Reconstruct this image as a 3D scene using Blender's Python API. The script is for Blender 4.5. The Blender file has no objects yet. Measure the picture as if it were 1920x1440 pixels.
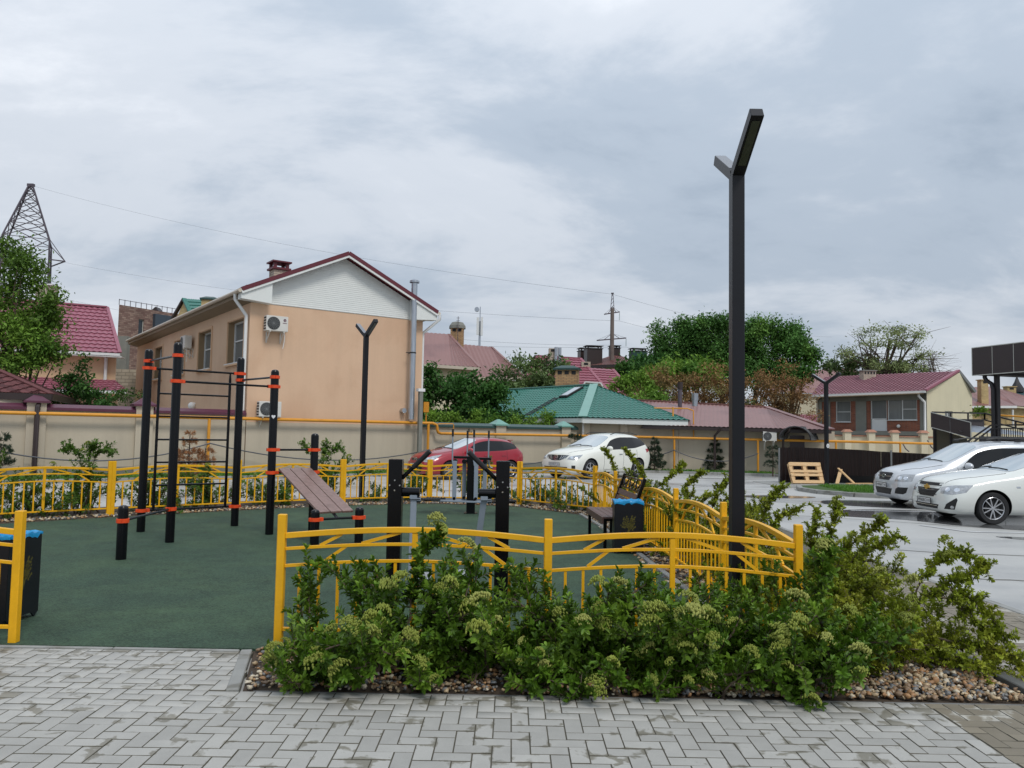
import bpy, bmesh, math, random
import numpy as np
from mathutils import Vector, Matrix
from mathutils.bvhtree import BVHTree

random.seed(7)
RNG = np.random.default_rng(11)
PI = math.pi
rad = math.radians
scene = bpy.context.scene
COL = scene.collection

# ------------------------------------------------------------------ camera
cam_d = bpy.data.cameras.new('camera')
cam = bpy.data.objects.new('camera', cam_d)
COL.objects.link(cam)
cam_d.sensor_width = 36.0
cam_d.lens = 27.56
cam_d.clip_end = 2000.0
cam_d.clip_start = 0.05
cam.matrix_world = (Matrix.Translation((0, 0, 1.65)) @ Matrix.Rotation(PI / 2 + rad(3.542), 4, 'X')
                    @ Matrix.Rotation(0.018, 4, 'Z'))
scene.camera = cam

# ------------------------------------------------------------------ sky, sun, exposure
SUN_EL, SUN_AZ = rad(52), rad(150)
wd = bpy.data.worlds.new('World')
scene.world = wd
wd.use_nodes = True
nt = wd.node_tree
nt.nodes.clear()


def NN(t, kind, **kw):
    n = t.nodes.new(kind)
    for k, v in kw.items():
        if k.startswith('i_'):
            key = k[2:]
            key = int(key) if key.isdigit() else key.replace('_', ' ')
            n.inputs[key].default_value = v
        else:
            setattr(n, k, v)
    return n


def ramp(t, stops, interp='EASE'):
    r = t.nodes.new('ShaderNodeValToRGB')
    r.color_ramp.interpolation = interp
    e = r.color_ramp.elements
    while len(e) < len(stops):
        e.new(0.5)
    for i, (p, c) in enumerate(stops):
        e[i].position = p
        e[i].color = (c[0], c[1], c[2], 1) if hasattr(c, '__len__') else (c, c, c, 1)
    return r


L = nt.links.new
sky = NN(nt, 'ShaderNodeTexSky')
sky.sky_type = 'NISHITA'
sky.sun_disc = False
sky.sun_elevation = SUN_EL
sky.sun_rotation = SUN_AZ
b1 = NN(nt, 'ShaderNodeBackground', i_Strength=0.08)
L(sky.outputs[0], b1.inputs[0])
tc = NN(nt, 'ShaderNodeTexCoord')
sep = NN(nt, 'ShaderNodeSeparateXYZ')
L(tc.outputs['Generated'], sep.inputs[0])
zc = NN(nt, 'ShaderNodeMath', operation='MAXIMUM', i_1=0.0)
L(sep.outputs[2], zc.inputs[0])
za = NN(nt, 'ShaderNodeMath', operation='ADD', i_1=0.30)
L(zc.outputs[0], za.inputs[0])
dx = NN(nt, 'ShaderNodeMath', operation='DIVIDE')
L(sep.outputs[0], dx.inputs[0]); L(za.outputs[0], dx.inputs[1])
dy = NN(nt, 'ShaderNodeMath', operation='DIVIDE')
L(sep.outputs[1], dy.inputs[0]); L(za.outputs[0], dy.inputs[1])
cmb = NN(nt, 'ShaderNodeCombineXYZ')
L(dx.outputs[0], cmb.inputs[0]); L(dy.outputs[0], cmb.inputs[1])
mp = NN(nt, 'ShaderNodeMapping')
mp.inputs['Rotation'].default_value = (0, 0, rad(-28))
mp.inputs['Scale'].default_value = (0.8, 1.15, 1)
mp.inputs['Location'].default_value = (5.02, 3.61, 3.06)
L(cmb.outputs[0], mp.inputs[0])
n1 = NN(nt, 'ShaderNodeTexNoise', i_Scale=0.62, i_Detail=6.0, i_Roughness=0.45, i_Distortion=0.5)
n2 = NN(nt, 'ShaderNodeTexNoise', i_Scale=1.9, i_Detail=10.0, i_Roughness=0.6, i_Distortion=0.2)
L(mp.outputs[0], n1.inputs['Vector']); L(mp.outputs[0], n2.inputs['Vector'])
mx = NN(nt, 'ShaderNodeMath', operation='MULTIPLY_ADD', i_1=0.46)
L(n2.outputs['Fac'], mx.inputs[0])
m1 = NN(nt, 'ShaderNodeMath', operation='MULTIPLY', i_1=0.54)
L(n1.outputs['Fac'], m1.inputs[0]); L(m1.outputs[0], mx.inputs[2])
cr = ramp(nt, [(0.36, (0.31, 0.375, 0.46)), (0.46, (0.41, 0.475, 0.56)), (0.55, (0.575, 0.62, 0.685)), (0.66, (0.77, 0.80, 0.85))])
L(mx.outputs[0], cr.inputs[0])
# an overcast sky grows lighter towards the zenith
zr = NN(nt, 'ShaderNodeMapRange')
zr.inputs['From Min'].default_value = 0.0
zr.inputs['From Max'].default_value = 1.0
zr.inputs['To Min'].default_value = 0.86
zr.inputs['To Max'].default_value = 1.62
L(zc.outputs[0], zr.inputs['Value'])
vm = NN(nt, 'ShaderNodeVectorMath', operation='SCALE')
L(cr.outputs[0], vm.inputs[0]); L(zr.outputs[0], vm.inputs['Scale'])
b2 = NN(nt, 'ShaderNodeBackground', i_Strength=1.0)
L(vm.outputs[0], b2.inputs[0])
ms = NN(nt, 'ShaderNodeMixShader', i_Fac=0.94)
L(b1.outputs[0], ms.inputs[1]); L(b2.outputs[0], ms.inputs[2])
wo = NN(nt, 'ShaderNodeOutputWorld')
L(ms.outputs[0], wo.inputs[0])

sun_d = bpy.data.lights.new('sun', 'SUN')
sun_d.energy = 1.45
sun_d.angle = rad(16)
sun_d.color = (1.0, 0.96, 0.90)
sun = bpy.data.objects.new('sun', sun_d)
COL.objects.link(sun)
sdir = Vector((math.sin(SUN_AZ) * math.cos(SUN_EL), math.cos(SUN_AZ) * math.cos(SUN_EL), math.sin(SUN_EL)))
sun.rotation_euler = sdir.to_track_quat('Z', 'Y').to_euler()

scene.view_settings.view_transform = 'Standard'
scene.view_settings.look = 'None'
scene.view_settings.exposure = 0.18
scene.view_settings.gamma = 1.0
scene.view_settings.use_curve_mapping = False
scene.render.engine = 'CYCLES'
scene.cycles.use_denoising = True
scene.cycles.max_bounces = 6
scene.cycles.diffuse_bounces = 3
scene.cycles.glossy_bounces = 3
scene.cycles.transmission_bounces = 4


# ------------------------------------------------------------------ mesh builder
def V3(p):
    return Vector(p)


class MB:
    def __init__(s):
        s.v, s.f, s.m = [], [], []

    def add(s, vs, fs, mi=0):
        o = len(s.v)
        s.v.extend([tuple(p) for p in vs])
        for f in fs:
            s.f.append(tuple(i + o for i in f))
            s.m.append(mi)
        return s

    def box(s, c, d, rz=0.0, mi=0, taper=1.0, M=None):
        hx, hy, hz = d[0] / 2, d[1] / 2, d[2] / 2
        vs = []
        R = M or Matrix.Rotation(rz, 3, 'Z')
        for z, k in ((-hz, 1.0), (hz, taper)):
            for x, y in ((-hx, -hy), (hx, -hy), (hx, hy), (-hx, hy)):
                vs.append(R @ Vector((x * k, y * k, z)) + Vector(c))
        return s.add(vs, [(3, 2, 1, 0), (4, 5, 6, 7), (0, 1, 5, 4), (1, 2, 6, 5), (2, 3, 7, 6), (3, 0, 4, 7)], mi)

    def bar(s, p, q, w, h, up=(0, 0, 1), mi=0):
        p, q = Vector(p), Vector(q)
        d = (q - p)
        ln = d.length
        d.normalize()
        u = Vector(up)
        sd = d.cross(u)
        if sd.length < 1e-4:
            sd = d.cross(Vector((1, 0, 0)))
        sd.normalize()
        u = sd.cross(d).normalized()
        M = Matrix((d, sd, u)).transposed()
        return s.box((p + q) / 2, (ln, w, h), mi=mi, M=M)

    def cyl(s, p, q, r0, r1=None, n=12, caps=True, mi=0):
        r1 = r0 if r1 is None else r1
        p, q = Vector(p), Vector(q)
        d = (q - p).normalized()
        a = d.orthogonal().normalized()
        b = d.cross(a)
        vs = []
        for c, r in ((p, r0), (q, r1)):
            for i in range(n):
                t = 2 * PI * i / n
                vs.append(c + a * (math.cos(t) * r) + b * (math.sin(t) * r))
        fs = [(i, (i + 1) % n, n + (i + 1) % n, n + i) for i in range(n)]
        if caps:
            fs.append(tuple(range(n - 1, -1, -1)))
            fs.append(tuple(range(n, 2 * n)))
        return s.add(vs, fs, mi)

    def tube(s, pts, r, n=8, mi=0, caps=True):
        pts = [Vector(p) for p in pts]
        m = len(pts)
        rs = r if hasattr(r, '__len__') else [r] * m
        d0 = (pts[1] - pts[0]).normalized()
        a = d0.orthogonal().normalized()
        vs = []
        for i, p in enumerate(pts):
            if i == 0:
                d = pts[1] - pts[0]
            elif i == m - 1:
                d = pts[-1] - pts[-2]
            else:
                d = (pts[i + 1] - p).normalized() + (p - pts[i - 1]).normalized()
            if d.length < 1e-9:
                d = d0.copy()
            d.normalize()
            a = (a - d * a.dot(d))
            if a.length < 1e-5:
                a = d.orthogonal()
            a.normalize()
            b = d.cross(a)
            for k in range(n):
                t = 2 * PI * k / n
                vs.append(p + a * (math.cos(t) * rs[i]) + b * (math.sin(t) * rs[i]))
        fs = []
        for i in range(m - 1):
            for k in range(n):
                k2 = (k + 1) % n
                fs.append((i * n + k, i * n + k2, (i + 1) * n + k2, (i + 1) * n + k))
        if caps:
            fs.append(tuple(range(n - 1, -1, -1)))
            fs.append(tuple(range((m - 1) * n, m * n)))
        return s.add(vs, fs, mi)

    def lathe(s, prof, c=(0, 0, 0), n=16, M=None, mi=0):
        vs, fs = [], []
        c = Vector(c)
        for r, z in prof:
            for k in range(n):
                t = 2 * PI * k / n
                p = Vector((r * math.cos(t), r * math.sin(t), z))
                vs.append((M @ p if M else p) + c)
        for i in range(len(prof) - 1):
            for k in range(n):
                k2 = (k + 1) % n
                fs.append((i * n + k, i * n + k2, (i + 1) * n + k2, (i + 1) * n + k))
        return s.add(vs, fs, mi)

    def prism(s, poly, d, mi=0):
        """poly: planar 3D outline; d: extrusion vector"""
        n = len(poly)
        d = Vector(d)
        vs = [Vector(p) for p in poly] + [Vector(p) + d for p in poly]
        nrm = Vector((0, 0, 0))
        for i in range(n):
            nrm += Vector(poly[i]).cross(Vector(poly[(i + 1) % n]))
        a, b = tuple(range(n)), tuple(range(2 * n - 1, n - 1, -1))
        fs = [(i, i + n, (i + 1) % n + n, (i + 1) % n) for i in range(n)]
        fs += [a, b]
        if nrm.dot(d) > 0:
            fs = [f[::-1] for f in fs]
        return s.add(vs, fs, mi)

    def quad(s, a, b, c, d, mi=0):
        return s.add([a, b, c, d], [(0, 1, 2, 3)], mi)

    def ball(s, c, r, n=10, m=6, sq=(1, 1, 1), mi=0):
        vs, fs = [], []
        for i in range(m + 1):
            ph = PI * i / m
            for k in range(n):
                t = 2 * PI * k / n
                vs.append((c[0] + sq[0] * r * math.sin(ph) * math.cos(t), c[1] + sq[1] * r * math.sin(ph) * math.sin(t), c[2] + sq[2] * r * math.cos(ph)))
        for i in range(m):
            for k in range(n):
                k2 = (k + 1) % n
                fs.append((i * n + k, (i + 1) * n + k, (i + 1) * n + k2, i * n + k2))
        return s.add(vs, fs, mi)

    def mesh(s, name, mats, smooth=30, bevel=0.0, weld=False):
        me = bpy.data.meshes.new(name)
        me.from_pydata(s.v, [], s.f)
        for m in (mats if isinstance(mats, (list, tuple)) else [mats]):
            me.materials.append(m)
        if any(s.m):
            me.polygons.foreach_set('material_index', s.m)
        if bevel or weld:
            bm = bmesh.new()
            bm.from_mesh(me)
            if weld:
                bmesh.ops.remove_doubles(bm, verts=bm.verts, dist=1e-5)
            if bevel:
                es = [e for e in bm.edges if len(e.link_faces) == 2 and e.calc_face_angle(0) > rad(35)]
                bmesh.ops.bevel(bm, geom=es, offset=bevel, segments=1, affect='EDGES', clamp_overlap=True)
            bm.to_mesh(me)
            bm.free()
        if smooth:
            me.polygons.foreach_set('use_smooth', [True] * len(me.polygons))
            me.set_sharp_from_angle(angle=rad(smooth))
        me.update()
        return me

    def sweep(s, pts, w, h, mi=0):
        """rectangular bar bent along points in the local xz plane: w across (y), h high (z)"""
        n = len(pts)
        vs = []
        for p in pts:
            for dy, dz in ((-w / 2, -h / 2), (w / 2, -h / 2), (w / 2, h / 2), (-w / 2, h / 2)):
                vs.append((p[0], p[1] + dy, p[2] + dz))
        fs = []
        for i in range(n - 1):
            for k in range(4):
                k2 = (k + 1) % 4
                fs.append((i * 4 + k, (i + 1) * 4 + k, (i + 1) * 4 + k2, i * 4 + k2))
        fs += [(0, 1, 2, 3), (4 * n - 1, 4 * n - 2, 4 * n - 3, 4 * n - 4)]
        return s.add(vs, fs, mi)

    def build(s, name, mats, parent=None, smooth=30, bevel=0.0, loc=None, label=None, w=False):
        if w and parent is not None:      # corners were given in world metres: bring them to the thing's own base
            Mi = (Matrix.Translation(parent.location) @ Matrix.Rotation(parent.rotation_euler.z, 4, 'Z')).inverted()
            g = parent.parent
            if g is not None:
                Mi = Mi @ (Matrix.Translation(g.location) @ Matrix.Rotation(g.rotation_euler.z, 4, 'Z')).inverted()
            s.v = [tuple(Mi @ Vector(p)) for p in s.v]
        return link(name, s.mesh(name, mats, smooth, bevel), parent, loc, label=label)


def link(name, me, parent=None, loc=None, rz=None, label=None):
    o = bpy.data.objects.new(name, me)
    COL.objects.link(o)
    if parent is not None:
        o.parent = parent
    if loc is not None:
        o.location = loc
    if rz is not None:
        o.rotation_euler = (0, 0, rz)
    if label:
        o['label'] = label
    return o


def tag(o, label, cat, group=None):
    o['label'] = label
    o['category'] = cat
    if group:
        o['group'] = group
    return o


def thing(name, label, cat, loc=(0, 0, 0), rz=0.0, group=None):
    o = link(name, None, None, loc, rz)
    o.empty_display_size = 0.2
    return tag(o, label, cat, group)


def kind(o, k):
    o['kind'] = k
    return o


KIDS = {}


def copy_tree(o, kids, loc=None, rz=None, label=None, parent=None):
    """a copy of a thing with copies of its parts and their sub-parts; kids: children by parent name"""
    c = o.copy()
    COL.objects.link(c)
    if parent is not None:
        c.parent = parent
    if loc is not None:
        c.location = loc
    if rz is not None:
        c.rotation_euler = (0, 0, rz)
    if label:
        c['label'] = label
    for ch in kids.get(o.name, ()):
        copy_tree(ch, kids, parent=c)
    return c


def kids_of(o):
    d = {}
    st = [o]
    while st:
        p = st.pop()
        d[p.name] = list(p.children)
        st.extend(p.children)
    return d


def np_mesh(name, V, F, mats, mi=None, smooth=False, attr=None):
    """V (n,3), F (m,k) of equal-sided faces"""
    V = np.asarray(V, np.float32)
    F = np.asarray(F, np.int32)
    me = bpy.data.meshes.new(name)
    me.vertices.add(len(V))
    me.vertices.foreach_set('co', V.ravel())
    k = F.shape[1]
    me.loops.add(F.size)
    me.loops.foreach_set('vertex_index', F.ravel())
    me.polygons.add(len(F))
    me.polygons.foreach_set('loop_start', np.arange(0, F.size, k, dtype=np.int32))
    for m in (mats if isinstance(mats, (list, tuple)) else [mats]):
        me.materials.append(m)
    if mi is not None:
        me.polygons.foreach_set('material_index', np.asarray(mi, np.int32))
    if smooth:
        me.polygons.foreach_set('use_smooth', np.ones(len(F), bool))
    if attr is not None:
        a = me.attributes.new('tone', 'FLOAT', 'FACE')
        a.data.foreach_set('value', np.asarray(attr, np.float32))
    me.update(calc_edges=True)
    return me


# ------------------------------------------------------------------ materials
MATS = {}


def srgb(r, g, b):
    f = lambda c: (c / 255 / 12.92) if c / 255 <= 0.04045 else ((c / 255 + 0.055) / 1.055) ** 2.4
    return (f(r), f(g), f(b))


def mat(name, col, rough=0.6, metal=0.0, var=0.12, vscale=2.0, bump=0.0, bscale=60.0, spec=0.5, coat=0.0,
        col2=None, c2scale=1.0, c2lo=0.5, c2hi=0.65, rvar=0.0, emis=None, trans=0.0, tone=0.0, rnd=0.0, stretch=(1, 1, 1), fine=None, edge=0.0, streak=0.0, scuff=None):
    """procedural material: base colour with broad and fine noise, an optional second colour in patches, relief by bump"""
    m = bpy.data.materials.new(name)
    m.use_nodes = True
    t = m.node_tree
    p = t.nodes['Principled BSDF']
    out = t.nodes['Material Output']
    lk = t.links.new
    geo = NN(t, 'ShaderNodeNewGeometry')
    mpn = NN(t, 'ShaderNodeMapping')
    mpn.inputs['Scale'].default_value = stretch
    lk(geo.outputs['Position'], mpn.inputs[0])
    pos = mpn.outputs[0]
    no = NN(t, 'ShaderNodeTexNoise', i_Scale=vscale, i_Detail=6.0, i_Roughness=0.62)
    lk(pos, no.inputs['Vector'])
    mr = NN(t, 'ShaderNodeMapRange')
    mr.inputs['From Min'].default_value = 0.25
    mr.inputs['From Max'].default_value = 0.75
    mr.inputs['To Min'].default_value = 1 - var
    mr.inputs['To Max'].default_value = 1 + var
    lk(no.outputs['Fac'], mr.inputs['Value'])
    val = mr.outputs[0]
    if fine:
        nf = NN(t, 'ShaderNodeTexNoise', i_Scale=fine[0], i_Detail=3.0, i_Roughness=0.7)
        lk(geo.outputs['Position'], nf.inputs['Vector'])
        sf_ = NN(t, 'ShaderNodeMath', operation='SUBTRACT', i_1=0.5)
        lk(nf.outputs['Fac'], sf_.inputs[0])
        mf = NN(t, 'ShaderNodeMath', operation='MULTIPLY_ADD', i_1=fine[1] * 2)
        lk(sf_.outputs[0], mf.inputs[0]); lk(val, mf.inputs[2])
        val = mf.outputs[0]
    if streak:      # rain streaks and uneven weathering, drawn out downwards
        ms2 = NN(t, 'ShaderNodeMapping')
        ms2.inputs['Scale'].default_value = (3.2, 3.2, 0.22)
        lk(geo.outputs['Position'], ms2.inputs[0])
        ns2 = NN(t, 'ShaderNodeTexNoise', i_Scale=1.0, i_Detail=7.0, i_Roughness=0.65)
        lk(ms2.outputs[0], ns2.inputs['Vector'])
        rs2 = ramp(t, [(0.42, 0.0), (0.75, 1.0)], 'LINEAR')
        lk(ns2.outputs['Fac'], rs2.inputs[0])
        mf2 = NN(t, 'ShaderNodeMath', operation='MULTIPLY_ADD', i_1=-streak)
        lk(rs2.outputs[0], mf2.inputs[0]); lk(val, mf2.inputs[2])
        val = mf2.outputs[0]
    if scuff:       # thin scratches along the zero lines of a noise
        nq = NN(t, 'ShaderNodeTexNoise', i_Scale=scuff[0], i_Detail=5.0, i_Roughness=0.55, i_Distortion=0.6)
        lk(geo.outputs['Position'], nq.inputs['Vector'])
        q1 = NN(t, 'ShaderNodeMath', operation='SUBTRACT', i_1=0.5)
        lk(nq.outputs['Fac'], q1.inputs[0])
        q2 = NN(t, 'ShaderNodeMath', operation='ABSOLUTE')
        lk(q1.outputs[0], q2.inputs[0])
        q3 = NN(t, 'ShaderNodeMapRange')
        q3.inputs['From Min'].default_value = 0.0
        q3.inputs['From Max'].default_value = scuff[1]
        q3.inputs['To Min'].default_value = -scuff[2]
        q3.inputs['To Max'].default_value = 0.0
        lk(q2.outputs[0], q3.inputs['Value'])
        nm2 = NN(t, 'ShaderNodeTexNoise', i_Scale=0.8, i_Detail=2.0)
        lk(geo.outputs['Position'], nm2.inputs['Vector'])
        rm2 = ramp(t, [(0.5, 0.0), (0.62, 1.0)], 'LINEAR')
        lk(nm2.outputs['Fac'], rm2.inputs[0])
        q4 = NN(t, 'ShaderNodeMath', operation='MULTIPLY_ADD')
        lk(q3.outputs[0], q4.inputs[0]); lk(rm2.outputs[0], q4.inputs[1]); lk(val, q4.inputs[2])
        val = q4.outputs[0]
    if tone:
        at = NN(t, 'ShaderNodeAttribute', attribute_name='tone')
        ma = NN(t, 'ShaderNodeMath', operation='MULTIPLY_ADD', i_1=tone)
        lk(at.outputs['Fac'], ma.inputs[0]); lk(val, ma.inputs[2])
        val = ma.outputs[0]
    if rnd:
        oi = NN(t, 'ShaderNodeObjectInfo')
        s1 = NN(t, 'ShaderNodeMath', operation='SUBTRACT', i_1=0.5)
        lk(oi.outputs['Random'], s1.inputs[0])
        ma = NN(t, 'ShaderNodeMath', operation='MULTIPLY_ADD', i_1=rnd)
        lk(s1.outputs[0], ma.inputs[0]); lk(val, ma.inputs[2])
        val = ma.outputs[0]
    base = NN(t, 'ShaderNodeRGB')
    base.outputs[0].default_value = (*col, 1)
    csock = base.outputs[0]
    fac2 = None
    if col2 is not None:
        n2 = NN(t, 'ShaderNodeTexNoise', i_Scale=c2scale, i_Detail=8.0, i_Roughness=0.6, i_Distortion=0.4)
        lk(pos, n2.inputs['Vector'])
        r2 = ramp(t, [(c2lo, 0.0), (c2hi, 1.0)], 'LINEAR')
        st = n2.outputs['Fac']
        if edge:
            oi2 = NN(t, 'ShaderNodeObjectInfo')
            at2 = NN(t, 'ShaderNodeAttribute', attribute_name='tone')
            a1 = NN(t, 'ShaderNodeMath', operation='ADD', i_1=-0.5)
            lk(oi2.outputs['Random'], a1.inputs[0])
            a2 = NN(t, 'ShaderNodeMath', operation='ADD')
            lk(a1.outputs[0], a2.inputs[0]); lk(at2.outputs['Fac'], a2.inputs[1])
            a3 = NN(t, 'ShaderNodeMath', operation='MULTIPLY_ADD', i_1=edge)
            lk(a2.outputs[0], a3.inputs[0]); lk(st, a3.inputs[2])
            tcg = NN(t, 'ShaderNodeTexCoord')
            sg = NN(t, 'ShaderNodeSeparateXYZ')
            lk(tcg.outputs['Generated'], sg.inputs[0])
            prev = None
            for ax in (0, 1):
                pp = NN(t, 'ShaderNodeMath', operation='PINGPONG', i_1=0.5)
                lk(sg.outputs[ax], pp.inputs[0])
                if prev is None:
                    prev = pp.outputs[0]
                else:
                    mn = NN(t, 'ShaderNodeMath', operation='MINIMUM')
                    lk(prev, mn.inputs[0]); lk(pp.outputs[0], mn.inputs[1])
                    prev = mn.outputs[0]
            er = NN(t, 'ShaderNodeMapRange')
            er.inputs['From Min'].default_value = 0.0
            er.inputs['From Max'].default_value = 0.16
            er.inputs['To Min'].default_value = 0.07
            er.inputs['To Max'].default_value = 0.0
            lk(prev, er.inputs['Value'])
            a4 = NN(t, 'ShaderNodeMath', operation='ADD')
            lk(a3.outputs[0], a4.inputs[0]); lk(er.outputs[0], a4.inputs[1])
            st = a4.outputs[0]
        lk(st, r2.inputs[0])
        mxn = NN(t, 'ShaderNodeMixRGB')
        mxn.inputs[2].default_value = (*col2, 1)
        lk(r2.outputs[0], mxn.inputs[0]); lk(csock, mxn.inputs[1])
        csock = mxn.outputs[0]
        fac2 = r2.outputs[0]
    sc = NN(t, 'ShaderNodeVectorMath', operation='SCALE')
    lk(csock, sc.inputs[0]); lk(val, sc.inputs['Scale'])
    lk(sc.outputs[0], p.inputs['Base Color'])
    p.inputs['Roughness'].default_value = rough
    if rvar:
        rr = NN(t, 'ShaderNodeMath', operation='MULTIPLY_ADD', i_1=rvar, i_2=rough)
        lk(fac2 if fac2 is not None else no.outputs['Fac'], rr.inputs[0])
        lk(rr.outputs[0], p.inputs['Roughness'])
    p.inputs['Metallic'].default_value = metal
    p.inputs['Specular IOR Level'].default_value = spec
    p.inputs['Coat Weight'].default_value = coat
    p.inputs['Coat Roughness'].default_value = 0.04
    if bump:
        nb = NN(t, 'ShaderNodeTexNoise', i_Scale=bscale, i_Detail=4.0, i_Roughness=0.6)
        lk(pos, nb.inputs['Vector'])
        bp = NN(t, 'ShaderNodeBump', i_Strength=min(1.0, bump), i_Distance=0.01)
        lk(nb.outputs['Fac'], bp.inputs['Height'])
        lk(bp.outputs[0], p.inputs['Normal'])
    if trans:
        tr = NN(t, 'ShaderNodeBsdfTranslucent')
        lk(sc.outputs[0], tr.inputs[0])
        mxs = NN(t, 'ShaderNodeMixShader', i_Fac=trans)
        lk(p.outputs[0], mxs.inputs[1]); lk(tr.outputs[0], mxs.inputs[2])
        lk(mxs.outputs[0], out.inputs[0])
    MATS[name] = m
    return m


def brick_mat(name, c1, c2, mortar, w=0.25, h=0.075, axis='xz', rot=0.0, msize=0.012, var=0.25):
    m = mat(name, c1, rough=0.85, var=var, vscale=1.3)
    t = m.node_tree
    lk = t.links.new
    p = t.nodes['Principled BSDF']
    geo = NN(t, 'ShaderNodeNewGeometry')
    mr = NN(t, 'ShaderNodeMapping')
    mr.inputs['Rotation'].default_value = (0, 0, -rot)
    lk(geo.outputs['Position'], mr.inputs[0])
    sp = NN(t, 'ShaderNodeSeparateXYZ')
    lk(mr.outputs[0], sp.inputs[0])
    cb = NN(t, 'ShaderNodeCombineXYZ')
    a = NN(t, 'ShaderNodeMath', operation='ADD')
    lk(sp.outputs[0], a.inputs[0]); lk(sp.outputs[1], a.inputs[1])
    lk(a.outputs[0], cb.inputs[0]); lk(sp.outputs[2], cb.inputs[1])
    br = NN(t, 'ShaderNodeTexBrick', i_Scale=1.0, i_Mortar_Size=msize, i_Mortar_Smooth=0.1, i_Bias=0.0, i_Brick_Width=w, i_Row_Height=h)
    br.inputs['Color1'].default_value = (*c1, 1)
    br.inputs['Color2'].default_value = (*c2, 1)
    br.inputs['Mortar'].default_value = (*mortar, 1)
    lk(cb.outputs[0], br.inputs['Vector'])
    sc = [n for n in t.nodes if n.bl_idname == 'ShaderNodeVectorMath'][0]
    lk(br.outputs['Color'], sc.inputs[0])
    bp = NN(t, 'ShaderNodeBump', i_Strength=0.5, i_Distance=0.008)
    bp.invert = True
    lk(br.outputs['Fac'], bp.inputs['Height'])
    lk(bp.outputs[0], p.inputs['Normal'])
    return m


def wood_mat(name, c1, c2, rough=0.5, scale=6.0, stretch=(1, 8, 8)):
    m = mat(name, c1, rough=rough, var=0.2, vscale=scale, col2=c2, c2scale=scale, c2lo=0.4, c2hi=0.62, bump=0.3, bscale=40, stretch=stretch)
    return m


M_YEL = mat('yellow_paint', srgb(232, 172, 14), rough=0.42, var=0.10, vscale=6, bump=0.08, bscale=90, col2=srgb(190, 120, 20), c2scale=5, c2lo=0.66, c2hi=0.85, fine=(40, .08))
M_YPIPE = mat('gas_pipe_paint', srgb(214, 146, 40), rough=0.5, var=0.1, vscale=3, col2=srgb(190, 118, 40), c2scale=2, c2lo=0.58, c2hi=0.75)
M_BLK = mat('black_powder_coat', (0.002, 0.0021, 0.0034), rough=0.26, spec=0.32, var=0.2, vscale=9, bump=0.03, bscale=140)
M_LAMP = mat('lamp_post_paint', (0.005, 0.0054, 0.0085), rough=0.42, spec=0.35, var=0.2, vscale=4, bump=0.05, bscale=120)
M_LAMPSKY = mat('lamp_skylit_top', (0.22, 0.23, 0.25), rough=0.4, var=0.1)  # paler grey: the sky's light on the arm tops put into the colour
M_LENS = mat('lamp_lens', (0.05, 0.055, 0.04), rough=0.25, var=0.15, vscale=20)
M_ORG = mat('orange_clamp', srgb(226, 74, 24), rough=0.45, var=0.08, vscale=12)
M_GREY = mat('grey_painted_steel', srgb(136, 146, 158), rough=0.4, var=0.06, vscale=8)
M_CHROME = mat('chrome_steel', (0.62, 0.63, 0.64), rough=0.16, metal=1.0, var=0.05)
M_ZINC = mat('galvanised_steel', (0.48, 0.50, 0.53), rough=0.28, metal=0.9, var=0.2, vscale=3, stretch=(4, 4, 0.6))
M_RUB = mat('black_rubber_grip', (0.012, 0.012, 0.014), rough=0.65, var=0.2, vscale=30)
M_DECK = wood_mat('brown_deck_board', srgb(146, 118, 110), srgb(112, 88, 80), rough=0.42)
M_BENCHW = wood_mat('bench_slat_wood', srgb(104, 76, 68), srgb(78, 56, 50), rough=0.5)
M_PALLET = wood_mat('pallet_wood', srgb(222, 188, 142), srgb(196, 156, 108), rough=0.7)
M_BIN = mat('bin_black_panel', (0.006, 0.007, 0.011), rough=0.35, var=0.2, vscale=5)
M_BINGOLD = mat('bin_cutout_gold', srgb(84, 78, 24), rough=0.6, var=0.25, vscale=20)
M_BAG = mat('blue_bag_plastic', srgb(36, 152, 210), rough=0.25, var=0.2, vscale=9, bump=0.4, bscale=25, trans=0.15)
M_WHITE = mat('white_sticker', srgb(225, 225, 228), rough=0.5, var=0.03)
M_GRN = mat('green_rubber_paving', srgb(52, 73, 57), rough=0.82, var=0.24, vscale=3.2, col2=srgb(64, 85, 62), c2scale=0.9, c2lo=0.42, c2hi=0.7, bump=0.9, bscale=70, spec=0.35, fine=(52, 1.3), scuff=(1.3, .012, .35))
M_PAVER = mat('grey_concrete_paver', srgb(164, 162, 156), rough=0.72, var=0.10, vscale=5, col2=srgb(122, 118, 107), c2scale=5.0, c2lo=0.60, c2hi=0.65, bump=0.25, bscale=150, tone=0.16, rnd=0.22, rvar=-0.25, fine=(160, .16), edge=0.07)
M_PAVER2 = mat('tan_concrete_paver', srgb(126, 117, 100), rough=0.55, var=0.12, vscale=5, col2=srgb(176, 172, 162), c2scale=2.6, c2lo=0.60, c2hi=0.66, bump=0.25, bscale=150, tone=0.2, rnd=0.24, fine=(160, .16), edge=0.12)
M_JOINT = mat('paver_joint_sand', srgb(96, 92, 80), rough=0.9, var=0.25, vscale=9, bump=0.5, bscale=120)
M_KERB = mat('kerb_concrete', srgb(146, 146, 142), rough=0.7, var=0.14, vscale=4, col2=srgb(118, 116, 108), c2scale=3, bump=0.3, bscale=90)
M_KERBD = mat('kerb_wet_concrete', srgb(96, 96, 94), rough=0.45, var=0.2, vscale=4, col2=srgb(66, 66, 64), c2scale=2, bump=0.3, bscale=90)
M_SOIL = mat('bed_soil', srgb(70, 58, 46), rough=0.95, var=0.3, vscale=8, bump=0.8, bscale=30)
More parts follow.
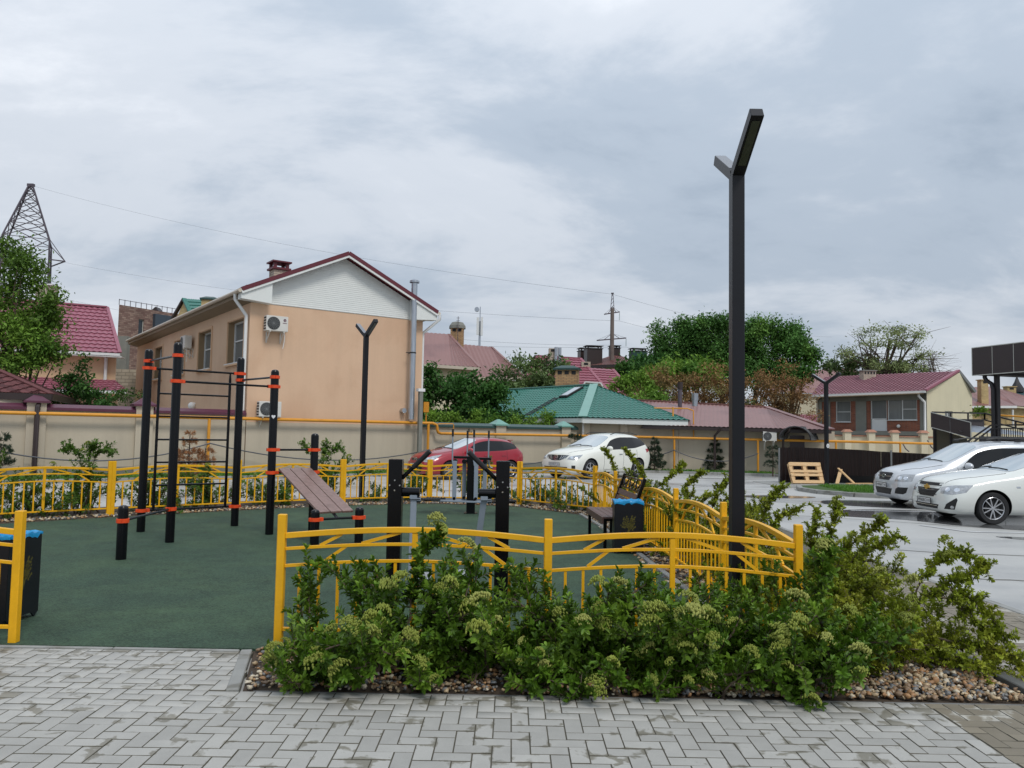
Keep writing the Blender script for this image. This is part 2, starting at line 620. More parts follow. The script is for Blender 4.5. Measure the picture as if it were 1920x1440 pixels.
M_ROAD = mat('wet_concrete_road', srgb(176, 175, 171), rough=0.5, var=0.10, vscale=0.5, col2=srgb(154, 154, 153), c2scale=0.35, c2lo=0.45, c2hi=0.62, bump=0.12, bscale=35, rvar=-0.26, stretch=(0.6, 1.2, 1), spec=0.55)
M_PUDDLE = mat('puddle_water', (0.12, 0.12, 0.12), rough=0.08, var=0.1, vscale=1, spec=0.5, bump=0.03, bscale=3)
M_LINE = mat('road_line_paint', srgb(196, 197, 198), rough=0.6, var=0.12, vscale=8)
M_GROUND = mat('earth_ground', srgb(110, 104, 90), rough=0.95, var=0.2, vscale=0.4, col2=srgb(82, 96, 60), c2scale=0.15)
M_GRASSG = mat('turf_soil', srgb(60, 84, 34), rough=0.95, var=0.25, vscale=5, bump=0.6, bscale=40)
M_GRASS = mat('grass_blade', srgb(86, 132, 40), rough=0.6, var=0.3, vscale=3, trans=0.3)
M_WALL = mat('beige_render', srgb(190, 178, 158), rough=0.85, var=0.05, vscale=1.2, bump=0.12, bscale=120, col2=srgb(180, 168, 150), c2scale=0.6, c2lo=0.5, c2hi=0.75, stretch=(1, 1, 0.5), streak=.08, fine=(30, .05))
M_WALLP = mat('pale_render', srgb(206, 196, 170), rough=0.85, streak=.12, var=0.05, vscale=1.2, bump=0.1, bscale=100)
M_CREAM = mat('cream_render', srgb(214, 205, 176), rough=0.85, streak=.10, var=0.05, vscale=0.9, bump=0.08, bscale=90)
M_PEACH = mat('peach_render', srgb(212, 178, 148), rough=0.85, streak=.05, fine=(25, .05), var=0.04, vscale=0.8, bump=0.12, bscale=90, col2=srgb(206, 170, 140), c2scale=0.5)
M_PEACH2 = mat('light_peach_render', srgb(212, 176, 142), rough=0.85, var=0.05, vscale=0.8)
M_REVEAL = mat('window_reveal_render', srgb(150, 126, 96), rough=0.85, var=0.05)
M_SIDING = mat('white_siding', srgb(220, 222, 218), rough=0.5, var=0.04, vscale=3)
M_SOFFIT = mat('soffit_boards', srgb(178, 158, 132), rough=0.6, var=0.06)
M_GUTTER = mat('cream_gutter', srgb(196, 184, 166), rough=0.45, var=0.06)
M_PVCW = mat('white_pvc', srgb(222, 222, 220), rough=0.4, var=0.04)
M_BURG = mat('burgundy_sheet', srgb(96, 34, 44), rough=0.45, var=0.1, vscale=2)
M_PINKR = mat('raspberry_metal_tile', srgb(150, 90, 104), rough=0.45, var=0.08, vscale=0.6, spec=0.45)
M_REDR = mat('crimson_metal_tile', srgb(146, 84, 97), rough=0.45, var=0.08, vscale=0.6)
M_MAUVE = mat('mauve_wet_metal_tile', srgb(160, 118, 126), rough=0.3, var=0.1, vscale=0.6)
M_GREENR = mat('green_metal_tile', srgb(44, 112, 98), rough=0.36, var=0.08, vscale=0.7)
M_GREENC = mat('green_cap_sheet', srgb(44, 72, 68), rough=0.35, var=0.1)
M_GREENCL = mat('pale_green_flashing', srgb(112, 158, 146), rough=0.35, var=0.08)
M_BROWNR = mat('brown_corrugated_roof', srgb(134, 94, 88), rough=0.4, var=0.08, vscale=0.5, col2=srgb(120, 82, 78), c2scale=0.4)
M_DKBROWN = mat('dark_brown_sheet', srgb(50, 38, 36), rough=0.4, var=0.12, vscale=2)
M_COMPOS = mat('brown_composite_panel', srgb(58, 48, 48), rough=0.42, var=0.06, vscale=2)
M_DKFRAME = mat('dark_steel_frame', srgb(38, 34, 36), rough=0.45, var=0.1)
M_EDGE = mat('panel_edge_trim', srgb(190, 188, 180), rough=0.4, var=0.05)
M_PLUMCAP = mat('plum_cap_sheet', srgb(88, 44, 62), rough=0.35, var=0.1)
M_SHINGLE = mat('brown_hex_shingle', srgb(92, 50, 50), rough=0.85, var=0.25, vscale=6, rnd=0.7, bump=0.5, bscale=120)
M_GLASS = mat('window_glass', (0.035, 0.042, 0.048), rough=0.06, var=0.1, vscale=0.7, spec=0.6)
M_GLASSL = mat('curtained_glass', (0.17, 0.18, 0.18), rough=0.08, var=0.15, vscale=1.5, spec=0.5, stretch=(6, 6, 0.3))
M_CURT = mat('pale_curtain_glass', (0.42, 0.43, 0.41), rough=0.1, var=0.2, vscale=2.5, stretch=(6, 6, 0.3))
M_ACW = mat('air_conditioner_white', srgb(208, 205, 198), rough=0.45, var=0.05)
M_ACG = mat('fan_grille_grey', srgb(120, 122, 122), rough=0.5, var=0.1)
M_DARK = mat('dark_recess', (0.012, 0.012, 0.013), rough=0.7, var=0.1)  # near-black colour stands in for the shade inside flues, fans and openings
M_CONC = mat('grey_concrete', srgb(128, 128, 120), rough=0.85, var=0.12, vscale=2)
M_POLE = mat('weathered_concrete_pole', srgb(112, 100, 94), rough=0.85, var=0.12, vscale=1.2)
M_LATT = mat('lattice_steel', srgb(84, 76, 84), rough=0.6, var=0.12)
M_WIRE = mat('cable_wire', (0.09, 0.095, 0.11), rough=0.6, var=0.05)
M_BARK = mat('bark', srgb(84, 70, 58), rough=0.9, var=0.3, vscale=12, bump=0.7, bscale=40, stretch=(1, 1, 0.3))
M_TWIG = mat('shrub_twig', srgb(86, 72, 60), rough=0.85, var=0.25, vscale=20)
M_LF_DK = mat('dark_shrub_leaf', srgb(80, 112, 30), rough=0.42, spec=0.28, var=0.5, vscale=5, col2=srgb(128, 158, 54), c2scale=3.5, c2lo=0.46, c2hi=0.70, trans=0.22, tone=0.5)
M_LF_YG = mat('yellow_green_shrub_leaf', srgb(134, 148, 42), rough=0.45, spec=0.25, var=0.4, vscale=5, col2=srgb(168, 170, 64), c2scale=4, c2lo=0.48, c2hi=0.72, trans=0.25, tone=0.5)
M_LF_MID = mat('mid_green_leaf', srgb(82, 112, 40), rough=0.5, spec=0.25, var=0.4, vscale=3, col2=srgb(112, 140, 58), c2scale=2, trans=0.25, tone=0.5)
M_BUD = mat('flower_bud', srgb(142, 152, 62), rough=0.7, var=0.2, vscale=25, rnd=0.25, trans=0.15)
M_BUDW = mat('white_flower_bud', srgb(160, 164, 84), rough=0.7, var=0.15, vscale=25, trans=0.15)
M_TR_DK = mat('dark_tree_leaf', srgb(60, 98, 44), rough=0.6, spec=0.2, var=0.4, vscale=0.6, col2=srgb(82, 116, 52), c2scale=0.45, trans=0.25, tone=0.65)
M_TR_ELM = mat('elm_leaf', srgb(80, 120, 56), rough=0.6, spec=0.2, var=0.35, vscale=0.35, col2=srgb(118, 156, 70), c2scale=0.3, trans=0.25, tone=0.7)
M_TR_LT = mat('light_tree_leaf', srgb(118, 152, 60), rough=0.6, spec=0.2, var=0.3, vscale=0.5, col2=srgb(72, 108, 40), c2scale=0.5, trans=0.28, tone=0.45)
M_TR_AC = mat('acacia_leaf', srgb(146, 158, 104), rough=0.6, spec=0.2, var=0.3, vscale=0.6, col2=srgb(74, 92, 50), c2scale=0.5, trans=0.3, tone=0.4)
M_TR_OLV = mat('olive_tree_leaf', srgb(104, 126, 70), rough=0.5, var=0.3, vscale=0.6, col2=srgb(60, 86, 40), c2scale=0.5, trans=0.3, tone=0.4)
M_RUSTLF = mat('rusty_dry_leaf', srgb(142, 108, 68), rough=0.8, var=0.35, vscale=0.9, col2=srgb(112, 110, 60), c2scale=0.5, trans=0.2, tone=0.5)
M_DEADN = mat('dead_needles', srgb(158, 112, 74), rough=0.85, var=0.3, vscale=4, trans=0.15, tone=0.4)
M_NEEDLE = mat('pine_needles', srgb(44, 62, 40), rough=0.6, var=0.4, vscale=3, trans=0.12, tone=0.5)
M_PEB = [mat('pebble_%s' % n, srgb(*c), rough=r, var=0.25, vscale=14, col2=srgb(*d), c2scale=22, bump=0.15, bscale=90) for n, c, d, r in (
    ('tan', (168, 146, 114), (190, 168, 134), 0.55), ('brown', (128, 104, 80), (150, 124, 98), 0.5), ('grey', (112, 110, 108), (140, 138, 134), 0.5),
    ('rust', (158, 118, 80), (180, 142, 98), 0.55), ('pale', (196, 184, 160), (214, 204, 186), 0.6), ('slate', (84, 88, 92), (108, 112, 114), 0.45))]
BRICKC = brick_mat('tan_chimney_brick', srgb(188, 152, 108), srgb(168, 130, 92), srgb(120, 104, 86), w=0.25, h=0.088)
BRICKP = brick_mat('pale_chimney_brick', srgb(196, 182, 164), srgb(178, 162, 144), srgb(140, 130, 120), w=0.25, h=0.088)
BRICKR = brick_mat('red_house_brick', srgb(150, 86, 62), srgb(126, 68, 50), srgb(124, 100, 86), w=0.26, h=0.085, rot=rad(-32))
BRICKD = brick_mat('dark_brown_block_brick', srgb(112, 84, 76), srgb(150, 126, 112), srgb(92, 74, 68), w=0.5, h=0.16)
BRICKY = brick_mat('yellow_house_brick', srgb(196, 172, 120), srgb(178, 152, 104), srgb(170, 150, 116), w=0.25, h=0.08)


# ------------------------------------------------------------------ ground, road, paving, kerbs
def sheet(name, poly, z, m, k='structure', thick=0.0):
    mb = MB()
    pts = [(p[0], p[1], z) for p in poly]
    if thick:
        mb.prism([(p[0], p[1], z - thick) for p in poly], (0, 0, thick))
    else:
        mb.add(pts, [tuple(range(len(pts)))])
    o = mb.build(name, m, smooth=0)
    o['kind'] = k
    return o


sheet('ground', [(-400, -100), (400, -100), (400, 700), (-400, 700)], -0.12, M_GROUND)
sheet('road', [(-45, -6), (45, -6), (45, 46), (-45, 46)], -0.035, M_ROAD)

FENCE = [(-1.75, 6.1), (0.30, 6.1), (2.20, 6.03), (2.15, 7.95), (2.08, 9.9), (2.0, 12.05), (1.9, 14.25), (1.78, 16.4), (0.22, 18.15),
         (-1.88, 18.4), (-3.72, 17.55), (-5.58, 16.15), (-7.38, 14.6), (-8.98, 13.1), (-10.2, 11.3), (-10.2, 9.0), (-9.0, 7.0), (-7.8, 6.02),
         (-5.75, 6.02), (-3.72, 6.02)]
BED = [(-1.66, 5.04), (3.40, 5.04), (3.40, 17.5), (2.6, 18.6), (0.6, 19.9), (-2.1, 20.2), (-4.4, 19.3), (-6.6, 17.5), (-8.6, 15.8), (-10.4, 13.9), (-11.8, 11.6),
       (-11.8, 8.6), (-10.2, 6.2), (-8.2, 5.04), (-3.9, 5.04), (-3.76, 5.93), (-1.88, 5.93)]
RUBBER = [(-5.8, 5.94), (-1.75, 5.96), (1.92, 6.35), (1.88, 8.0), (1.78, 10.0), (1.70, 12.0), (1.58, 14.2), (1.40, 16.1), (0.05, 17.62), (-1.85, 17.95), (-3.55, 17.1),
          (-5.35, 15.75), (-7.1, 14.2), (-8.6, 12.7), (-9.8, 11.0), (-9.8, 9.2), (-8.7, 7.2), (-7.6, 6.2)]
sheet('planting_bed', BED, -0.012, M_SOIL, thick=0.05)
sheet('rubber_surface', RUBBER, 0.008, M_GRN, thick=0.03)
sheet('pavement_base', [(-9, 1.5), (2.62, 1.5), (2.62, 5.02), (-1.70, 5.02), (-1.92, 5.92), (-9, 5.92)], -0.0045, M_JOINT, thick=0.05)
sheet('path_base', [(2.62, 1.5), (4.92, 1.5), (4.92, 16.5), (3.46, 16.5), (3.46, 5.02), (2.62, 5.02)], -0.0045, M_JOINT, thick=0.05)


def blob(name, pts, z, m, seed=1):
    rr = random.Random(seed)
    out = []
    n = len(pts)
    for i in range(n):
        a, b, c, d = (Vector((*pts[(i + k) % n], 0)) for k in (-1, 0, 1, 2))
        for j in range(6):
            t = j / 6
            p = 0.5 * ((2 * b) + (c - a) * t + (2 * a - 5 * b + 4 * c - d) * t * t + (3 * b - a - 3 * c + d) * t ** 3)
            out.append((p.x + rr.uniform(-.02, .02), p.y + rr.uniform(-.02, .02)))
    return sheet(name, out, z, m)


def strip(name, pts, w, z, m):
    mb = MB()
    vs = []
    for i, p in enumerate(pts):
        a, b = Vector(pts[max(0, i - 1)]), Vector(pts[min(len(pts) - 1, i + 1)])
        d = (b - a).normalized()
        vs += [(p[0] - d.y * w / 2, p[1] + d.x * w / 2, z), (p[0] + d.y * w / 2, p[1] - d.x * w / 2, z)]
    mb.add(vs, [(2 * i + 1, 2 * i + 3, 2 * i + 2, 2 * i) for i in range(len(pts) - 1)])
    o = mb.build(name, m, smooth=0)
    o['kind'] = 'structure'
    return o


blob('puddle', [(7.6, 18.4), (8.6, 18.9), (9.8, 18.8), (10.8, 18.2), (12.5, 17.9), (12.6, 14.9), (11.2, 14.4), (10.0, 15.0), (9.0, 15.6), (8.3, 16.6), (7.2, 17.2)], -.031, M_PUDDLE, 1)
blob('puddle', [(8.6, 14.0), (9.6, 13.9), (11.4, 14.0), (12.4, 13.6), (11.8, 13.1), (10.2, 13.2), (9.0, 13.5)], -.031, M_PUDDLE, 2)
blob('puddle', [(8.6, 21.4), (10.2, 21.6), (12.4, 21.5), (12.6, 19.3), (10.4, 19.2), (9.0, 19.6), (8.1, 20.3)], -.031, M_PUDDLE, 3)
blob('puddle', [(6.2, 22.4), (7.6, 22.9), (8.7, 22.6), (8.2, 22.0), (7.0, 21.9)], -.031, M_PUDDLE, 4)
strip('parking_line', [(8.5, 14.62), (13.4, 14.55)], .09, -.027, M_LINE)
strip('parking_line', [(8.5, 14.62), (8.1, 15.6)], .09, -.026, M_LINE)
strip('parking_line', [(8.0, 18.55), (13.4, 18.5)], .09, -.027, M_LINE)
for i, pts in enumerate(([(4.95, 17.3), (6.5, 17.0), (8.0, 16.1), (10, 14.9), (13, 14.1)], [(5.0, 12.4), (6.4, 11.9), (8.4, 11.6), (11, 11.5)], [(5.2, 21.5), (7.4, 20.3), (9.5, 20.0)],
                         [(-9, 20.6), (-5, 23.0), (0, 25.2), (4.5, 26.0), (9, 25.0)], [(5.0, 9.9), (6.3, 9.6), (8, 9.5)])):
    P3 = []
    for a, b in zip(pts[:-1], pts[1:]):
        for j in range(7):
            t = j / 7
            P3.append((a[0] + (b[0] - a[0]) * t + random.uniform(-.03, .03), a[1] + (b[1] - a[1]) * t + random.uniform(-.03, .03)))
    strip('road_crack', P3, .035, -.0305, M_JOINT)


def kerb_run(name, pts, w, z0, z1, m, seg=1.0, side=0.0):
    """kerb stones laid along a polyline, each stone a part of the kerb"""
    root = link(name, None)
    root['kind'] = 'structure'
    for a, b in zip(pts[:-1], pts[1:]):
        a, b = Vector((*a, 0)), Vector((*b, 0))
        n = max(1, round((b - a).length / seg))
        for i in range(n):
            p, q = a.lerp(b, i / n), a.lerp(b, (i + 1) / n)
            d = (q - p).normalized() * 0.003
            mb = MB().bar(p + d + Vector((0, 0, (z0 + z1) / 2)), q - d + Vector((0, 0, (z0 + z1) / 2 + random.uniform(-.002, .002))), w, z1 - z0)
            mb.build('kerb_stone', m, root, bevel=0.006)
    return root


kerb_run('kerb', [(-1.72, 5.03), (-1.93, 5.92)], 0.08, -0.1, 0.012, M_KERB, 1.0)
kerb_run('kerb', [(3.42, 5.04), (3.42, 16.4)], 0.085, -0.1, 0.045, M_KERBD, 1.0)
kerb_run('kerb', [(-7.6, 5.915), (-1.98, 5.915)], 0.035, -0.1, 0.011, M_KERB, 1.0)
kerb_run('kerb', [(4.97, 2.0), (4.97, 16.5)], 0.09, -0.1, 0.004, M_KERB, 1.0)
kerb_run('kerb', [(-1.6, 5.045), (3.36, 5.045)], 0.02, -0.1, 0.0, M_KERBD, 1.0)
kerb_run('kerb', [(1.97, 6.4), (1.93, 8.0), (1.83, 10.0), (1.75, 12.0), (1.63, 14.2), (1.45, 16.15)], 0.07, -0.06, 0.03, M_KERB, 1.0)

# pavers: a herringbone of 200 x 100 mm blocks, cut at the borders
PAVE = {}


def paver_mesh(w, h, m, key):
    k = (round(w, 3), round(h, 3), key)
    if k not in PAVE:
        t = 0.05
        c = 0.0022
        g = 0.0018
        x0, y0, x1, y1 = g, g, w - g, h - g
        vs = [(x0, y0, -t), (x1, y0, -t), (x1, y1, -t), (x0, y1, -t), (x0, y0, -c), (x1, y0, -c), (x1, y1, -c), (x0, y1, -c),
              (x0 + c, y0 + c, 0), (x1 - c, y0 + c, 0), (x1 - c, y1 - c, 0), (x0 + c, y1 - c, 0)]
        fs = [(8, 9, 10, 11)]
        mi = [0] + [1] * 8
        for i in range(4):
            j = (i + 1) % 4
            fs += [(i, j, 4 + j, 4 + i), (4 + i, 4 + j, 8 + j, 8 + i)]
        me = bpy.data.meshes.new('paver')
        me.from_pydata(vs, [], fs)
        me.materials.append(m)
        me.materials.append(M_JOINT)
        me.polygons.foreach_set('material_index', mi)
        PAVE[k] = (me, vs, fs)
    return PAVE[k]


def herringbone(regions, x0, y0):
    a = 0.1
    seen = []
    for i in range(-160, 160):
        for j in range(-160, 160):
            bx, by = i * 1 + j * 2, i * 1 - j * 2
            for (ox, oy, w, h) in ((0, 0, 2, 1), (0, 1, 1, 2)):
                X, Y = x0 + (bx + ox) * a, y0 + (by + oy) * a
                if X > 5.2 or X < -5 or Y < 3 or Y > 10:
                    continue
                for (rx0, ry0, rx1, ry1) in regions:
                    u0, v0, u1, v1 = max(X, rx0), max(Y, ry0), min(X + w * a, rx1), min(Y + h * a, ry1)
                    if u1 - u0 > 0.015 and v1 - v0 > 0.015:
                        seen.append((u0, v0, u1 - u0, v1 - v0))
    return seen


def pave(name, regions, m, m_key, test):
    root = link(name, None)
    root['kind'] = 'structure'
    bl = [b for b in herringbone(regions, 0.03, 4.04) if test(b)]
    bl.sort(key=lambda b: b[1] * b[1] + 0.2 * b[0] * b[0])
    V, F, A, MI_ = [], [], [], []
    for i, (x, y, w, h) in enumerate(bl):
        me, vs, fs = paver_mesh(w, h, m, m_key)
        dz = random.uniform(-0.0016, 0.0016)
        tx, ty = random.gauss(0, 0.004), random.gauss(0, 0.004)
        if i < 300:
            o = link('paver', me, root, (x, y, dz))
            o.rotation_euler = (tx, ty, 0)
        else:
            n = len(V)
            V += [(x + p[0], y + p[1], dz + p[2] + tx * p[1] - ty * p[0]) for p in vs]
            F += [tuple(n + q for q in f) for f in fs]
            A += [random.uniform(-.5, .5)] * len(fs)
            MI_ += [0] + [1] * 8
    if V:
        o = link('paver', np_mesh('pavers', V, F, [m, M_JOINT], MI_, attr=A), root)
        o['kind'] = 'stuff'
    return root


def inview(b):
    x, y = b[0] + .05, b[1] + .05
    return abs(x) < 0.69 * y + 0.25 and y > 3.55


ED = random.Random(3)
pave('pavement', [(-4.6, 3.45, 2.62, 5.03), (-4.6, 5.03, -1.76, 5.46), (-4.6, 5.46, -1.86, 5.895)], M_PAVER, 'g', inview)
pave('side_path', [(2.62, 3.45, 4.92, 5.03), (3.47, 5.03, 4.92, 9.6)], M_PAVER2, 't', inview)

# gravel: river pebbles over the bed, thick where it lies open
def ico(sub):
    bm = bmesh.new()
    bmesh.ops.create_icosphere(bm, subdivisions=sub, radius=1)
    v = np.array([p.co[:] for p in bm.verts])
    f = np.array([[q.index for q in g.verts] for g in bm.faces])
    bm.free()
    return v, f


ICO1, ICO2 = ico(1), ico(2)


def rand_rot(n, rng=RNG):
    q = rng.normal(size=(n, 4))
    q /= np.linalg.norm(q, axis=1)[:, None]
    w, x, y, z = q.T
    return np.stack([np.stack([1 - 2 * (y * y + z * z), 2 * (x * y - z * w), 2 * (x * z + y * w)], 1),
                     np.stack([2 * (x * y + z * w), 1 - 2 * (x * x + z * z), 2 * (y * z - x * w)], 1),
                     np.stack([2 * (x * z - y * w), 2 * (y * z + x * w), 1 - 2 * (x * x + y * y)], 1)], 1)


def pebbles(P, S, base):
    n = len(P)
    bv, bf = base
    jit = 1 + 0.22 * RNG.normal(size=(6, len(bv)))
    sc = np.stack([S, S * RNG.uniform(.62, .95, n), S * RNG.uniform(.45, .75, n)], 1)
    kindx = RNG.integers(0, 6, n)
    v = bv[None] * jit[kindx][:, :, None].clip(.7, 1.35) * sc[:, None, :]
    rz = RNG.uniform(0, 2 * PI, n)
    tilt = rand_rot(n)
    flat = np.zeros((n, 3, 3))
    flat[:, 0, 0] = np.cos(rz); flat[:, 0, 1] = -np.sin(rz); flat[:, 1, 0] = np.sin(rz); flat[:, 1, 1] = np.cos(rz); flat[:, 2, 2] = 1
    pick = (RNG.random(n) < 0.3)[:, None, None]
    R = np.where(pick, tilt, flat)
    v = np.einsum('nij,nkj->nki', R, v) + P[:, None, :]
    f = bf[None] + (np.arange(n) * len(bv))[:, None, None]
    mi = RNG.choice(6, n, p=[.27, .2, .17, .16, .12, .08])
    return v.reshape(-1, 3), f.reshape(-1, 3), np.repeat(mi, len(bf))


def scatter(n, x0, y0, x1, y1, s0, s1, z=0.0, dens=None):
    P = np.stack([RNG.uniform(x0, x1, n), RNG.uniform(y0, y1, n), np.zeros(n)], 1)
    S = RNG.uniform(s0, s1, n) * RNG.choice([.7, 1, 1.25], n)
    P[:, 2] = z + S * 0.35 + RNG.uniform(0, 0.018, n)
    if dens is not None:
        k = RNG.random(n) < dens(P[:, 0], P[:, 1])
        P, S = P[k], S[k]
    return P, S


near = [scatter(5200, 0.9, 5.09, 3.36, 6.5, .011, .021, dens=lambda x, y: np.clip(1.25 - np.abs(y - 5.3) * .55, .3, 1)),
        scatter(2300, -1.88, 5.07, 0.9, 5.95, .009, .018, dens=lambda x, y: np.where(x < -1.64 - .23 * (y - 5.04), 0, np.where(y < 5.32, 1, .6)))]
far = [scatter(2600, -1.6, 5.5, 3.36, 6.3, .014, .024), scatter(900, 2.3, 6.3, 3.36, 9.5, .016, .026)]
for a, b in zip(FENCE[2:13], FENCE[3:14]):
    m = 260
    t = RNG.random(m)
    d = np.array([b[0] - a[0], b[1] - a[1]])
    nrm = np.array([d[1], -d[0]]) / np.linalg.norm(d)
    if nrm @ (np.array(a) - np.array([-3.5, 11.5])) > 0:
        nrm = -nrm
    P = np.array(a)[None] + t[:, None] * d[None] + nrm[None] * RNG.uniform(-.25, .34, m)[:, None]
    S = RNG.uniform(.018, .034, m)
    far.append((np.concatenate([P, (S * .3)[:, None]], 1), S))
vs, fs, ms_ = [], [], []
off = 0
for grp, base in ((near, ICO2), (far, ICO1)):
    for P, S in grp:
        v, f, mi = pebbles(P, S, base)
        vs.append(v); fs.append(f + off); ms_.append(mi)
        off += len(v)
go = link('gravel', np_mesh('gravel', np.concatenate(vs), np.concatenate(fs), M_PEB, np.concatenate(ms_), smooth=True))
tag(go, 'mixed river pebbles and gravel spread over the planting bed', 'gravel')
go['kind'] = 'stuff'


# grass: real blades in one object
def grass(name, label, polys, n, h=0.09, z=0.02, w=0.012):
    P = []
    for (a, b, c, d), k in polys:
        u, v = RNG.random(k), RNG.random(k)
        a, b, c, d = map(np.array, (a, b, c, d))
        q = ((1 - u) * (1 - v))[:, None] * a + (u * (1 - v))[:, None] * b + (u * v)[:, None] * c + ((1 - u) * v)[:, None] * d
        P.append(q)
    P = np.concatenate(P)
    n = len(P)
    ang = RNG.uniform(0, 2 * PI, n)
    hh = h * RNG.uniform(.5, 1.3, n)
    lean = RNG.normal(0, .35, (n, 2)) * hh[:, None]
    ca, sa = np.cos(ang) * w, np.sin(ang) * w
    base = np.concatenate([P, np.full((n, 1), z)], 1)
    V = np.stack([base + np.stack([ca, sa, ca * 0], 1), base - np.stack([ca, sa, ca * 0], 1), base + np.concatenate([lean, hh[:, None]], 1)], 1)
    o = link(name, np_mesh(name, V.reshape(-1, 3), np.arange(3 * n).reshape(-1, 3), M_GRASS))
    tag(o, label, 'grass')
    o['kind'] = 'stuff'
    return o


# ------------------------------------------------------------------ the yellow fence
def fence_proto(name, left, right):
    t = thing(name, 'yellow arched fence panel', 'fence', group='yellow arched fence panels round the exercise area')
    Ln = 2.0
    ar = lambda x, z0, r: z0 + r * math.sin(PI * x / Ln) ** 1.0
    N = 14
    xs = [0.03 + (Ln - 0.06) * i / N for i in range(N + 1)]
    pw = 0.06
    post = MB().box((0, 0, 0.5), (pw, pw, 1.0)).mesh('post', M_YEL, bevel=0.005)
    if left:
        link('post', post, t, (0, 0, 0))
    if right:
        link('post', post, t, (Ln, 0, 0))
    MB().sweep([(x, 0, ar(x, 0.835, 0.062)) for x in xs], 0.042, 0.042).build('top_rail', M_YEL, t, bevel=0.003)
    MB().sweep([(x, 0, ar(x, 0.735, 0.052)) for x in xs], 0.022, 0.024).build('mid_rail', M_YEL, t, bevel=0.002)
    MB().sweep([(x, 0, ar(x, 0.605, 0.055)) for x in xs], 0.024, 0.024).build('lower_rail', M_YEL, t, bevel=0.002)
    MB().sweep([(0.03, 0, 0.13), (Ln - 0.03, 0, 0.13)], 0.03, 0.026).build('bottom_rail', M_YEL, t, bevel=0.002)
    MB().box((1.0, 0, 0.5), (0.042, 0.03, 0.76)).build('mid_post', M_YEL, t, bevel=0.003)
    bal = MB().box((0, 0, 0), (0.022, 0.015, 1)).mesh('baluster', M_YEL)
    for i in range(1, 14):
        if i == 7:
            continue
        x = Ln * i / 14
        zt = ar(x, 0.605, 0.055) - 0.01
        o = link('baluster', bal, t, (x, 0.0, (0.14 + zt) / 2))
        o.scale = (1, 1, zt - 0.14)
    for x0, x1, k0, k1 in ((0.45, 0.29, 2, 1), (0.89, 0.60, 2, 1), (0.49, 0.32, 1, 0)):
        zz = [lambda x: ar(x, 0.617, 0.055), lambda x: ar(x, 0.745, 0.052), lambda x: ar(x, 0.815, 0.062)]
        for f in (0, 1):
            a, b = (x0, x1) if not f else (Ln - x0, Ln - x1)
            zb = zz[k1](a) if False else None
            MB().bar((a, 0.002, zz[k0](a) - (0.012 if k0 == 1 else 0)), (b, 0.002, zz[k1](b)), 0.018, 0.024).build('brace', M_YEL, t)
    return t


FL = ['front fence panel from the entrance gap to the thin middle post', 'front fence panel ending in the tall corner post beside the lamp',
      'nearest panel of the right side fence, running back from the corner post', 'second panel of the right side fence, behind the near lamp post',
      'third panel of the right side fence, beside the black litter bin', 'fourth panel of the right side fence, behind the bench backrest',
      'farthest panel of the right side fence, before the white crossover', 'back fence panel in front of the white crossover\'s bonnet',
      'back fence panel in front of the red hatchback', 'back fence panel just right of the sit-up board', 'back fence panel behind the sit-up board',
      'back fence panel behind the climbing ladder', 'back fence panel left of the pull-up posts', 'back fence panel at the left edge of the enclosure']
pa = fence_proto('fence_panel', True, True)
pb = fence_proto('fence_panel', False, True)
ka, kb = kids_of(pa), kids_of(pb)
used = {0: False, 1: False}


def put_panel(a, b, which, label, gap=0.0):
    proto, kk = ((pa, ka), (pb, kb))[which]
    a, b = Vector((*a, 0)), Vector((*b, 0))
    d = b - a
    ln = d.length - 2 * gap
    st = a + d.normalized() * gap
    o = proto if not used[which] else copy_tree(proto, kk)
    used[which] = True
    o.location = (st.x, st.y, -0.01)
    o.rotation_euler = (0, 0, math.atan2(d.y, d.x))
    o.scale = (ln / 2.0, 1, 1)
    o['label'] = 'yellow ' + label
    return o


put_panel(FENCE[0], FENCE[1], 0, FL[0])
put_panel(FENCE[1], FENCE[2], 1, FL[1])
for i in range(2, 7):
    put_panel(FENCE[i], FENCE[i + 1], 1, FL[i])
put_panel(FENCE[7], FENCE[8], 0, FL[7], 0.034)
for i in range(8, 14):
    put_panel(FENCE[i], FENCE[i + 1], 0, FL[min(i, 13)], 0.034)
put_panel(FENCE[18], FENCE[19], 0, 'fence panel left of the entrance gap, cut off by the picture edge')

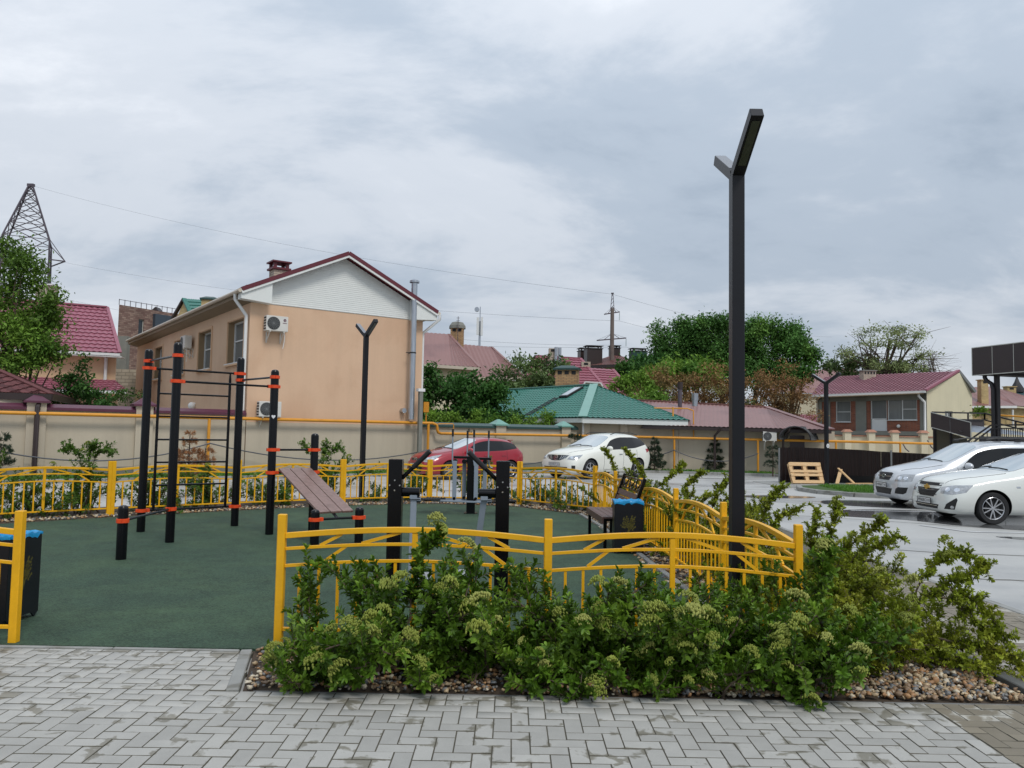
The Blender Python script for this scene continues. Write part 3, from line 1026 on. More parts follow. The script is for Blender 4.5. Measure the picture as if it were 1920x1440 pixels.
# ------------------------------------------------------------------ pull-up frame with ladder and sit-up board
P = {1: (-5.73, 12.31), 2: (-4.82, 11.25), 3: (-4.60, 13.24), 4: (-3.72, 12.27), 0: (-4.77, 9.76), 5: (-3.16, 12.67), 6: (-2.69, 10.94), 7: (-2.15, 11.32)}
HT = {1: 2.86, 2: 2.86, 3: 2.84, 4: 2.57, 0: 0.67, 5: 1.58, 6: 0.54, 7: 0.55}
gym = thing('pull_up_frame', 'black pull-up frame with orange clamps, ladder and wooden sit-up board on green rubber', 'exercise frame', (P[2][0], P[2][1], 0.0))
PR = 0.062
for k, (x, y) in P.items():
    h = HT[k]
    mb = MB().lathe([(0.0, 0.0), (PR, 0.0), (PR, h - 0.05), (PR * .97, h - 0.035), (PR * .78, h - 0.014), (PR * .45, h - 0.003), (0, h)], (x, y, 0), 20)
    po = mb.build('post', M_BLK, gym, w=True)
    if k == 4:
        hs = MB()
        ang = math.atan2(-y, -x)
        c = Vector((x, y, 1.83)) + Vector((math.cos(ang), math.sin(ang), 0)) * (PR + 0.002)
        tx = Vector((-math.sin(ang), math.cos(ang), 0))
        pts = []
        for i in range(20):
            t = 2 * PI * i / 20
            u, v = 16 * math.sin(t) ** 3, 13 * math.cos(t) - 5 * math.cos(2 * t) - 2 * math.cos(3 * t) - math.cos(4 * t)
            pts.append(c + tx * (u * .0019) + Vector((0, 0, v * .0021)))
        hs.add(pts, [tuple(range(20))])
        hs.build('heart_sticker', M_WHITE, po, w=True)


def clamp(k, z, toward=None):
    x, y = P[k]
    mb = MB().lathe([(PR, -0.026), (PR + 0.014, -0.024), (PR + 0.014, 0.024), (PR, 0.026)], (x, y, z), 20)
    if toward is not None:
        d = (Vector((*P[toward], 0)) - Vector((x, y, 0))).normalized()
        c = Vector((x, y, z))
        mb.bar(c + d * PR, c + d * (PR + 0.05), 0.055, 0.05)
        mb.bar(c - d * PR, c - d * (PR + 0.025), 0.05, 0.046)
    mb.build('clamp', M_ORG, gym, w=True, bevel=0)


def hbar(a, b, z, r=0.017, name='bar'):
    p, q = Vector((*P[a], z)), Vector((*P[b], z))
    d = (q - p).normalized()
    MB().cyl(p + d * (PR + .03), q - d * (PR + .03), r, n=10).build(name, M_BLK, gym, w=True)
    clamp(a, z, b)
    clamp(b, z, a)


for a, b, z in ((1, 2, 2.67), (1, 3, 2.56), (2, 4, 2.30), (3, 4, 2.45), (1, 3, 0.335), (2, 0, 0.48), (4, 5, 1.315), (4, 5, 0.96), (6, 7, 0.40)):
    hbar(a, b, z)
p1, p3 = Vector((*P[1], 0)), Vector((*P[3], 0))
dl = (p3 - p1).normalized()
la, lb = p1 + dl * 0.17, p3 - dl * 0.17
for e in (la, lb):
    MB().tube([e + Vector((0, 0, 0.34)), e + Vector((0, 0, 2.44)), e + Vector((0, 0, 2.56))], [0.022, 0.022, 0.013], 10).build('ladder_rail', M_BLK, gym, w=True)
for z in (0.72, 1.08, 1.44, 1.81, 2.17):
    MB().cyl(la + Vector((0, 0, z)), lb + Vector((0, 0, z)), 0.015, n=8).build('rung', M_BLK, gym, w=True)
# sit-up board: three planks on two bearers
A0, B0 = Vector((*P[4], 0.0)), Vector((*P[5], 0.0))
wd_ = (B0 - A0).normalized()
ln_ = (Vector((*P[6], 0)) - A0)
ln_.z = 0
top = A0 + wd_ * 0.10 + Vector((0, 0, 1.015)) + ln_.normalized() * 0.02
bot = A0 + wd_ * 0.10 + ln_ * 0.93 + Vector((0, 0, 0.475))
for i in range(3):
    o_ = wd_ * (0.085 + 0.178 * i)
    up = (bot - top).cross(wd_).normalized()
    MB().bar(top + o_, bot + o_, 0.168, 0.034, up=-up if up.z < 0 else up).build('plank', M_DECK, gym, w=True, bevel=0.004)
dn = Vector((0, 0, -0.035))
for f in (0.12, 0.85):
    c = top.lerp(bot, f) + dn
    MB().bar(c + wd_ * 0.03, c + wd_ * 0.50, 0.04, 0.03).build('bearer', M_BLK, gym, w=True)
c = top.lerp(bot, 0.86) + dn
MB().cyl(c + wd_ * 0.26 - Vector((0, 0, 0.01)), (Vector((*P[6], 0.4)) + Vector((*P[7], 0.4))) / 2, 0.02, n=8).build('strut', M_BLK, gym, w=True)

# ------------------------------------------------------------------ air walker with two square posts
aw = thing('air_walker', 'air walker trainer with two thick square black posts and slanting grips', 'exercise machine', (-0.62, 8.0, 0.0))
for sgn, xx, lean in ((-1, -1.16, 0.0), (1, -0.075, -0.10)):
    e = -sgn
    po = MB().box((xx, 8.0, 0.68), (0.138, 0.138, 1.36)).build('post', M_BLK, aw, w=True, bevel=0.006)
    bo = MB()
    for dx_, dz in ((0, .05), (0, -.05), (-.05, 0), (.05, 0)):
        bo.cyl((xx + dx_, 7.93, 1.10 + dz), (xx + dx_, 7.918, 1.10 + dz), 0.011, 0.008, n=8)
    bo.build('bolt', M_CHROME, po, w=True)
    h0 = Vector((xx + e * 0.065, 7.99, 1.17))
    h1 = Vector((xx + e * 0.34, 7.90, 1.44))
    hb = MB().cyl(h0, h1, 0.021, n=12).build('grip_bar', M_BLK, aw, w=True)
    MB().cyl(h0.lerp(h1, .42), h1 + (h1 - h0) * .03, 0.026, n=12).build('grip', M_RUB, hb, w=True)
    z = 1.03
    MB().cyl((xx + e * .07, 8.0, z), (xx + e * .245, 8.0, z), 0.047, n=16).build('axle_housing', M_BLK, aw, w=True, bevel=0.004)
    t0 = Vector((xx + e * .185, 8.0, 0.99))
    t1 = Vector((xx + e * .185 + lean, 8.0 + (0.16 if sgn > 0 else -0.05), 0.22))
    le = MB()
    le.box((t0.x, 8.0, 0.985), (0.075, 0.075, 0.05))
    le.cyl((t0.x + .03, 8.0, 0.955), (t0.x + .075, 8.0, 0.955), 0.03, n=10, mi=1)
    le.build('hanger', [M_GREY, M_BLK], aw, w=True, bevel=0.004)
    MB().bar(t0 + Vector((0, 0, -.01)), t1, 0.062, 0.03, up=(0, 1, 0)).build('swing_arm', M_GREY, aw, w=True, bevel=0.004)
    fp = MB().box((t1.x + e * .10, t1.y, 0.20), (0.22, 0.34, 0.022)).build('footplate', M_ZINC, aw, w=True, bevel=0.006)
    MB().box((t1.x + e * .10, t1.y, 0.175), (0.16, 0.28, 0.026)).build('underframe', M_RUB, fp, w=True)

# ------------------------------------------------------------------ double ski trainer farther back
sk = thing('ski_trainer', 'grey and black ski trainer with one central post and four upright handles', 'exercise machine', (-0.79, 15.98, 0.0))
X0, Y0 = -0.79, 15.98
MB().box((X0, Y0, 0.575), (0.17, 0.17, 1.15)).build('post', M_BLK, sk, w=True, bevel=0.008)
MB().box((X0, Y0, 0.01), (0.26, 0.26, 0.02)).build('base_plate', M_BLK, sk, w=True)
cb = MB()
cb.box((X0 - 0.20, Y0 - .02, 1.13), (0.33, 0.13, 0.05))
cb.box((X0 + 0.22, Y0 - .02, 1.11), (0.36, 0.13, 0.05))
cb.build('cross_beam', M_BLK, sk, w=True, bevel=0.005)
for i, (hx, az, top_) in enumerate(((-0.385, -0.33, 1.70), (-0.10, -0.15, 1.67), (0.045, 0.10, 1.69), (0.335, 0.27, 1.68))):
    yo = -0.13 if i in (0, 2) else 0.10
    MB().cyl((X0 + az, Y0 - .09, 1.05), (X0 + az, Y0 + .09, 1.05), 0.045, n=12).build('bearing', M_BLK, sk, w=True)
    MB().bar((X0 + az, Y0 + yo, 1.06), (X0 + az, Y0 + yo, 0.30), 0.028, 0.082, up=(1, 0, 0)).build('swing_arm', M_GREY, sk, w=True, bevel=0.006)
    pts = [(X0 + hx, Y0 + yo, top_ - .02), (X0 + hx, Y0 + yo, 1.08), (X0 + hx + .015, Y0 + yo, 0.98), (X0 + hx + .05, Y0 + yo, 0.93), (X0 + hx + .09, Y0 + yo, 0.925)]
    hn = MB().tube(pts, 0.015, 8).build('handle', M_GREY, sk, w=True)
    MB().cyl((X0 + hx, Y0 + yo, top_ - .15), (X0 + hx, Y0 + yo, top_), 0.021, n=10).build('grip', M_RUB, hn, w=True)
    MB().cyl((X0 + az, Y0 + yo - .04, .31), (X0 + az, Y0 + yo + .04, .31), 0.032, n=10).build('pivot', M_BLK, sk, w=True)
for s_, x0, x1 in ((-1, -0.78, 0.34), (1, -0.62, 0.42)):
    MB().bar((X0 + x0, Y0 + (-.15 if s_ < 0 else .12), 0.265), (X0 + x1, Y0 + (-.15 if s_ < 0 else .12), 0.245), 0.06, 0.035).build('ski_beam', M_GREY, sk, w=True, bevel=0.005)
for tx_, ty_ in ((-0.80, -.16), (-0.72, .14), (0.72, -.16), (0.66, .14)):
    tr = MB().box((X0 + tx_, Y0 + ty_, 0.285), (0.40, 0.17, 0.02))
    for q in range(7):
        tr.box((X0 + tx_ - .17 + q * .056, Y0 + ty_, 0.30), (0.012, 0.16, 0.014))
    tr.build('tread', M_RUB, sk, w=True)
MB().bar((X0 + .30, Y0 - .15, .25), (X0 + .9, Y0 - .15, .25), 0.05, 0.03).build('tread_bracket', M_BLK, sk, w=True)
MB().bar((X0 - .5, Y0 + .0, .25), (X0 - .95, Y0 + .0, .25), 0.05, 0.03).build('tread_bracket', M_BLK, sk, w=True)

# ------------------------------------------------------------------ park bench
bn = thing('park_bench', 'park bench with brown slats and ornate black iron back beside the bin', 'bench', (1.50, 12.05, 0.0), rad(93))
BL = 1.50     # local x runs along the bench, local +y is the sitter's front
for i in range(4):
    MB().box((0, -0.155 + 0.099 * i, 0.455), (BL, 0.092, 0.032)).build('slat', M_BENCHW, bn, bevel=0.005)
MB().box((0, 0.205, 0.42), (BL, 0.026, 0.10)).build('apron', M_BENCHW, bn, bevel=0.004)
bk = lambda z: -0.215 - (z - 0.50) * 0.36
for i in range(3):
    z = 0.545 + 0.098 * i
    MB().bar((-BL / 2 + .02, bk(z), z), (BL / 2 - .02, bk(z), z), 0.026, 0.09, up=(0, -0.34, 0.94)).build('back_slat', M_BENCHW, bn, bevel=0.004)
for s_ in (-1, 1):
    x = s_ * (BL / 2 - 0.03)
    for y in (0.17, -0.18):
        MB().box((x, y, 0.22), (0.045, 0.045, 0.44)).build('leg', M_BLK, bn, bevel=0.004)
    MB().box((x, 0.0, 0.425), (0.04, 0.31, 0.03)).build('seat_bearer', M_BLK, bn)
    MB().bar((x, -0.19, 0.43), (x, bk(1.02), 1.02), 0.05, 0.05, up=(0, 1, 0)).build('back_post', M_BLK, bn, bevel=0.004)
orn = MB()
for z in (0.985, 0.825):
    orn.bar((-BL / 2 + .05, bk(z), z), (BL / 2 - .05, bk(z), z), 0.022, 0.022)
for k in range(6):
    cx = -BL / 2 + 0.19 + k * 0.225
    pts = []
    for i in range(17):
        u = i / 16 * 2 - 1
        z = 0.905 + 0.072 * u
        pts.append((cx + 0.05 * math.sin(u * PI) * (1 if k % 2 else -1), bk(z), z))
    orn.tube(pts, 0.012, 6)
    orn.tube([(cx + .06 * math.cos(t), bk(.87 + .035 * math.sin(t)), .87 + .035 * math.sin(t)) for t in np.linspace(0.2, 4.6, 9)], 0.008, 6)
orn.build('ornate_back_rail', M_BLK, bn)


# ------------------------------------------------------------------ litter bins
def tree_emblem(mb, fn, s=1.0):
    """the gold tree cut-out: fn(u, v) gives a point on the panel"""
    def stroke(pts, w0, w1):
        n = len(pts)
        vs = []
        for i, p in enumerate(pts):
            a = pts[max(0, i - 1)]
            b = pts[min(n - 1, i + 1)]
            d = Vector((b[0] - a[0], b[1] - a[1])).normalized()
            w = (w0 + (w1 - w0) * i / (n - 1)) / 2
            vs += [fn(p[0] - d.y * w, p[1] + d.x * w), fn(p[0] + d.y * w, p[1] - d.x * w)]
        mb.add(vs, [(2 * i, 2 * i + 1, 2 * i + 3, 2 * i + 2) for i in range(n - 1)])
    stroke([(-.045, -.15), (-.02, -.09), (0, -.04), (.004, 0)], .034, .024)
    rr = random.Random(5)
    for a0, ln in ((150, .10), (125, .13), (100, .16), (80, .17), (60, .15), (35, .12), (10, .08)):
        p = (0.0, -0.02 + rr.uniform(-.01, .02))
        pts = [p]
        a = rad(a0)
        for i in range(5):
            a += rad(rr.uniform(-14, 14)) + (rad(90) - a) * .12
            p = (p[0] + math.cos(a) * ln / 5, p[1] + math.sin(a) * ln / 5)
            pts.append(p)
            if i >= 1:
                for sd in (-1, 1):
                    c = (p[0] + math.cos(a + sd * 1.0) * .024, p[1] + math.sin(a + sd * 1.0) * .024)
                    r = rr.uniform(.008, .013)
                    mb.add([fn(c[0] + r * math.cos(t) * .8, c[1] + r * math.sin(t) * 1.15) for t in np.linspace(0, 2 * PI, 8)[:-1]], [tuple(range(7))])
        stroke(pts, .014, .004)


def bin_(loc, rz, label):
    t = thing('litter_bin', label, 'litter bin', loc, rz, group='black litter bins with blue liners')
    w, h = 0.40, 0.71
    for k in range(4):
        a = k * PI / 2
        R = Matrix.Rotation(a, 4, 'Z')
        mb = MB()
        out = [(-w / 2 + .002, -w / 2, 0.04), (-w / 2 + .05, -w / 2, 0.0), (-w / 2 + .09, -w / 2, 0.04), (w / 2 - .09, -w / 2, 0.04), (w / 2 - .05, -w / 2, 0.0), (w / 2 - .002, -w / 2, 0.04),
               (w / 2 - .002, -w / 2, h), (-w / 2 + .002, -w / 2, h)]
        mb.prism([R @ Vector(p) for p in out], R.to_3x3() @ Vector((0, 0.012, 0)))
        pn = mb.build('side_panel', M_BIN, t)
        em = MB()
        tree_emblem(em, lambda u, v: R @ Vector((u, -w / 2 - 0.0012, 0.36 + v)))
        em.build('gold_tree_cutout', M_BINGOLD, pn, smooth=0)
    bag = MB()
    n = 48
    rings = []
    rb = random.Random(int(loc[0] * 100))
    for j, (o, z) in enumerate(((w / 2 + .004, h - 0.028), (w / 2 + .006, h - 0.008), (w / 2 + .002, h + .008), (w / 2 - .03, h + .004), (w / 2 - .09, h - .05), (w / 2 - .13, h - .2))):
        ring = []
        for i in range(n):
            u = i / n * 4
            sd, f = int(u), u - int(u)
            p = [(-1 + 2 * f, -1), (1, -1 + 2 * f), (1 - 2 * f, 1), (-1, 1 - 2 * f)][sd]
            jz = rb.uniform(-.012, .012) if j != 0 else rb.uniform(-.018, .018)
            ring.append((p[0] * o, p[1] * o, z + jz))
        rings.append(ring)
    vs = [p for r in rings for p in r]
    fs = [(j * n + i, j * n + (i + 1) % n, (j + 1) * n + (i + 1) % n, (j + 1) * n + i) for j in range(len(rings) - 1) for i in range(n)]
    bag.add(vs, fs)
    bag.build('bag_liner', M_BAG, t, smooth=60)
    return t


bin_((-4.26, 6.68, 0.01), rad(-4), 'black litter bin with blue bag beside the entrance gap, half behind a fence post')
bin_((1.66, 11.12, 0.01), rad(-3), 'black litter bin with blue bag between the bench and the side fence')


# ------------------------------------------------------------------ street lamps with two raised arms
def lamp(loc, rz, zj, label, sticker=False):
    t = thing('street_lamp', label, 'street lamp', loc, rz, group='black street lamps with two raised arms')
    w, d = 0.105, 0.115
    MB().box((0, 0, zj / 2), (w, d, zj)).build('post', M_LAMP, t, bevel=0.003)
    MB().box((0, 0, 0.012), (0.26, 0.26, 0.024)).build('base_plate', M_LAMP, t, bevel=0.003)
    for s_ in (-1, 1):
        a = Vector((0, 0, zj + 0.0))
        e = Vector((0, s_ * 0.56, zj + 0.33))
        dr = (e - a).normalized()
        up = Vector((0, -s_ * dr.z, abs(dr.y)))
        ar = MB().bar(a + dr * .002 - up * .0, e, w - .001, 0.088, up=up).build('arm', M_LAMP, t, bevel=0.003)
        pl = MB()
        pl.bar(a + dr * .09 + up * .046, e - dr * .004 + up * .046, w - .008, 0.004, up=up)
        pl.build('skylit_top', M_LAMPSKY, ar)  # thin strip whose pale colour stands for skylight on the arm
        le = MB()
        le.bar(a + dr * .15 - up * .0455, e - dr * .05 - up * .0455, w * .62, 0.004, up=up)
        le.build('lens', M_LENS, ar)
    if sticker:
        st = MB()
        st.cyl((-.0, -d / 2 - .001, 1.42), (0, -d / 2 - .004, 1.42), 0.075, n=20)
        st.build('round_notice', M_WHITE, t)
        k = MB()
        for q in range(3):
            k.box((0, -d / 2 - .005, 1.40 + q * .022), (0.06 - .01 * q, 0.002, 0.008))
        k.build('notice_print', M_RUB, t)
    return t


lamp((1.91, 6.65, 0.0), 0.0, 3.90, 'nearest and tallest looking street lamp, rising from the fence corner in front')
lamp((-3.62, 19.25, -0.02), rad(34), 3.98, 'street lamp standing before the peach house, beyond the back fence')
lamp((10.84, 27.0, -0.03), rad(31), 3.56, 'street lamp on the grass island beside the wooden pallets', True)


# ------------------------------------------------------------------ parked cars
def paint(name, col, flake=0.0, rough=0.3):
    m = mat(name, col, rough=rough, var=0.03, vscale=1.5, coat=0.9, spec=0.5, metal=flake)
    return m


M_PWHITE = paint('white_car_paint', srgb(222, 224, 218))
M_PPEARL = paint('cream_white_car_paint', srgb(228, 228, 218))
M_PSILV = paint('silver_car_paint', srgb(202, 205, 208), 0.3, 0.3)
M_PRED = paint('dark_red_car_paint', srgb(152, 14, 34), 0.1)
M_CGLASS = mat('car_window_glass', (0.005, 0.006, 0.007), rough=0.03, var=0.1, vscale=1.0, spec=0.42)
M_WSGLASS = mat('windscreen_glass', (0.52, 0.58, 0.60), rough=0.05, metal=0.62, var=0.06, vscale=1.0, spec=0.8, coat=1.0)  # pale metallic base colour stands in for the bright sky reflected in the glass
M_TRIM = mat('black_car_trim', (0.012, 0.012, 0.013), rough=0.5, var=0.15, vscale=10)
M_TYRE = mat('car_tyre_rubber', (0.016, 0.016, 0.017), rough=0.75, var=0.25, vscale=12, bump=0.2, bscale=60)
M_RIM = mat('alloy_rim', (0.50, 0.50, 0.51), rough=0.25, metal=0.8, var=0.08)
M_HLAMP = mat('headlamp_glass', (0.40, 0.41, 0.42), rough=0.08, var=0.35, vscale=16, metal=0.35, coat=1.0)
M_HLIN = mat('headlamp_reflector', (0.75, 0.76, 0.78), rough=0.12, metal=0.9, var=0.2, vscale=30)
M_TLAMP = mat('tail_lamp_red', srgb(150, 12, 26), rough=0.1, var=0.15, vscale=10, coat=1.0)
M_GOLD = mat('gold_emblem', srgb(206, 168, 84), rough=0.3, metal=0.7, var=0.05)
M_PLATE = mat('number_plate_white', srgb(214, 214, 212), rough=0.45, var=0.04)
M_PTEXT = mat('number_plate_print', (0.02, 0.02, 0.022), rough=0.6, var=0.05)


def text_mesh(body, size, m, name='lettering', ext=0.001, align='CENTER'):
    cu = bpy.data.curves.new(name, 'FONT')
    cu.body = body
    cu.size = size
    cu.extrude = ext
    cu.align_x = align
    cu.align_y = 'CENTER'
    ob = bpy.data.objects.new(name, cu)
    COL.objects.link(ob)
    dg = bpy.context.evaluated_depsgraph_get()
    me = bpy.data.meshes.new_from_object(ob.evaluated_get(dg))
    bpy.data.objects.remove(ob)
    me.name = name
    me.materials.clear()
    me.materials.append(m)
    return me


def car_cage(rows):
    bm = bmesh.new()
    cl = bm.edges.layers.float.new('crease_edge')
    grid = []
    for (xl, xb, xt, zb, wl, wm, z1, zs, ws, zt, wt, cr, dx) in rows:
        half = [(xl, 0, zb), (xl, wl, zb), (xl, wm, z1), (xl + (xb - xl) * .7, wm, z1 + (zs - z1) * .58), (xb, ws, zs),
                (xb + (xt - xb) * .78, ws + (wt - ws) * .74 + .012, zs + (zt - zs) * .80), (xt, wt, zt), (xt + dx * .7, wt * .55, zt + cr * .7), (xt + dx, 0, zt + cr)]
        ring = [bm.verts.new(p) for p in half] + [bm.verts.new((p[0], -p[1], p[2])) for p in half[-2:0:-1]]
        grid.append(ring)
    n = len(grid[0])          # 16: 0..8 left side bottom to roof, 9..15 right side back down

    def slot(r, k):
        k = k if k < 8 else 15 - k           # mirrored strip index
        if r == 4 and k in (6, 7):
            return 1
        if k == 4:
            return {5: 2, 6: 3, 7: 4}.get(r, 0)
        if r == 8 and k in (6, 7):
            return 5
        return 0

    for r in range(len(grid) - 1):
        for k in range(n):
            f = bm.faces.new((grid[r][k], grid[r][(k + 1) % n], grid[r + 1][(k + 1) % n], grid[r + 1][k]))
            f.material_index = slot(r, k)
    bm.faces.new(grid[0][::-1])
    bm.faces.new(grid[-1])
    for e in bm.edges:
        ms_ = {f.material_index for f in e.link_faces}
        if len(ms_) > 1 and any(ms_):
            e[cl] = 0.55
    for r in range(len(grid) - 1):
        for k, w in ((4, 0.4), (1, 0.45), (12, 0.4), (15, 0.45), (6, .25), (10, .25)):
            e = bm.edges.get((grid[r][k], grid[r + 1][k]))
            if e:
                e[cl] = max(e[cl], w)
    bmesh.ops.recalc_face_normals(bm, faces=bm.faces)
    me = bpy.data.meshes.new('cage')
    bm.to_mesh(me)
    bm.free()
    return me


class Car:
    def __init__(s, name, label, rows, pm, loc, rz, axles, wr, track, group, glass2=None):
        s.t = thing(name, label, 'car', loc, rz, group)
        s.paint = pm
        me = car_cage(rows)
        mats = [pm] + [M_TRIM] * 5
        for m in mats:
            me.materials.append(m)
        ob = link('body', me)
        sub = ob.modifiers.new('s', 'SUBSURF')
        sub.levels = sub.render_levels = 2
        dg = bpy.context.evaluated_depsgraph_get()
        full = bpy.data.meshes.new_from_object(ob.evaluated_get(dg))
        ob.modifiers.clear()
        ob.data = full
        # glass: the window faces, set in from the seal and 3 mm proud
        names = {1: 'windscreen', 2: 'side_window', 3: 'side_window', 4: 'side_window', 5: 'rear_window'}
        s.bvh = BVHTree.FromPolygons([v.co for v in full.vertices], [p.vertices[:] for p in full.polygons])
        for k, nm in names.items():
            for sg in ((0,) if k in (1, 5) else (1, -1)):
                bm = bmesh.new()
                bm.from_mesh(full)
                kill = [f for f in bm.faces if f.material_index != k or (sg and f.calc_center_median().y * sg < 0)]
                bmesh.ops.delete(bm, geom=kill, context='FACES')
                if not bm.faces:
                    bm.free()
                    continue
                old = set(bm.faces)
                r = bmesh.ops.inset_region(bm, faces=list(bm.faces), thickness=0.022, use_even_offset=True)
                bmesh.ops.delete(bm, geom=r['faces'], context='FACES')
                bm.normal_update()
                for v in bm.verts:
                    v.co += v.normal * 0.004
                g = bpy.data.meshes.new(nm)
                bm.to_mesh(g)
                bm.free()
                g.materials.clear()
                g.materials.append(M_WSGLASS if k == 1 else M_CGLASS)
                for p in g.polygons:
                    p.material_index = 0
                    p.use_smooth = True
                link(nm, g, s.t)
        # wheel arches cut out of the body
        for x in axles:
            cut = MB()
            for sg in (1, -1):
                cut.cyl((x, sg * (track - .30), wr), (x, sg * 1.3, wr), wr + 0.055, n=40)
            cm = cut.mesh('cut', mats, smooth=0)
            cm.polygons.foreach_set('material_index', [1] * len(cm.polygons))
            co = link('cut', cm)
            bo = ob.modifiers.new('b', 'BOOLEAN')
            bo.operation = 'DIFFERENCE'
            bo.solver = 'EXACT'
            bo.object = co
            dg = bpy.context.evaluated_depsgraph_get()
            nm = bpy.data.meshes.new_from_object(ob.evaluated_get(dg))
            ob.modifiers.clear()
            ob.data = nm
            bpy.data.objects.remove(co)
        me = ob.data
        me.name = 'body'
        me.polygons.foreach_set('use_smooth', [True] * len(me.polygons))
        me.set_sharp_from_angle(angle=rad(38))
        ob.parent = s.t
        s.body = ob
        s.axles, s.wr, s.track = axles, wr, track

    def wheels(s, spokes=5, double=True, rim_r=0.72, tyre_w=0.2, front_steer=0.0, rim=None):
        wr = s.wr
        rr = wr * rim_r
        R = Matrix.Rotation(PI / 2, 3, 'X')
        tw = tyre_w / 2
        ty = MB().lathe([(rr, -tw * .8), (rr + .012, -tw * .95), (wr * .93, -tw), (wr, -tw * .7), (wr, tw * .7), (wr * .93, tw), (rr + .012, tw * .95), (rr, tw * .8), (rr * .96, 0), (rr, -tw * .8)], n=40, M=R)
        tym = ty.mesh('tyre', M_TYRE, smooth=40)
        rm = MB()
        rm.lathe([(rr, tw * .86), (rr * .97, tw * .9), (rr * .92, tw * .8), (rr * .90, 0.0), (rr * .93, 0), (rr, tw * .86)], n=36, M=R)
        rm.lathe([(0, tw * .78), (rr * .12, tw * .78), (rr * .17, tw * .66), (rr * .17, tw * .3), (0, tw * .3)], n=16, M=R)
        for k in range(spokes):
            for q in ((-1, 1) if double else (0,)):
                a = 2 * PI * k / spokes
                a0, a1 = a + q * .16, a + q * (.24 if double else 0)
                p = Vector((math.cos(a0) * rr * .12, -tw * .62, math.sin(a0) * rr * .12))
                e = Vector((math.cos(a1) * rr * .93, -tw * .74, math.sin(a1) * rr * .93))
                rm.bar(p, e, rr * (.10 if double else .22), 0.022, up=(0, 1, 0))
        rmm = rm.mesh('rim', rim or M_RIM, smooth=35)
        hub = MB().lathe([(0, 0), (rr * .93, 0), (rr * .93, -.03), (0, -.03)], n=24, M=R)
        disc = hub.lathe([(rr * .2, .02), (rr * .66, .02), (rr * .66, .035), (rr * .2, .035)], n=24, M=R).mesh('wheel', M_TRIM)
        for x in s.axles:
            for sg in (1, -1):
                w = link('wheel', disc, s.t, (x, sg * s.track, wr))
                w.rotation_euler = (0, 0, (PI if sg > 0 else 0) + (front_steer if x > 0 else 0))
                w.rotation_euler.y = 0.3 * x
                link('tyre', tym, w)
                link('rim', rmm, w)

    def hit(s, p, d):
        loc, nrm, i, dist = s.bvh.ray_cast(Vector(p) - Vector(d) * 3, Vector(d))
        if loc is None:
            loc, nrm, i, dist = s.bvh.find_nearest(Vector(p))
        return loc

    def patch(s, name, m, poly, d, c=(0, 0, 0), off=0.006, rings=4, parent=None, nseg=28, label=None):
        """a fitted piece: outline in (u, v) seen along d, laid on the body with a small step all round"""
        d = Vector(d).normalized()
        U = Vector((0, 0, 1)).cross(d).normalized()
        Vv = d.cross(U)
        if Vv.z < 0:
            Vv = -Vv
        # resample
        pts = [Vector((*p, 0)) for p in poly]
        per = sum((pts[(i + 1) % len(pts)] - pts[i]).length for i in range(len(pts)))
        out = []
        for i in range(len(pts)):
            a, b = pts[i], pts[(i + 1) % len(pts)]
            k = max(1, round((b - a).length / per * nseg))
            out += [a.lerp(b, j / k) for j in range(k)]
        n = len(out)
        cc = sum(out, Vector()) / n
        f3 = lambda q: s.hit(Vector(c) + U * q.x + Vv * q.y, d)
        vs = [f3(cc) - d * off]
        fs = []
        for r in range(1, rings + 1):
            for q in out:
                vs.append(f3(cc.lerp(q, r / rings)) - d * off)
        for q in out:
            vs.append(f3(q) + d * 0.012)
        for i in range(n):
            j = (i + 1) % n
            fs.append((0, 1 + i, 1 + j))
            for r in range(rings):
                a, b = 1 + r * n, 1 + (r + 1) * n
                fs.append((a + i, b + i, b + j, a + j))
        mb = MB().add(vs, fs)
        bm = bmesh.new()
        me = mb.mesh(name, m, smooth=0)
        bm.from_mesh(me)
        bmesh.ops.recalc_face_normals(bm, faces=bm.faces)
        if bm.faces[:][0].normal.dot(d) > 0:
            bmesh.ops.reverse_faces(bm, faces=bm.faces)
        bm.to_mesh(me)
        bm.free()
        me.polygons.foreach_set('use_smooth', [True] * len(me.polygons))
        me.set_sharp_from_angle(angle=rad(40))
        return link(name, me, parent or s.t, label=label)

    def line(s, pts, d, r=0.0055, name='panel_gap', m=None, lift=0.0):
        d = Vector(d).normalized()
        P_ = []
        for a, b in zip(pts[:-1], pts[1:]):
            a, b = Vector(a), Vector(b)
            k = max(1, int((b - a).length / 0.05))
            P_ += [s.hit(a.lerp(b, i / k), d) - d * lift for i in range(k)]
        P_.append(s.hit(Vector(pts[-1]), d) - d * lift)
        return MB().tube(P_, r, 5).build(name, m or M_TRIM, s.t)

    def mirror(s, x, z, y, m=None):
        for sg in (1, -1):
            mb = MB().ball((x, sg * (y + .11), z), 0.12, 14, 8, (.75, 1.1, .75))
            o = mb.build('wing_mirror', m or s.paint, s.t, smooth=60)
            MB().bar((x - .01, sg * (y - .06), z - .045), (x - .01, sg * (y + .06), z - .03), 0.06, 0.03).build('mirror_arm', M_TRIM, o)

    def handles(s, xs, z, m=None):
        for sg in (1, -1):
            for x in xs:
                p = s.hit((x, 0, z), (0, -sg, 0)) if False else s.hit((x, sg * 1.5, z), (0, -sg, 0))
                MB().bar((x - .10, p.y + sg * .022, z), (x + .10, p.y + sg * .022, z), 0.02, 0.026).build('door_handle', m or s.paint, s.t, bevel=0.006)

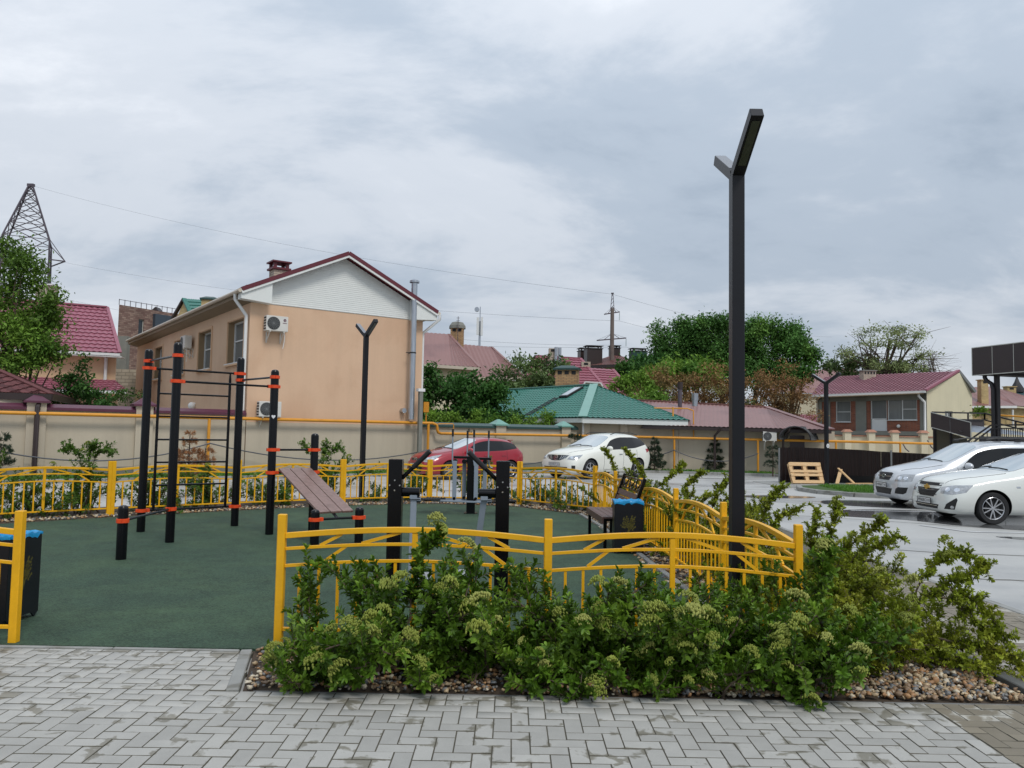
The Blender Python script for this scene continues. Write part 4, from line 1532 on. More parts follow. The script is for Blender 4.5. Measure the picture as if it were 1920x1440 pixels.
    def plate(s, txt, c, tilt=0.0, sc=1.0):
        o = MB().box((0, 0, 0), (0.018, 0.52 * sc, 0.112 * sc)).build('number_plate', M_PLATE, s.t, loc=c, bevel=0.004)
        o.rotation_euler = (0, tilt, 0)
        fr = MB()
        for dz in (-.058, .058):
            fr.box((0.006, 0, dz * sc), (0.016, 0.54 * sc, 0.008))
        for dy in (-.265, .265):
            fr.box((0.006, dy * sc, 0), (0.016, 0.008, 0.124 * sc))
        fr.box((0.0095, .125 * sc, 0), (0.002, 0.005, 0.1 * sc))
        fr.build('plate_frame', M_TRIM, o)
        for body, y, size in ((txt[0], -0.065, 0.095), (txt[1], 0.19, 0.075)):
            me = text_mesh(body, size * sc, M_PTEXT)
            l = link('plate_lettering', me, o, (0.0105, y * sc, -0.004))
            l.rotation_euler = (PI / 2, 0, PI / 2)
        return o


SEDAN = [(2.29, 2.27, 2.20, .20, .52, .62, .42, .64, .58, .76, .46, .03, .05),
         (2.14, 2.04, 2.02, .18, .80, .88, .42, .72, .83, .86, .62, .05, .12),
         (1.78, 1.62, 1.62, .18, .84, .915, .44, .84, .86, .95, .62, .05, .06),
         (1.35, 1.22, 1.25, .18, .84, .915, .45, .91, .86, 1.01, .64, .04, .06),
         (.98, .74, .90, .18, .84, .91, .45, .95, .87, 1.04, .74, .05, .12),
         (.70, .62, -.08, .18, .84, .905, .45, .97, .87, 1.40, .60, .06, .14),
         (-.15, -.42, -.48, .18, .84, .905, .45, .99, .87, 1.46, .60, .05, 0),
         (-.95, -1.12, -1.10, .18, .84, .91, .46, 1.0, .86, 1.44, .59, .05, -.02),
         (-1.55, -1.6, -1.42, .22, .84, .91, .48, 1.02, .84, 1.37, .56, .05, -.04),
         (-1.9, -1.9, -1.92, .26, .84, .90, .5, 1.0, .82, 1.07, .64, .03, -.05),
         (-2.26, -2.24, -2.22, .32, .66, .76, .52, .84, .68, .98, .55, .02, -.03)]
SUV = [(2.44, 2.41, 2.32, .27, .52, .62, .50, .74, .58, .86, .45, .03, .05),
       (2.28, 2.17, 2.12, .24, .84, .92, .48, .82, .84, .97, .62, .05, .14),
       (1.86, 1.70, 1.75, .24, .88, .965, .54, .96, .89, 1.08, .64, .05, .08),
       (1.42, 1.30, 1.36, .24, .88, .97, .56, 1.03, .90, 1.14, .66, .05, .07),
       (1.02, .80, .98, .24, .88, .96, .54, 1.07, .91, 1.17, .77, .05, .13),
       (.74, .67, .02, .24, .88, .955, .54, 1.08, .91, 1.60, .64, .06, .15),
       (-.2, -.40, -.44, .24, .88, .955, .54, 1.11, .91, 1.70, .66, .05, .02),
       (-.95, -1.22, -1.18, .24, .88, .96, .56, 1.16, .91, 1.69, .65, .05, 0),
       (-1.6, -1.92, -1.70, .28, .88, .97, .58, 1.30, .86, 1.61, .60, .05, -.06),
       (-2.06, -2.16, -2.12, .32, .84, .92, .60, 1.12, .82, 1.20, .64, .03, -.07),
       (-2.40, -2.39, -2.36, .36, .70, .80, .62, .92, .72, 1.02, .56, .02, -.03)]
HATCH = [(2.17, 2.15, 2.06, .20, .48, .58, .42, .62, .55, .75, .42, .03, .05),
         (2.02, 1.92, 1.90, .18, .78, .86, .42, .70, .80, .85, .58, .05, .12),
         (1.62, 1.50, 1.50, .18, .82, .905, .44, .84, .84, .95, .60, .05, .06),
         (1.22, 1.10, 1.15, .18, .82, .91, .46, .92, .85, 1.01, .62, .04, .06),
         (.96, .76, .92, .18, .82, .90, .46, .96, .86, 1.04, .73, .05, .12),
         (.70, .62, -.12, .18, .82, .895, .46, .97, .86, 1.40, .59, .06, .16),
         (-.15, -.42, -.46, .18, .82, .895, .46, .99, .87, 1.47, .60, .05, 0),
         (-.9, -1.10, -1.06, .18, .82, .90, .48, 1.02, .86, 1.45, .59, .05, 0),
         (-1.5, -1.72, -1.62, .24, .82, .905, .52, 1.10, .82, 1.36, .54, .05, -.06),
         (-1.86, -1.97, -1.96, .3, .78, .86, .52, .97, .76, 1.04, .57, .03, -.05),
         (-2.15, -2.14, -2.12, .34, .6, .72, .52, .82, .64, .92, .50, .02, -.03)]
VAN = [(2.25, 2.22, 2.16, .24, .52, .62, .42, .68, .58, .82, .46, .03, .04),
       (2.08, 2.02, 1.97, .19, .78, .84, .42, .78, .80, .92, .60, .05, .12),
       (1.77, 1.66, 1.62, .18, .80, .885, .46, .88, .83, 1.0, .62, .05, .06),
       (1.42, 1.30, 1.28, .18, .80, .89, .46, .95, .84, 1.08, .64, .04, .06),
       (1.06, .86, .98, .18, .80, .885, .46, .99, .85, 1.12, .74, .05, .13),
       (.78, .73, .12, .18, .80, .88, .46, 1.0, .85, 1.57, .66, .05, .15),
       (-.1, -.35, -.38, .18, .80, .88, .46, 1.01, .86, 1.65, .68, .04, 0),
       (-.9, -1.1, -1.1, .18, .80, .88, .46, 1.02, .86, 1.66, .68, .04, 0),
       (-1.85, -2.02, -2.02, .22, .80, .88, .5, 1.04, .85, 1.61, .66, .04, -.02),
       (-2.16, -2.2, -2.17, .28, .78, .86, .5, .97, .80, 1.07, .68, .02, -.02),
       (-2.25, -2.24, -2.22, .34, .66, .74, .5, .82, .68, .92, .57, .02, -.02)]
CG = 'cars parked around the exercise area'
FR = (-1, 0, 0)


def fdiag(sg, k=0.75):
    return Vector((-1, -sg * k, 0)).normalized()


def mirr(poly):
    return [(-u, v) for u, v in poly]


def lights(c, poly, sg_c, m_in=M_HLIN, k=0.75):
    """headlights: outline on a 45 degree view of the corner, u outward from the nose"""
    for sg in (1, -1):
        d = fdiag(sg, k)
        U = Vector((0, 0, 1)).cross(d).normalized()
        flip = 1 if U.y * sg > 0 else -1
        P_ = [(flip * u, v) for u, v in poly]
        h = c.patch('headlight', M_HLAMP, P_, d, c=(sg_c[0], sg * sg_c[1], sg_c[2]), off=0.006)
        w = max(u for u, v in poly) - min(u for u, v in poly)
        cu = sum(u for u, v in poly) / len(poly)
        cv = sum(v for u, v in poly) / len(poly)
        for f, r in ((-.18, .055), (.12, .05)):
            ring = [(flip * (cu + f * w) + r * math.cos(t), cv + r * .85 * math.sin(t)) for t in np.linspace(0, 2 * PI, 13)[:-1]]
            c.patch('lamp_reflector', m_in, ring, d, c=(sg_c[0], sg * sg_c[1], sg_c[2]), off=0.010, rings=2, parent=h, nseg=12)


def door_lines(c, xs, z0, z1, lean=0.0):
    for sg in (1, -1):
        for x in xs:
            c.line([(x, sg * 1.2, z0), (x + lean * .3, sg * 1.2, (z0 + z1) / 2), (x + lean, sg * 1.2, z1)], (0, -sg, 0))
        c.line([(xs[0], sg * 1.2, z0), (xs[-1], sg * 1.2, z0)], (0, -sg, 0))


def wipers(c, x, z, n=2):
    for y0, y1 in ((-.55, 0.0), (.02, .55))[:n]:
        a, b = c.hit((x - .05, y0, 3), (0, 0, -1)), c.hit((x - .12, y1, 3), (0, 0, -1))
        MB().tube([a + Vector((0, 0, .012)), a.lerp(b, .5) + Vector((0, 0, .03)), b + Vector((0, 0, .015))], 0.009, 5).build('wiper', M_TRIM, c.t)


# white saloon, nearest
c = Car('parked_car', 'white saloon with gold cross emblem and alloy wheels, nearest car on the right', SEDAN, M_PWHITE, (11.15, 16.85, -0.035), PI, (1.37, -1.315), 0.325, 0.80, CG)
c.wheels(5, True, 0.70, 0.205)
lights(c, [(-.23, -.075), (-.26, .05), (.05, .105), (.34, .12), (.26, -.03), (.05, -.085)], (2.0, .62, .665))
c.patch('upper_grille', M_TRIM, [(-.46, .035), (.46, .035), (.43, -.03), (-.43, -.03)], FR, (2.3, 0, .765), .004)
c.patch('grille_bar', M_PWHITE, [(-.44, .03), (.44, .03), (.42, -.022), (-.42, -.022)], FR, (2.3, 0, .70), .012)
lg = c.patch('lower_grille', M_TRIM, [(-.43, .09), (.43, .09), (.27, -.08), (-.27, -.08)], FR, (2.3, 0, .585), .006)
for q in range(4):
    c.line([(2.3, -.38 + .03 * q, .55 + .035 * q), (2.3, 0, .53 + .035 * q), (2.3, .38 - .03 * q, .55 + .035 * q)], FR, .006, 'grille_slat', M_CHROME if q == 3 else M_TRIM, .012)
c.patch('emblem', M_GOLD, [(-.115, -.028), (-.10, .028), (-.034, .028), (-.034, .055), (.034, .055), (.034, .028), (.115, .028), (.10, -.028), (.034, -.028), (.034, -.055), (-.034, -.055), (-.034, -.028)], FR, (2.3, 0, .70), .024, rings=2)
c.patch('lower_intake', M_TRIM, [(-.46, .04), (.46, .04), (.40, -.05), (-.40, -.05)], FR, (2.3, 0, .315), .004)
c.line([(2.3, -.42, .325), (2.3, .42, .325)], FR, .012, 'intake_bar', M_CHROME, .01)
for sg in (1, -1):
    d = fdiag(sg, .9)
    fl = 1 if Vector((0, 0, 1)).cross(d).y * sg > 0 else -1
    fp = c.patch('fog_lamp_recess', M_TRIM, [(fl * u, v) for u, v in [(-.15, -.12), (-.10, -.02), (.10, .12), (.12, .08), (.06, -.12)]], d, (2.0, sg * .62, .40), .005)
    c.patch('fog_lamp', M_HLAMP, [(fl * .02 + .035 * math.cos(t), -.075 + .035 * math.sin(t)) for t in np.linspace(0, 2 * PI, 11)[:-1]], d, (2.0, sg * .62, .40), .012, rings=2, parent=fp, nseg=10)
c.plate(('M960EO', '193'), (2.305, 0, .415), 0.05)
door_lines(c, (.66, -.42, -1.25), .30, 1.0, .05)
c.mirror(.46, 1.0, .90)
c.handles((-.28, -1.12), .82)
wipers(c, .98, 1.05)
for sg in (1, -1):
    c.line([(2.12, sg * .5, 2), (1.6, sg * .66, 2), (1.0, sg * .72, 2)], (0, 0, -1))
    c.patch('side_badge', M_CHROME, [(-.04, -.018), (.04, -.018), (.04, .018), (-.04, .018)], (0, -sg, 0), (.86, sg * 1.2, .76), .004, rings=1, nseg=8)
c.patch('tail_lamp', M_TLAMP, [(-.12, -.1), (.12, -.1), (.12, .1), (-.12, .1)], (1, 0, 0), (-2.3, .62, .8), .006)
c.patch('tail_lamp', M_TLAMP, [(-.12, -.1), (.12, -.1), (.12, .1), (-.12, .1)], (1, 0, 0), (-2.3, -.62, .8), .006)

# silver estate with roof rails
c = Car('parked_car', 'silver estate car with black roof rails, beyond the nearest white saloon', VAN, M_PSILV, (11.75, 20.15, -0.035), PI, (1.42, -1.485), 0.315, 0.76, CG)
c.wheels(6, False, 0.68, 0.19)
lights(c, [(-.20, -.085), (-.15, .05), (.02, .095), (.26, .10), (.22, -.07), (.05, -.09)], (1.95, .60, .735))
c.patch('upper_grille', M_TRIM, [(-.36, .03), (-.30, .055), (.30, .055), (.36, .03), (.32, -.03), (-.32, -.03)], FR, (2.25, 0, .80), .004)
c.patch('lower_grille', M_TRIM, [(-.31, .035), (.31, .035), (.26, -.04), (-.26, -.04)], FR, (2.25, 0, .70), .004)
c.line([(2.25, -.36, .755), (2.25, .36, .755)], FR, .02, 'grille_bar', M_CHROME, .006)
em = c.patch('emblem', M_CHROME, [(.075 * math.cos(t), .05 * math.sin(t)) for t in np.linspace(0, 2 * PI, 15)[:-1]], FR, (2.25, 0, .765), .02, rings=2)
c.patch('emblem_sail', M_TRIM, [(-.05, -.005), (-.01, .028), (.045, .012), (.02, .0), (.03, -.022), (-.02, -.018)], FR, (2.25, 0, .765), .024, rings=1, parent=em, nseg=10)
c.patch('bumper_intake', M_TRIM, [(-.44, .07), (.44, .07), (.36, -.08), (-.36, -.08)], FR, (2.25, 0, .39), .004)
for sg in (1, -1):
    d = fdiag(sg, .6)
    fl = 1 if Vector((0, 0, 1)).cross(d).y * sg > 0 else -1
    c.patch('fog_lamp_recess', M_TRIM, [(fl * u, v) for u, v in [(-.17, -.07), (-.13, .05), (-.06, .09), (.17, .09), (.13, -.04), (.06, -.08)]], d, (1.95, sg * .60, .42), .004)
c.plate(('H494AT', '93'), (2.262, 0, .535), 0.04)
door_lines(c, (.74, -.37, -1.3), .28, 1.02, .04)
c.mirror(.58, 1.06, .87, M_PSILV)
c.handles((-.22, -1.1), .86, M_TRIM)
wipers(c, 1.12, 1.1)
for sg in (1, -1):
    rl = MB()
    rl.tube([(.05, sg * .60, 1.70), (-.3, sg * .61, 1.755), (-1.2, sg * .62, 1.76), (-1.85, sg * .61, 1.72)], 0.02, 8)
    for x in (.0, -.85, -1.75):
        rl.box((x, sg * .605, 1.705), (.14, .035, .07))
    rl.build('roof_rail', M_TRIM, c.t)
    c.line([(2.0, sg * .5, 2), (1.6, sg * .68, 2), (1.1, sg * .74, 2)], (0, 0, -1))
    c.patch('tail_lamp', M_TLAMP, [(-.08, -.2), (.08, -.2), (.08, .2), (-.08, .2)], (1, 0, 0), (-2.3, sg * .7, .95), .006)
ra = MB()
ra.cyl((-.62, -.58, 1.79), (-.62, .58, 1.79), 0.016, n=8)
ra.cyl((-1.35, -.58, 1.79), (-1.35, .58, 1.79), 0.016, n=8)
ra.build('roof_crossbar', M_TRIM, c.t)
MB().tube([(.02, 0, 1.63), (-.06, 0, 1.72)], [.012, .006], 6).build('aerial', M_TRIM, c.t)

# white crossover by the wall
ANG = math.atan2(-.585, -.81)
c = Car('parked_car', 'white crossover with dark grille and red tail lamp, parked by the wall', SUV, M_PPEARL, (3.42, 30.9, -0.035), ANG + rad(7), (1.46, -1.365), 0.37, 0.83, CG)
c.wheels(6, False, 0.68, 0.225)
lights(c, [(-.26, -.06), (-.17, .04), (.06, .085), (.32, .12), (.20, -.02), (-.02, -.085)], (2.08, .66, .80), k=.8)
gr = c.patch('grille', M_TRIM, [(-.56, .09), (.56, .09), (.40, -.05), (.20, -.11), (-.20, -.11), (-.40, -.05)], FR, (2.45, 0, .80), .005)
for sg in (1, -1):
    for q in range(4):
        c.line([(2.45, sg * (.20 + .09 * q), .715 + .012 * q), (2.45, sg * (.27 + .09 * q), .875)], FR, .014, 'grille_slat', M_CHROME, .008)
    c.line([(2.45, sg * .56, .885), (2.45, 0, .70), (2.45, sg * .05, .70)], FR, .006, 'grille_trim', M_CHROME, .006)
em = c.patch('emblem_ring', M_CHROME, [(.105 * math.cos(t), .095 * math.sin(t)) for t in np.linspace(0, 2 * PI, 17)[:-1]], FR, (2.45, 0, .80), .022, rings=2)
c.patch('emblem_disc', M_TRIM, [(.078 * math.cos(t), .07 * math.sin(t)) for t in np.linspace(0, 2 * PI, 17)[:-1]], FR, (2.45, 0, .80), .026, rings=1, parent=em)
c.patch('emblem_bar', M_CHROME, [(-.12, -.018), (.12, -.018), (.12, .018), (-.12, .018)], FR, (2.45, 0, .80), .03, rings=1, parent=em, nseg=8)
c.patch('bumper_intake', M_TRIM, [(-.6, .06), (.6, .06), (.5, -.07), (-.5, -.07)], FR, (2.45, 0, .40), .004)
c.plate(('A318OT', '93'), (2.455, 0, .555), 0.04)
door_lines(c, (.72, -.42, -1.25), .36, 1.1, -.02)
c.mirror(.50, 1.15, .93)
c.handles((-.26, -1.10), .93, M_CHROME)
wipers(c, 1.1, 1.15)
for sg in (1, -1):
    rl = MB()
    rl.tube([(-.0, sg * .63, 1.67), (-.25, sg * .645, 1.745), (-1.2, sg * .64, 1.755), (-1.65, sg * .61, 1.68)], 0.016, 8)
    rl.build('roof_rail', M_TRIM, c.t)
    c.line([(2.2, sg * .45, 2), (1.7, sg * .7, 2), (1.15, sg * .77, 2)], (0, 0, -1))
    c.patch('tail_lamp', M_TLAMP, [(-.24, .09), (.20, .05), (.16, -.10), (-.06, -.02)] if sg > 0 else [(.24, .09), (-.20, .05), (-.16, -.10), (.06, -.02)], (0.55, -sg, 0), (-2.02, sg * .8, 1.08), .008)
    c.patch('fog_lamp_recess', M_TRIM, [(-.07, -.06), (.07, -.06), (.07, .06), (-.07, .06)], fdiag(sg, .8), (2.1, sg * .66, .46), .004)
MB().tube([(-1.5, 0, 1.70), (-1.68, 0, 1.84)], [.008, .004], 6).build('aerial', M_TRIM, c.t)

# red hatchback by the wall
c = Car('parked_car', 'dark red hatchback with black windows, parked behind the ski trainer', HATCH, M_PRED, (-1.62, 28.85, -0.035), ANG, (1.23, -1.375), 0.32, 0.79, CG)
c.wheels(5, True, 0.68, 0.2)
lights(c, [(-.24, -.10), (-.16, .02), (.06, .10), (.34, .16), (.22, .0), (.0, -.11)], (1.86, .62, .72))
c.patch('upper_grille', M_TRIM, [(-.40, .03), (.40, .03), (.34, -.04), (-.34, -.04)], FR, (2.2, 0, .70), .005)
for z in (.70, .745):
    c.line([(2.2, -.11, z - .03), (2.2, 0, z + .012), (2.2, .11, z - .03)], FR, .012, 'emblem_chevron', M_CHROME, .012)
c.patch('bumper_intake', M_TRIM, [(-.5, .08), (.5, .08), (.42, -.09), (-.42, -.09)], FR, (2.2, 0, .36), .004)
c.plate(('B207KX', '93'), (2.185, 0, .50), 0.04)
door_lines(c, (.70, -.42, -1.2), .30, 1.0, .0)
c.mirror(.46, 1.03, .88)
c.handles((-.28, -1.05), .84)
wipers(c, 1.05, 1.05)
for sg in (1, -1):
    c.patch('tail_lamp', M_TLAMP, [(-.1, -.12), (.12, -.1), (.14, .1), (-.08, .14)], (0.9, -sg, 0), (-1.95, sg * .7, .86), .008)
    c.line([(2.0, sg * .4, 2), (1.5, sg * .65, 2), (1.05, sg * .73, 2)], (0, 0, -1))
sp = MB().bar((-1.62, -.5, 1.40), (-1.62, .5, 1.40), .22, .03).build('roof_spoiler', M_PRED, c.t, bevel=.01)


# ------------------------------------------------------------------ builders for houses, walls and roofs
def roof_sheet(name, eL, eR, rR, rL, m, parent, kind_='tile', course=0.35, pitch=0.22, amp=0.022, step=0.03, under=True, edge_m=None):
    """one profiled metal sheet: waves across, and for tiles a step at every course"""
    eL, eR, rR, rL = (Vector(p) for p in (eL, eR, rR, rL))
    nrm = (eR - eL).cross(rL - eL)
    if nrm.length < 1e-6:
        nrm = (eR - eL).cross(rR - eL)
    nrm.normalize()
    if nrm.z < 0:
        nrm = -nrm
    ed = (eR - eL).normalized()
    sl = max((rL - eL).length, (rR - eR).length)
    nc = max(1, round(sl / course)) if kind_ == 'tile' else 1
    U0 = eL
    us = [(p - U0).dot(ed) for p in (eL, eR, rR, rL)]
    u0, u1 = min(us), max(us)
    per = pitch / (4 if kind_ == 'tile' else 4)
    n = min(900, max(2, int((u1 - u0) / per)))
    V, F = [], []
    mk = lambda k: 0.5 + 0.5 * math.cos(k * PI / 2)
    for c in range(nc):
        t0, t1 = c / nc, (c + 1) / nc
        rows = []
        for t, lift in ((t0, step if kind_ == 'tile' else 0), (t1, 0.0)):
            a, b = eL.lerp(rL, t), eR.lerp(rR, t)
            ua, ub = (a - U0).dot(ed), (b - U0).dot(ed)
            base = len(V)
            for i in range(n + 1):
                u = u0 + (u1 - u0) * i / n
                uc = min(max(u, ua), ub)
                f = (uc - ua) / (ub - ua) if ub - ua > 1e-6 else 0
                p = a.lerp(b, f) + nrm * (lift + amp * mk(i))
                V.append(p[:])
            rows.append(base)
        a, b = rows
        for i in range(n):
            F.append((a + i, a + i + 1, b + i + 1, b + i))
        if kind_ == 'tile':
            base = len(V)
            for i in range(n + 1):
                p = Vector(V[a + i]) - nrm * step
                V.append(p[:])
            for i in range(n):
                F.append((base + i, base + i + 1, a + i + 1, a + i))
    if under:
        b = len(V)
        q = nrm * -0.05
        for p in (eL, eR, rR, rL):
            V.append((p + q)[:])
        F.append((b + 3, b + 2, b + 1, b))
        k0 = 0
    mb = MB()
    mb.v = [tuple(p) for p in V]
    mb.f = F
    mb.m = [0] * len(F)
    return mb.build(name, m, parent, smooth=50, w=True)


def wall(parent, name, a, b, z0, z1, m, holes=(), reveal=0.14, out=None, rm=None, thick=0.0):
    """a wall face from a to b (plan) with openings (u0, u1, v0, v1) and their reveals; out: a point on the outer side"""
    a, b = Vector((a[0], a[1], 0)), Vector((b[0], b[1], 0))
    d = (b - a)
    ln = d.length
    d.normalize()
    nr = Vector((d.y, -d.x, 0))
    if out is None:
        out = (0, 0)
    if nr.dot(Vector((out[0], out[1], 0)) - a) < 0:
        nr = -nr
    us = sorted({0.0, ln} | {h[0] for h in holes} | {h[1] for h in holes})
    vs = sorted({z0, z1} | {h[2] for h in holes} | {h[3] for h in holes})
    mb = MB()
    P = lambda u, v, k=0.0: a + d * u - nr * k + Vector((0, 0, v))
    flip = d.cross(Vector((0, 0, 1))).dot(nr) < 0
    def q(A, B, C, D, mi=0):
        mb.add([A, B, C, D] if not flip else [D, C, B, A], [(0, 1, 2, 3)], mi)
    for i in range(len(us) - 1):
        for j in range(len(vs) - 1):
            cu, cv = (us[i] + us[i + 1]) / 2, (vs[j] + vs[j + 1]) / 2
            if any(h[0] < cu < h[1] and h[2] < cv < h[3] for h in holes):
                continue
            q(P(us[i], vs[j]), P(us[i + 1], vs[j]), P(us[i + 1], vs[j + 1]), P(us[i], vs[j + 1]))
    for (u0, u1, v0, v1) in holes:
        r = reveal
        q(P(u0, v0), P(u0, v0, r), P(u0, v1, r), P(u0, v1), 1) if False else None
        for A, B, C, D in ((P(u0, v0, r), P(u0, v0), P(u0, v1), P(u0, v1, r)), (P(u1, v0), P(u1, v0, r), P(u1, v1, r), P(u1, v1)),
                           (P(u0, v1), P(u1, v1), P(u1, v1, r), P(u0, v1, r)), (P(u0, v0, r), P(u1, v0, r), P(u1, v0), P(u0, v0))):
            q(A, D, C, B, 1)
    if thick:
        q(P(ln, z0), P(ln, z0, thick), P(ln, z1, thick), P(ln, z1))
        q(P(0, z0, thick), P(0, z0), P(0, z1), P(0, z1, thick))
        q(P(0, z1), P(ln, z1), P(ln, z1, thick), P(0, z1, thick))
        q(P(ln, z0, thick), P(0, z0, thick), P(0, z1, thick), P(ln, z1, thick))
    o = mb.build(name, [m, rm or m], parent, smooth=0, w=True) if parent is not None else mb.build(name, [m, rm or m], smooth=0)
    return P, nr, d


def window(parent, P, nr, d, u0, u1, v0, v1, k=0.12, splits=(0.5,), bars=(), fm=None, gm=None, sill=True, fw=0.06, name='window', label=None):
    """a frame set k deep in its opening, with mullions and a pane between each pair"""
    fm, gm = fm or M_PVCW, gm or M_GLASS
    mb = MB()
    up = Vector((0, 0, 1))
    xs = [u0 + (u1 - u0) * s for s in (0, *splits, 1)]
    def bar_(ua, va, ub, vb, w):
        mb.bar(P(ua, va, k), P(ub, vb, k), w, 0.06, up=nr)
    bar_(u0, v0 + fw / 2, u1, v0 + fw / 2, fw)
    bar_(u0, v1 - fw / 2, u1, v1 - fw / 2, fw)
    for i, x in enumerate(xs):
        o = fw / 2 if i == 0 else (-fw / 2 if i == len(xs) - 1 else 0)
        bar_(x + o, v0 + fw, x + o, v1 - fw, fw)
    for (i, f) in bars:
        bar_(xs[i] + fw / 2, v0 + (v1 - v0) * f, xs[i + 1] - fw / 2, v0 + (v1 - v0) * f, fw * .8)
    if sill:
        mb.bar(P(u0 - .05, v0 - .02, k * .35 - .03), P(u1 + .05, v0 - .02, k * .35 - .03), k + .10, 0.035, up=up, mi=0)
    w = mb.build(name, fm, parent, w=True, smooth=0, label=label)
    for i in range(len(xs) - 1):
        a, b = xs[i] + .01, xs[i + 1] - .01
        pn = MB()
        A, B, C, D = P(a, v0 + .02, k + .012), P(b, v0 + .02, k + .012), P(b, v1 - .02, k + .012), P(a, v1 - .02, k + .012)
        if (B - A).cross(D - A).dot(nr) < 0:
            A, B, C, D = B, A, D, C
        pn.add([A, B, C, D], [(0, 1, 2, 3)])
        pn.build('pane', gm[i % len(gm)] if isinstance(gm, (list, tuple)) else gm, w, w=True, smooth=0)
    return w


def chimney(parent, c, w, d, z0, z1, m, cap=None, holes=0, rz=0.0, capm=None, top=True):
    mb = MB().box((c[0], c[1], (z0 + z1) / 2), (w, d, z1 - z0), rz)
    o = mb.build('chimney', m, parent, w=True, smooth=0)
    k = MB()
    if cap == 'hip':
        k.box((c[0], c[1], z1 + .05), (w + .24, d + .24, .1), rz)
        k.box((c[0], c[1], z1 + .18), (w + .16, d + .16, .16), rz, taper=.45)
    elif cap:
        k.box((c[0], c[1], z1 + .04), (w + .16, d + .16, .08), rz)
        if cap == 'raised':
            k.box((c[0], c[1], z1 + .32), (w + .2, d + .2, .06), rz)
            for a in (-1, 1):
                for b in (-1, 1):
                    v = Matrix.Rotation(rz, 3, 'Z') @ Vector((a * w * .42, b * d * .42, 0))
                    k.box((c[0] + v.x, c[1] + v.y, z1 + .18), (.12, .12, .24), rz)
    if cap:
        k.build('chimney_cap', capm or M_DKBROWN, o, w=True, smooth=0)
    if holes:
        h = MB()
        R = Matrix.Rotation(rz, 3, 'Z')
        for i in range(holes):
            u = (i - (holes - 1) / 2) * w / (holes + .3)
            v = R @ Vector((u, -d / 2 - .004, 0))
            h.box((c[0] + v.x, c[1] + v.y, z1 - .17), (w / (holes + .3) * .62, .012, .2), rz)
        h.build('flue_opening', M_DARK, o, w=True, smooth=0)  # dark blocks on solid brick, painted like the shade inside holes
    return o


def pipe_run(parent, name, pts, r, m, n=10):
    return MB().tube(pts, r, n).build(name, m, parent, w=True, smooth=50)


def ac_unit(p, out, label, w=0.8, h=0.55, hose=True, mark=False):
    """outdoor air-conditioner unit: p is the middle of its back on the wall, out the wall's outward direction"""
    o = Vector((out[0], out[1], 0)).normalized()
    rz = math.atan2(o.y, o.x) + PI / 2     # local -y looks out
    t = thing('air_conditioner', label, 'air conditioner', p, rz, 'air conditioner outdoor units')
    MB().box((0, -.26, 0), (w, .30, h)).build('casing', M_ACW, t, bevel=.012)
    gr = MB()
    cx = -w * .17
    r0 = h * .42
    for k in range(6):
        r = r0 * (k + 1) / 6
        gr.tube([(cx + r * math.cos(a), -.417, r * math.sin(a)) for a in np.linspace(0, 2 * PI, 25)], .006, 4, caps=False)
    for a in np.linspace(0, PI, 9)[:-1]:
        gr.bar((cx + r0 * math.cos(a), -.416, r0 * math.sin(a)), (cx - r0 * math.cos(a), -.416, -r0 * math.sin(a)), .007, .006)
    g = gr.build('fan_grille', M_ACG, t)
    MB().lathe([(0, 0), (r0, 0), (r0, .008)], (cx, -.412, 0), 24, M=Matrix.Rotation(PI / 2, 3, 'X')).build('fan_recess', M_DARK, g)
    lv = MB()
    for k in range(5):
        lv.box((-w / 2 - .002, -.26, -h * .36 + k * h * .18), (.008, .22, h * .1))
    lv.build('side_louvre', M_DARK, t)
    br = MB()
    for s_ in (-1, 1):
        br.bar((s_ * w * .32, 0, -h / 2 - .02), (s_ * w * .32, -.42, -h / 2 - .02), .04, .04)
        br.bar((s_ * w * .32, -.01, -h / 2 - .04), (s_ * w * .32, -.01, -h / 2 - .40), .04, .04)
        br.bar((s_ * w * .32, -.01, -h / 2 - .38), (s_ * w * .32, -.36, -h / 2 - .04), .03, .03)
    br.build('bracket', M_ACW, t)
    if hose:
        MB().tube([(w * .36, -.3, -h / 2), (w * .40, -.31, -h * .75), (w * .38, -.3, -h * 1.2), (w * .34, -.28, -h * 1.6)], .013, 6).build('drain_hose', M_PVCW, t)
    if mark:
        mk = MB()
        mk.lathe([(0, 0), (.055, 0), (.055, .003)], (w * .34, -.411, h * .24), 18, M=Matrix.Rotation(PI / 2, 3, 'X'))
        mk.box((w * .34, -.412, h * .05), (.15, .004, .022))
        e = mk.build('maker_mark', M_PLUMCAP, t)
        MB().box((w * .345, -.416, h * .215), (.05, .004, .02)).build('mark_notch', M_ACW, e)
    return t


# ------------------------------------------------------------------ the peach house
C1, C2 = Vector((-9.43, 27.91, 0)), Vector((-3.71, 32.03, 0))
gd = (C2 - C1).normalized()
nd = Vector((-gd.y, gd.x, 0))
GW = (C2 - C1).length
hs = thing('peach_house', 'two-storey peach house with white boarded gable and dark red roof edge', 'house', tuple(C1))
EZ = 6.15
D1, D2 = C1 + nd * 20.5, C2 + nd * 20.5
HL = [(0.62, 2.62, 4.06, 5.66), (4.95, 6.95, 4.06, 5.66), (9.35, 11.35, 4.06, 5.66), (13.9, 15.6, 4.06, 5.66)]
Pg, ng, dg_ = wall(hs, 'gable_wall', C1, C2, -.1, EZ, M_PEACH, out=(0, 0))
MB().prism([C1 + nd * -.012 + Vector((0, 0, -.1)), C2 + nd * -.012 + Vector((0, 0, -.1)), C2 + nd * -.012 + Vector((0, 0, 1.86)), C1 + nd * -.012 + Vector((0, 0, 1.86))], -nd * .03).build('plinth', M_WALL, hs, w=True, smooth=0)
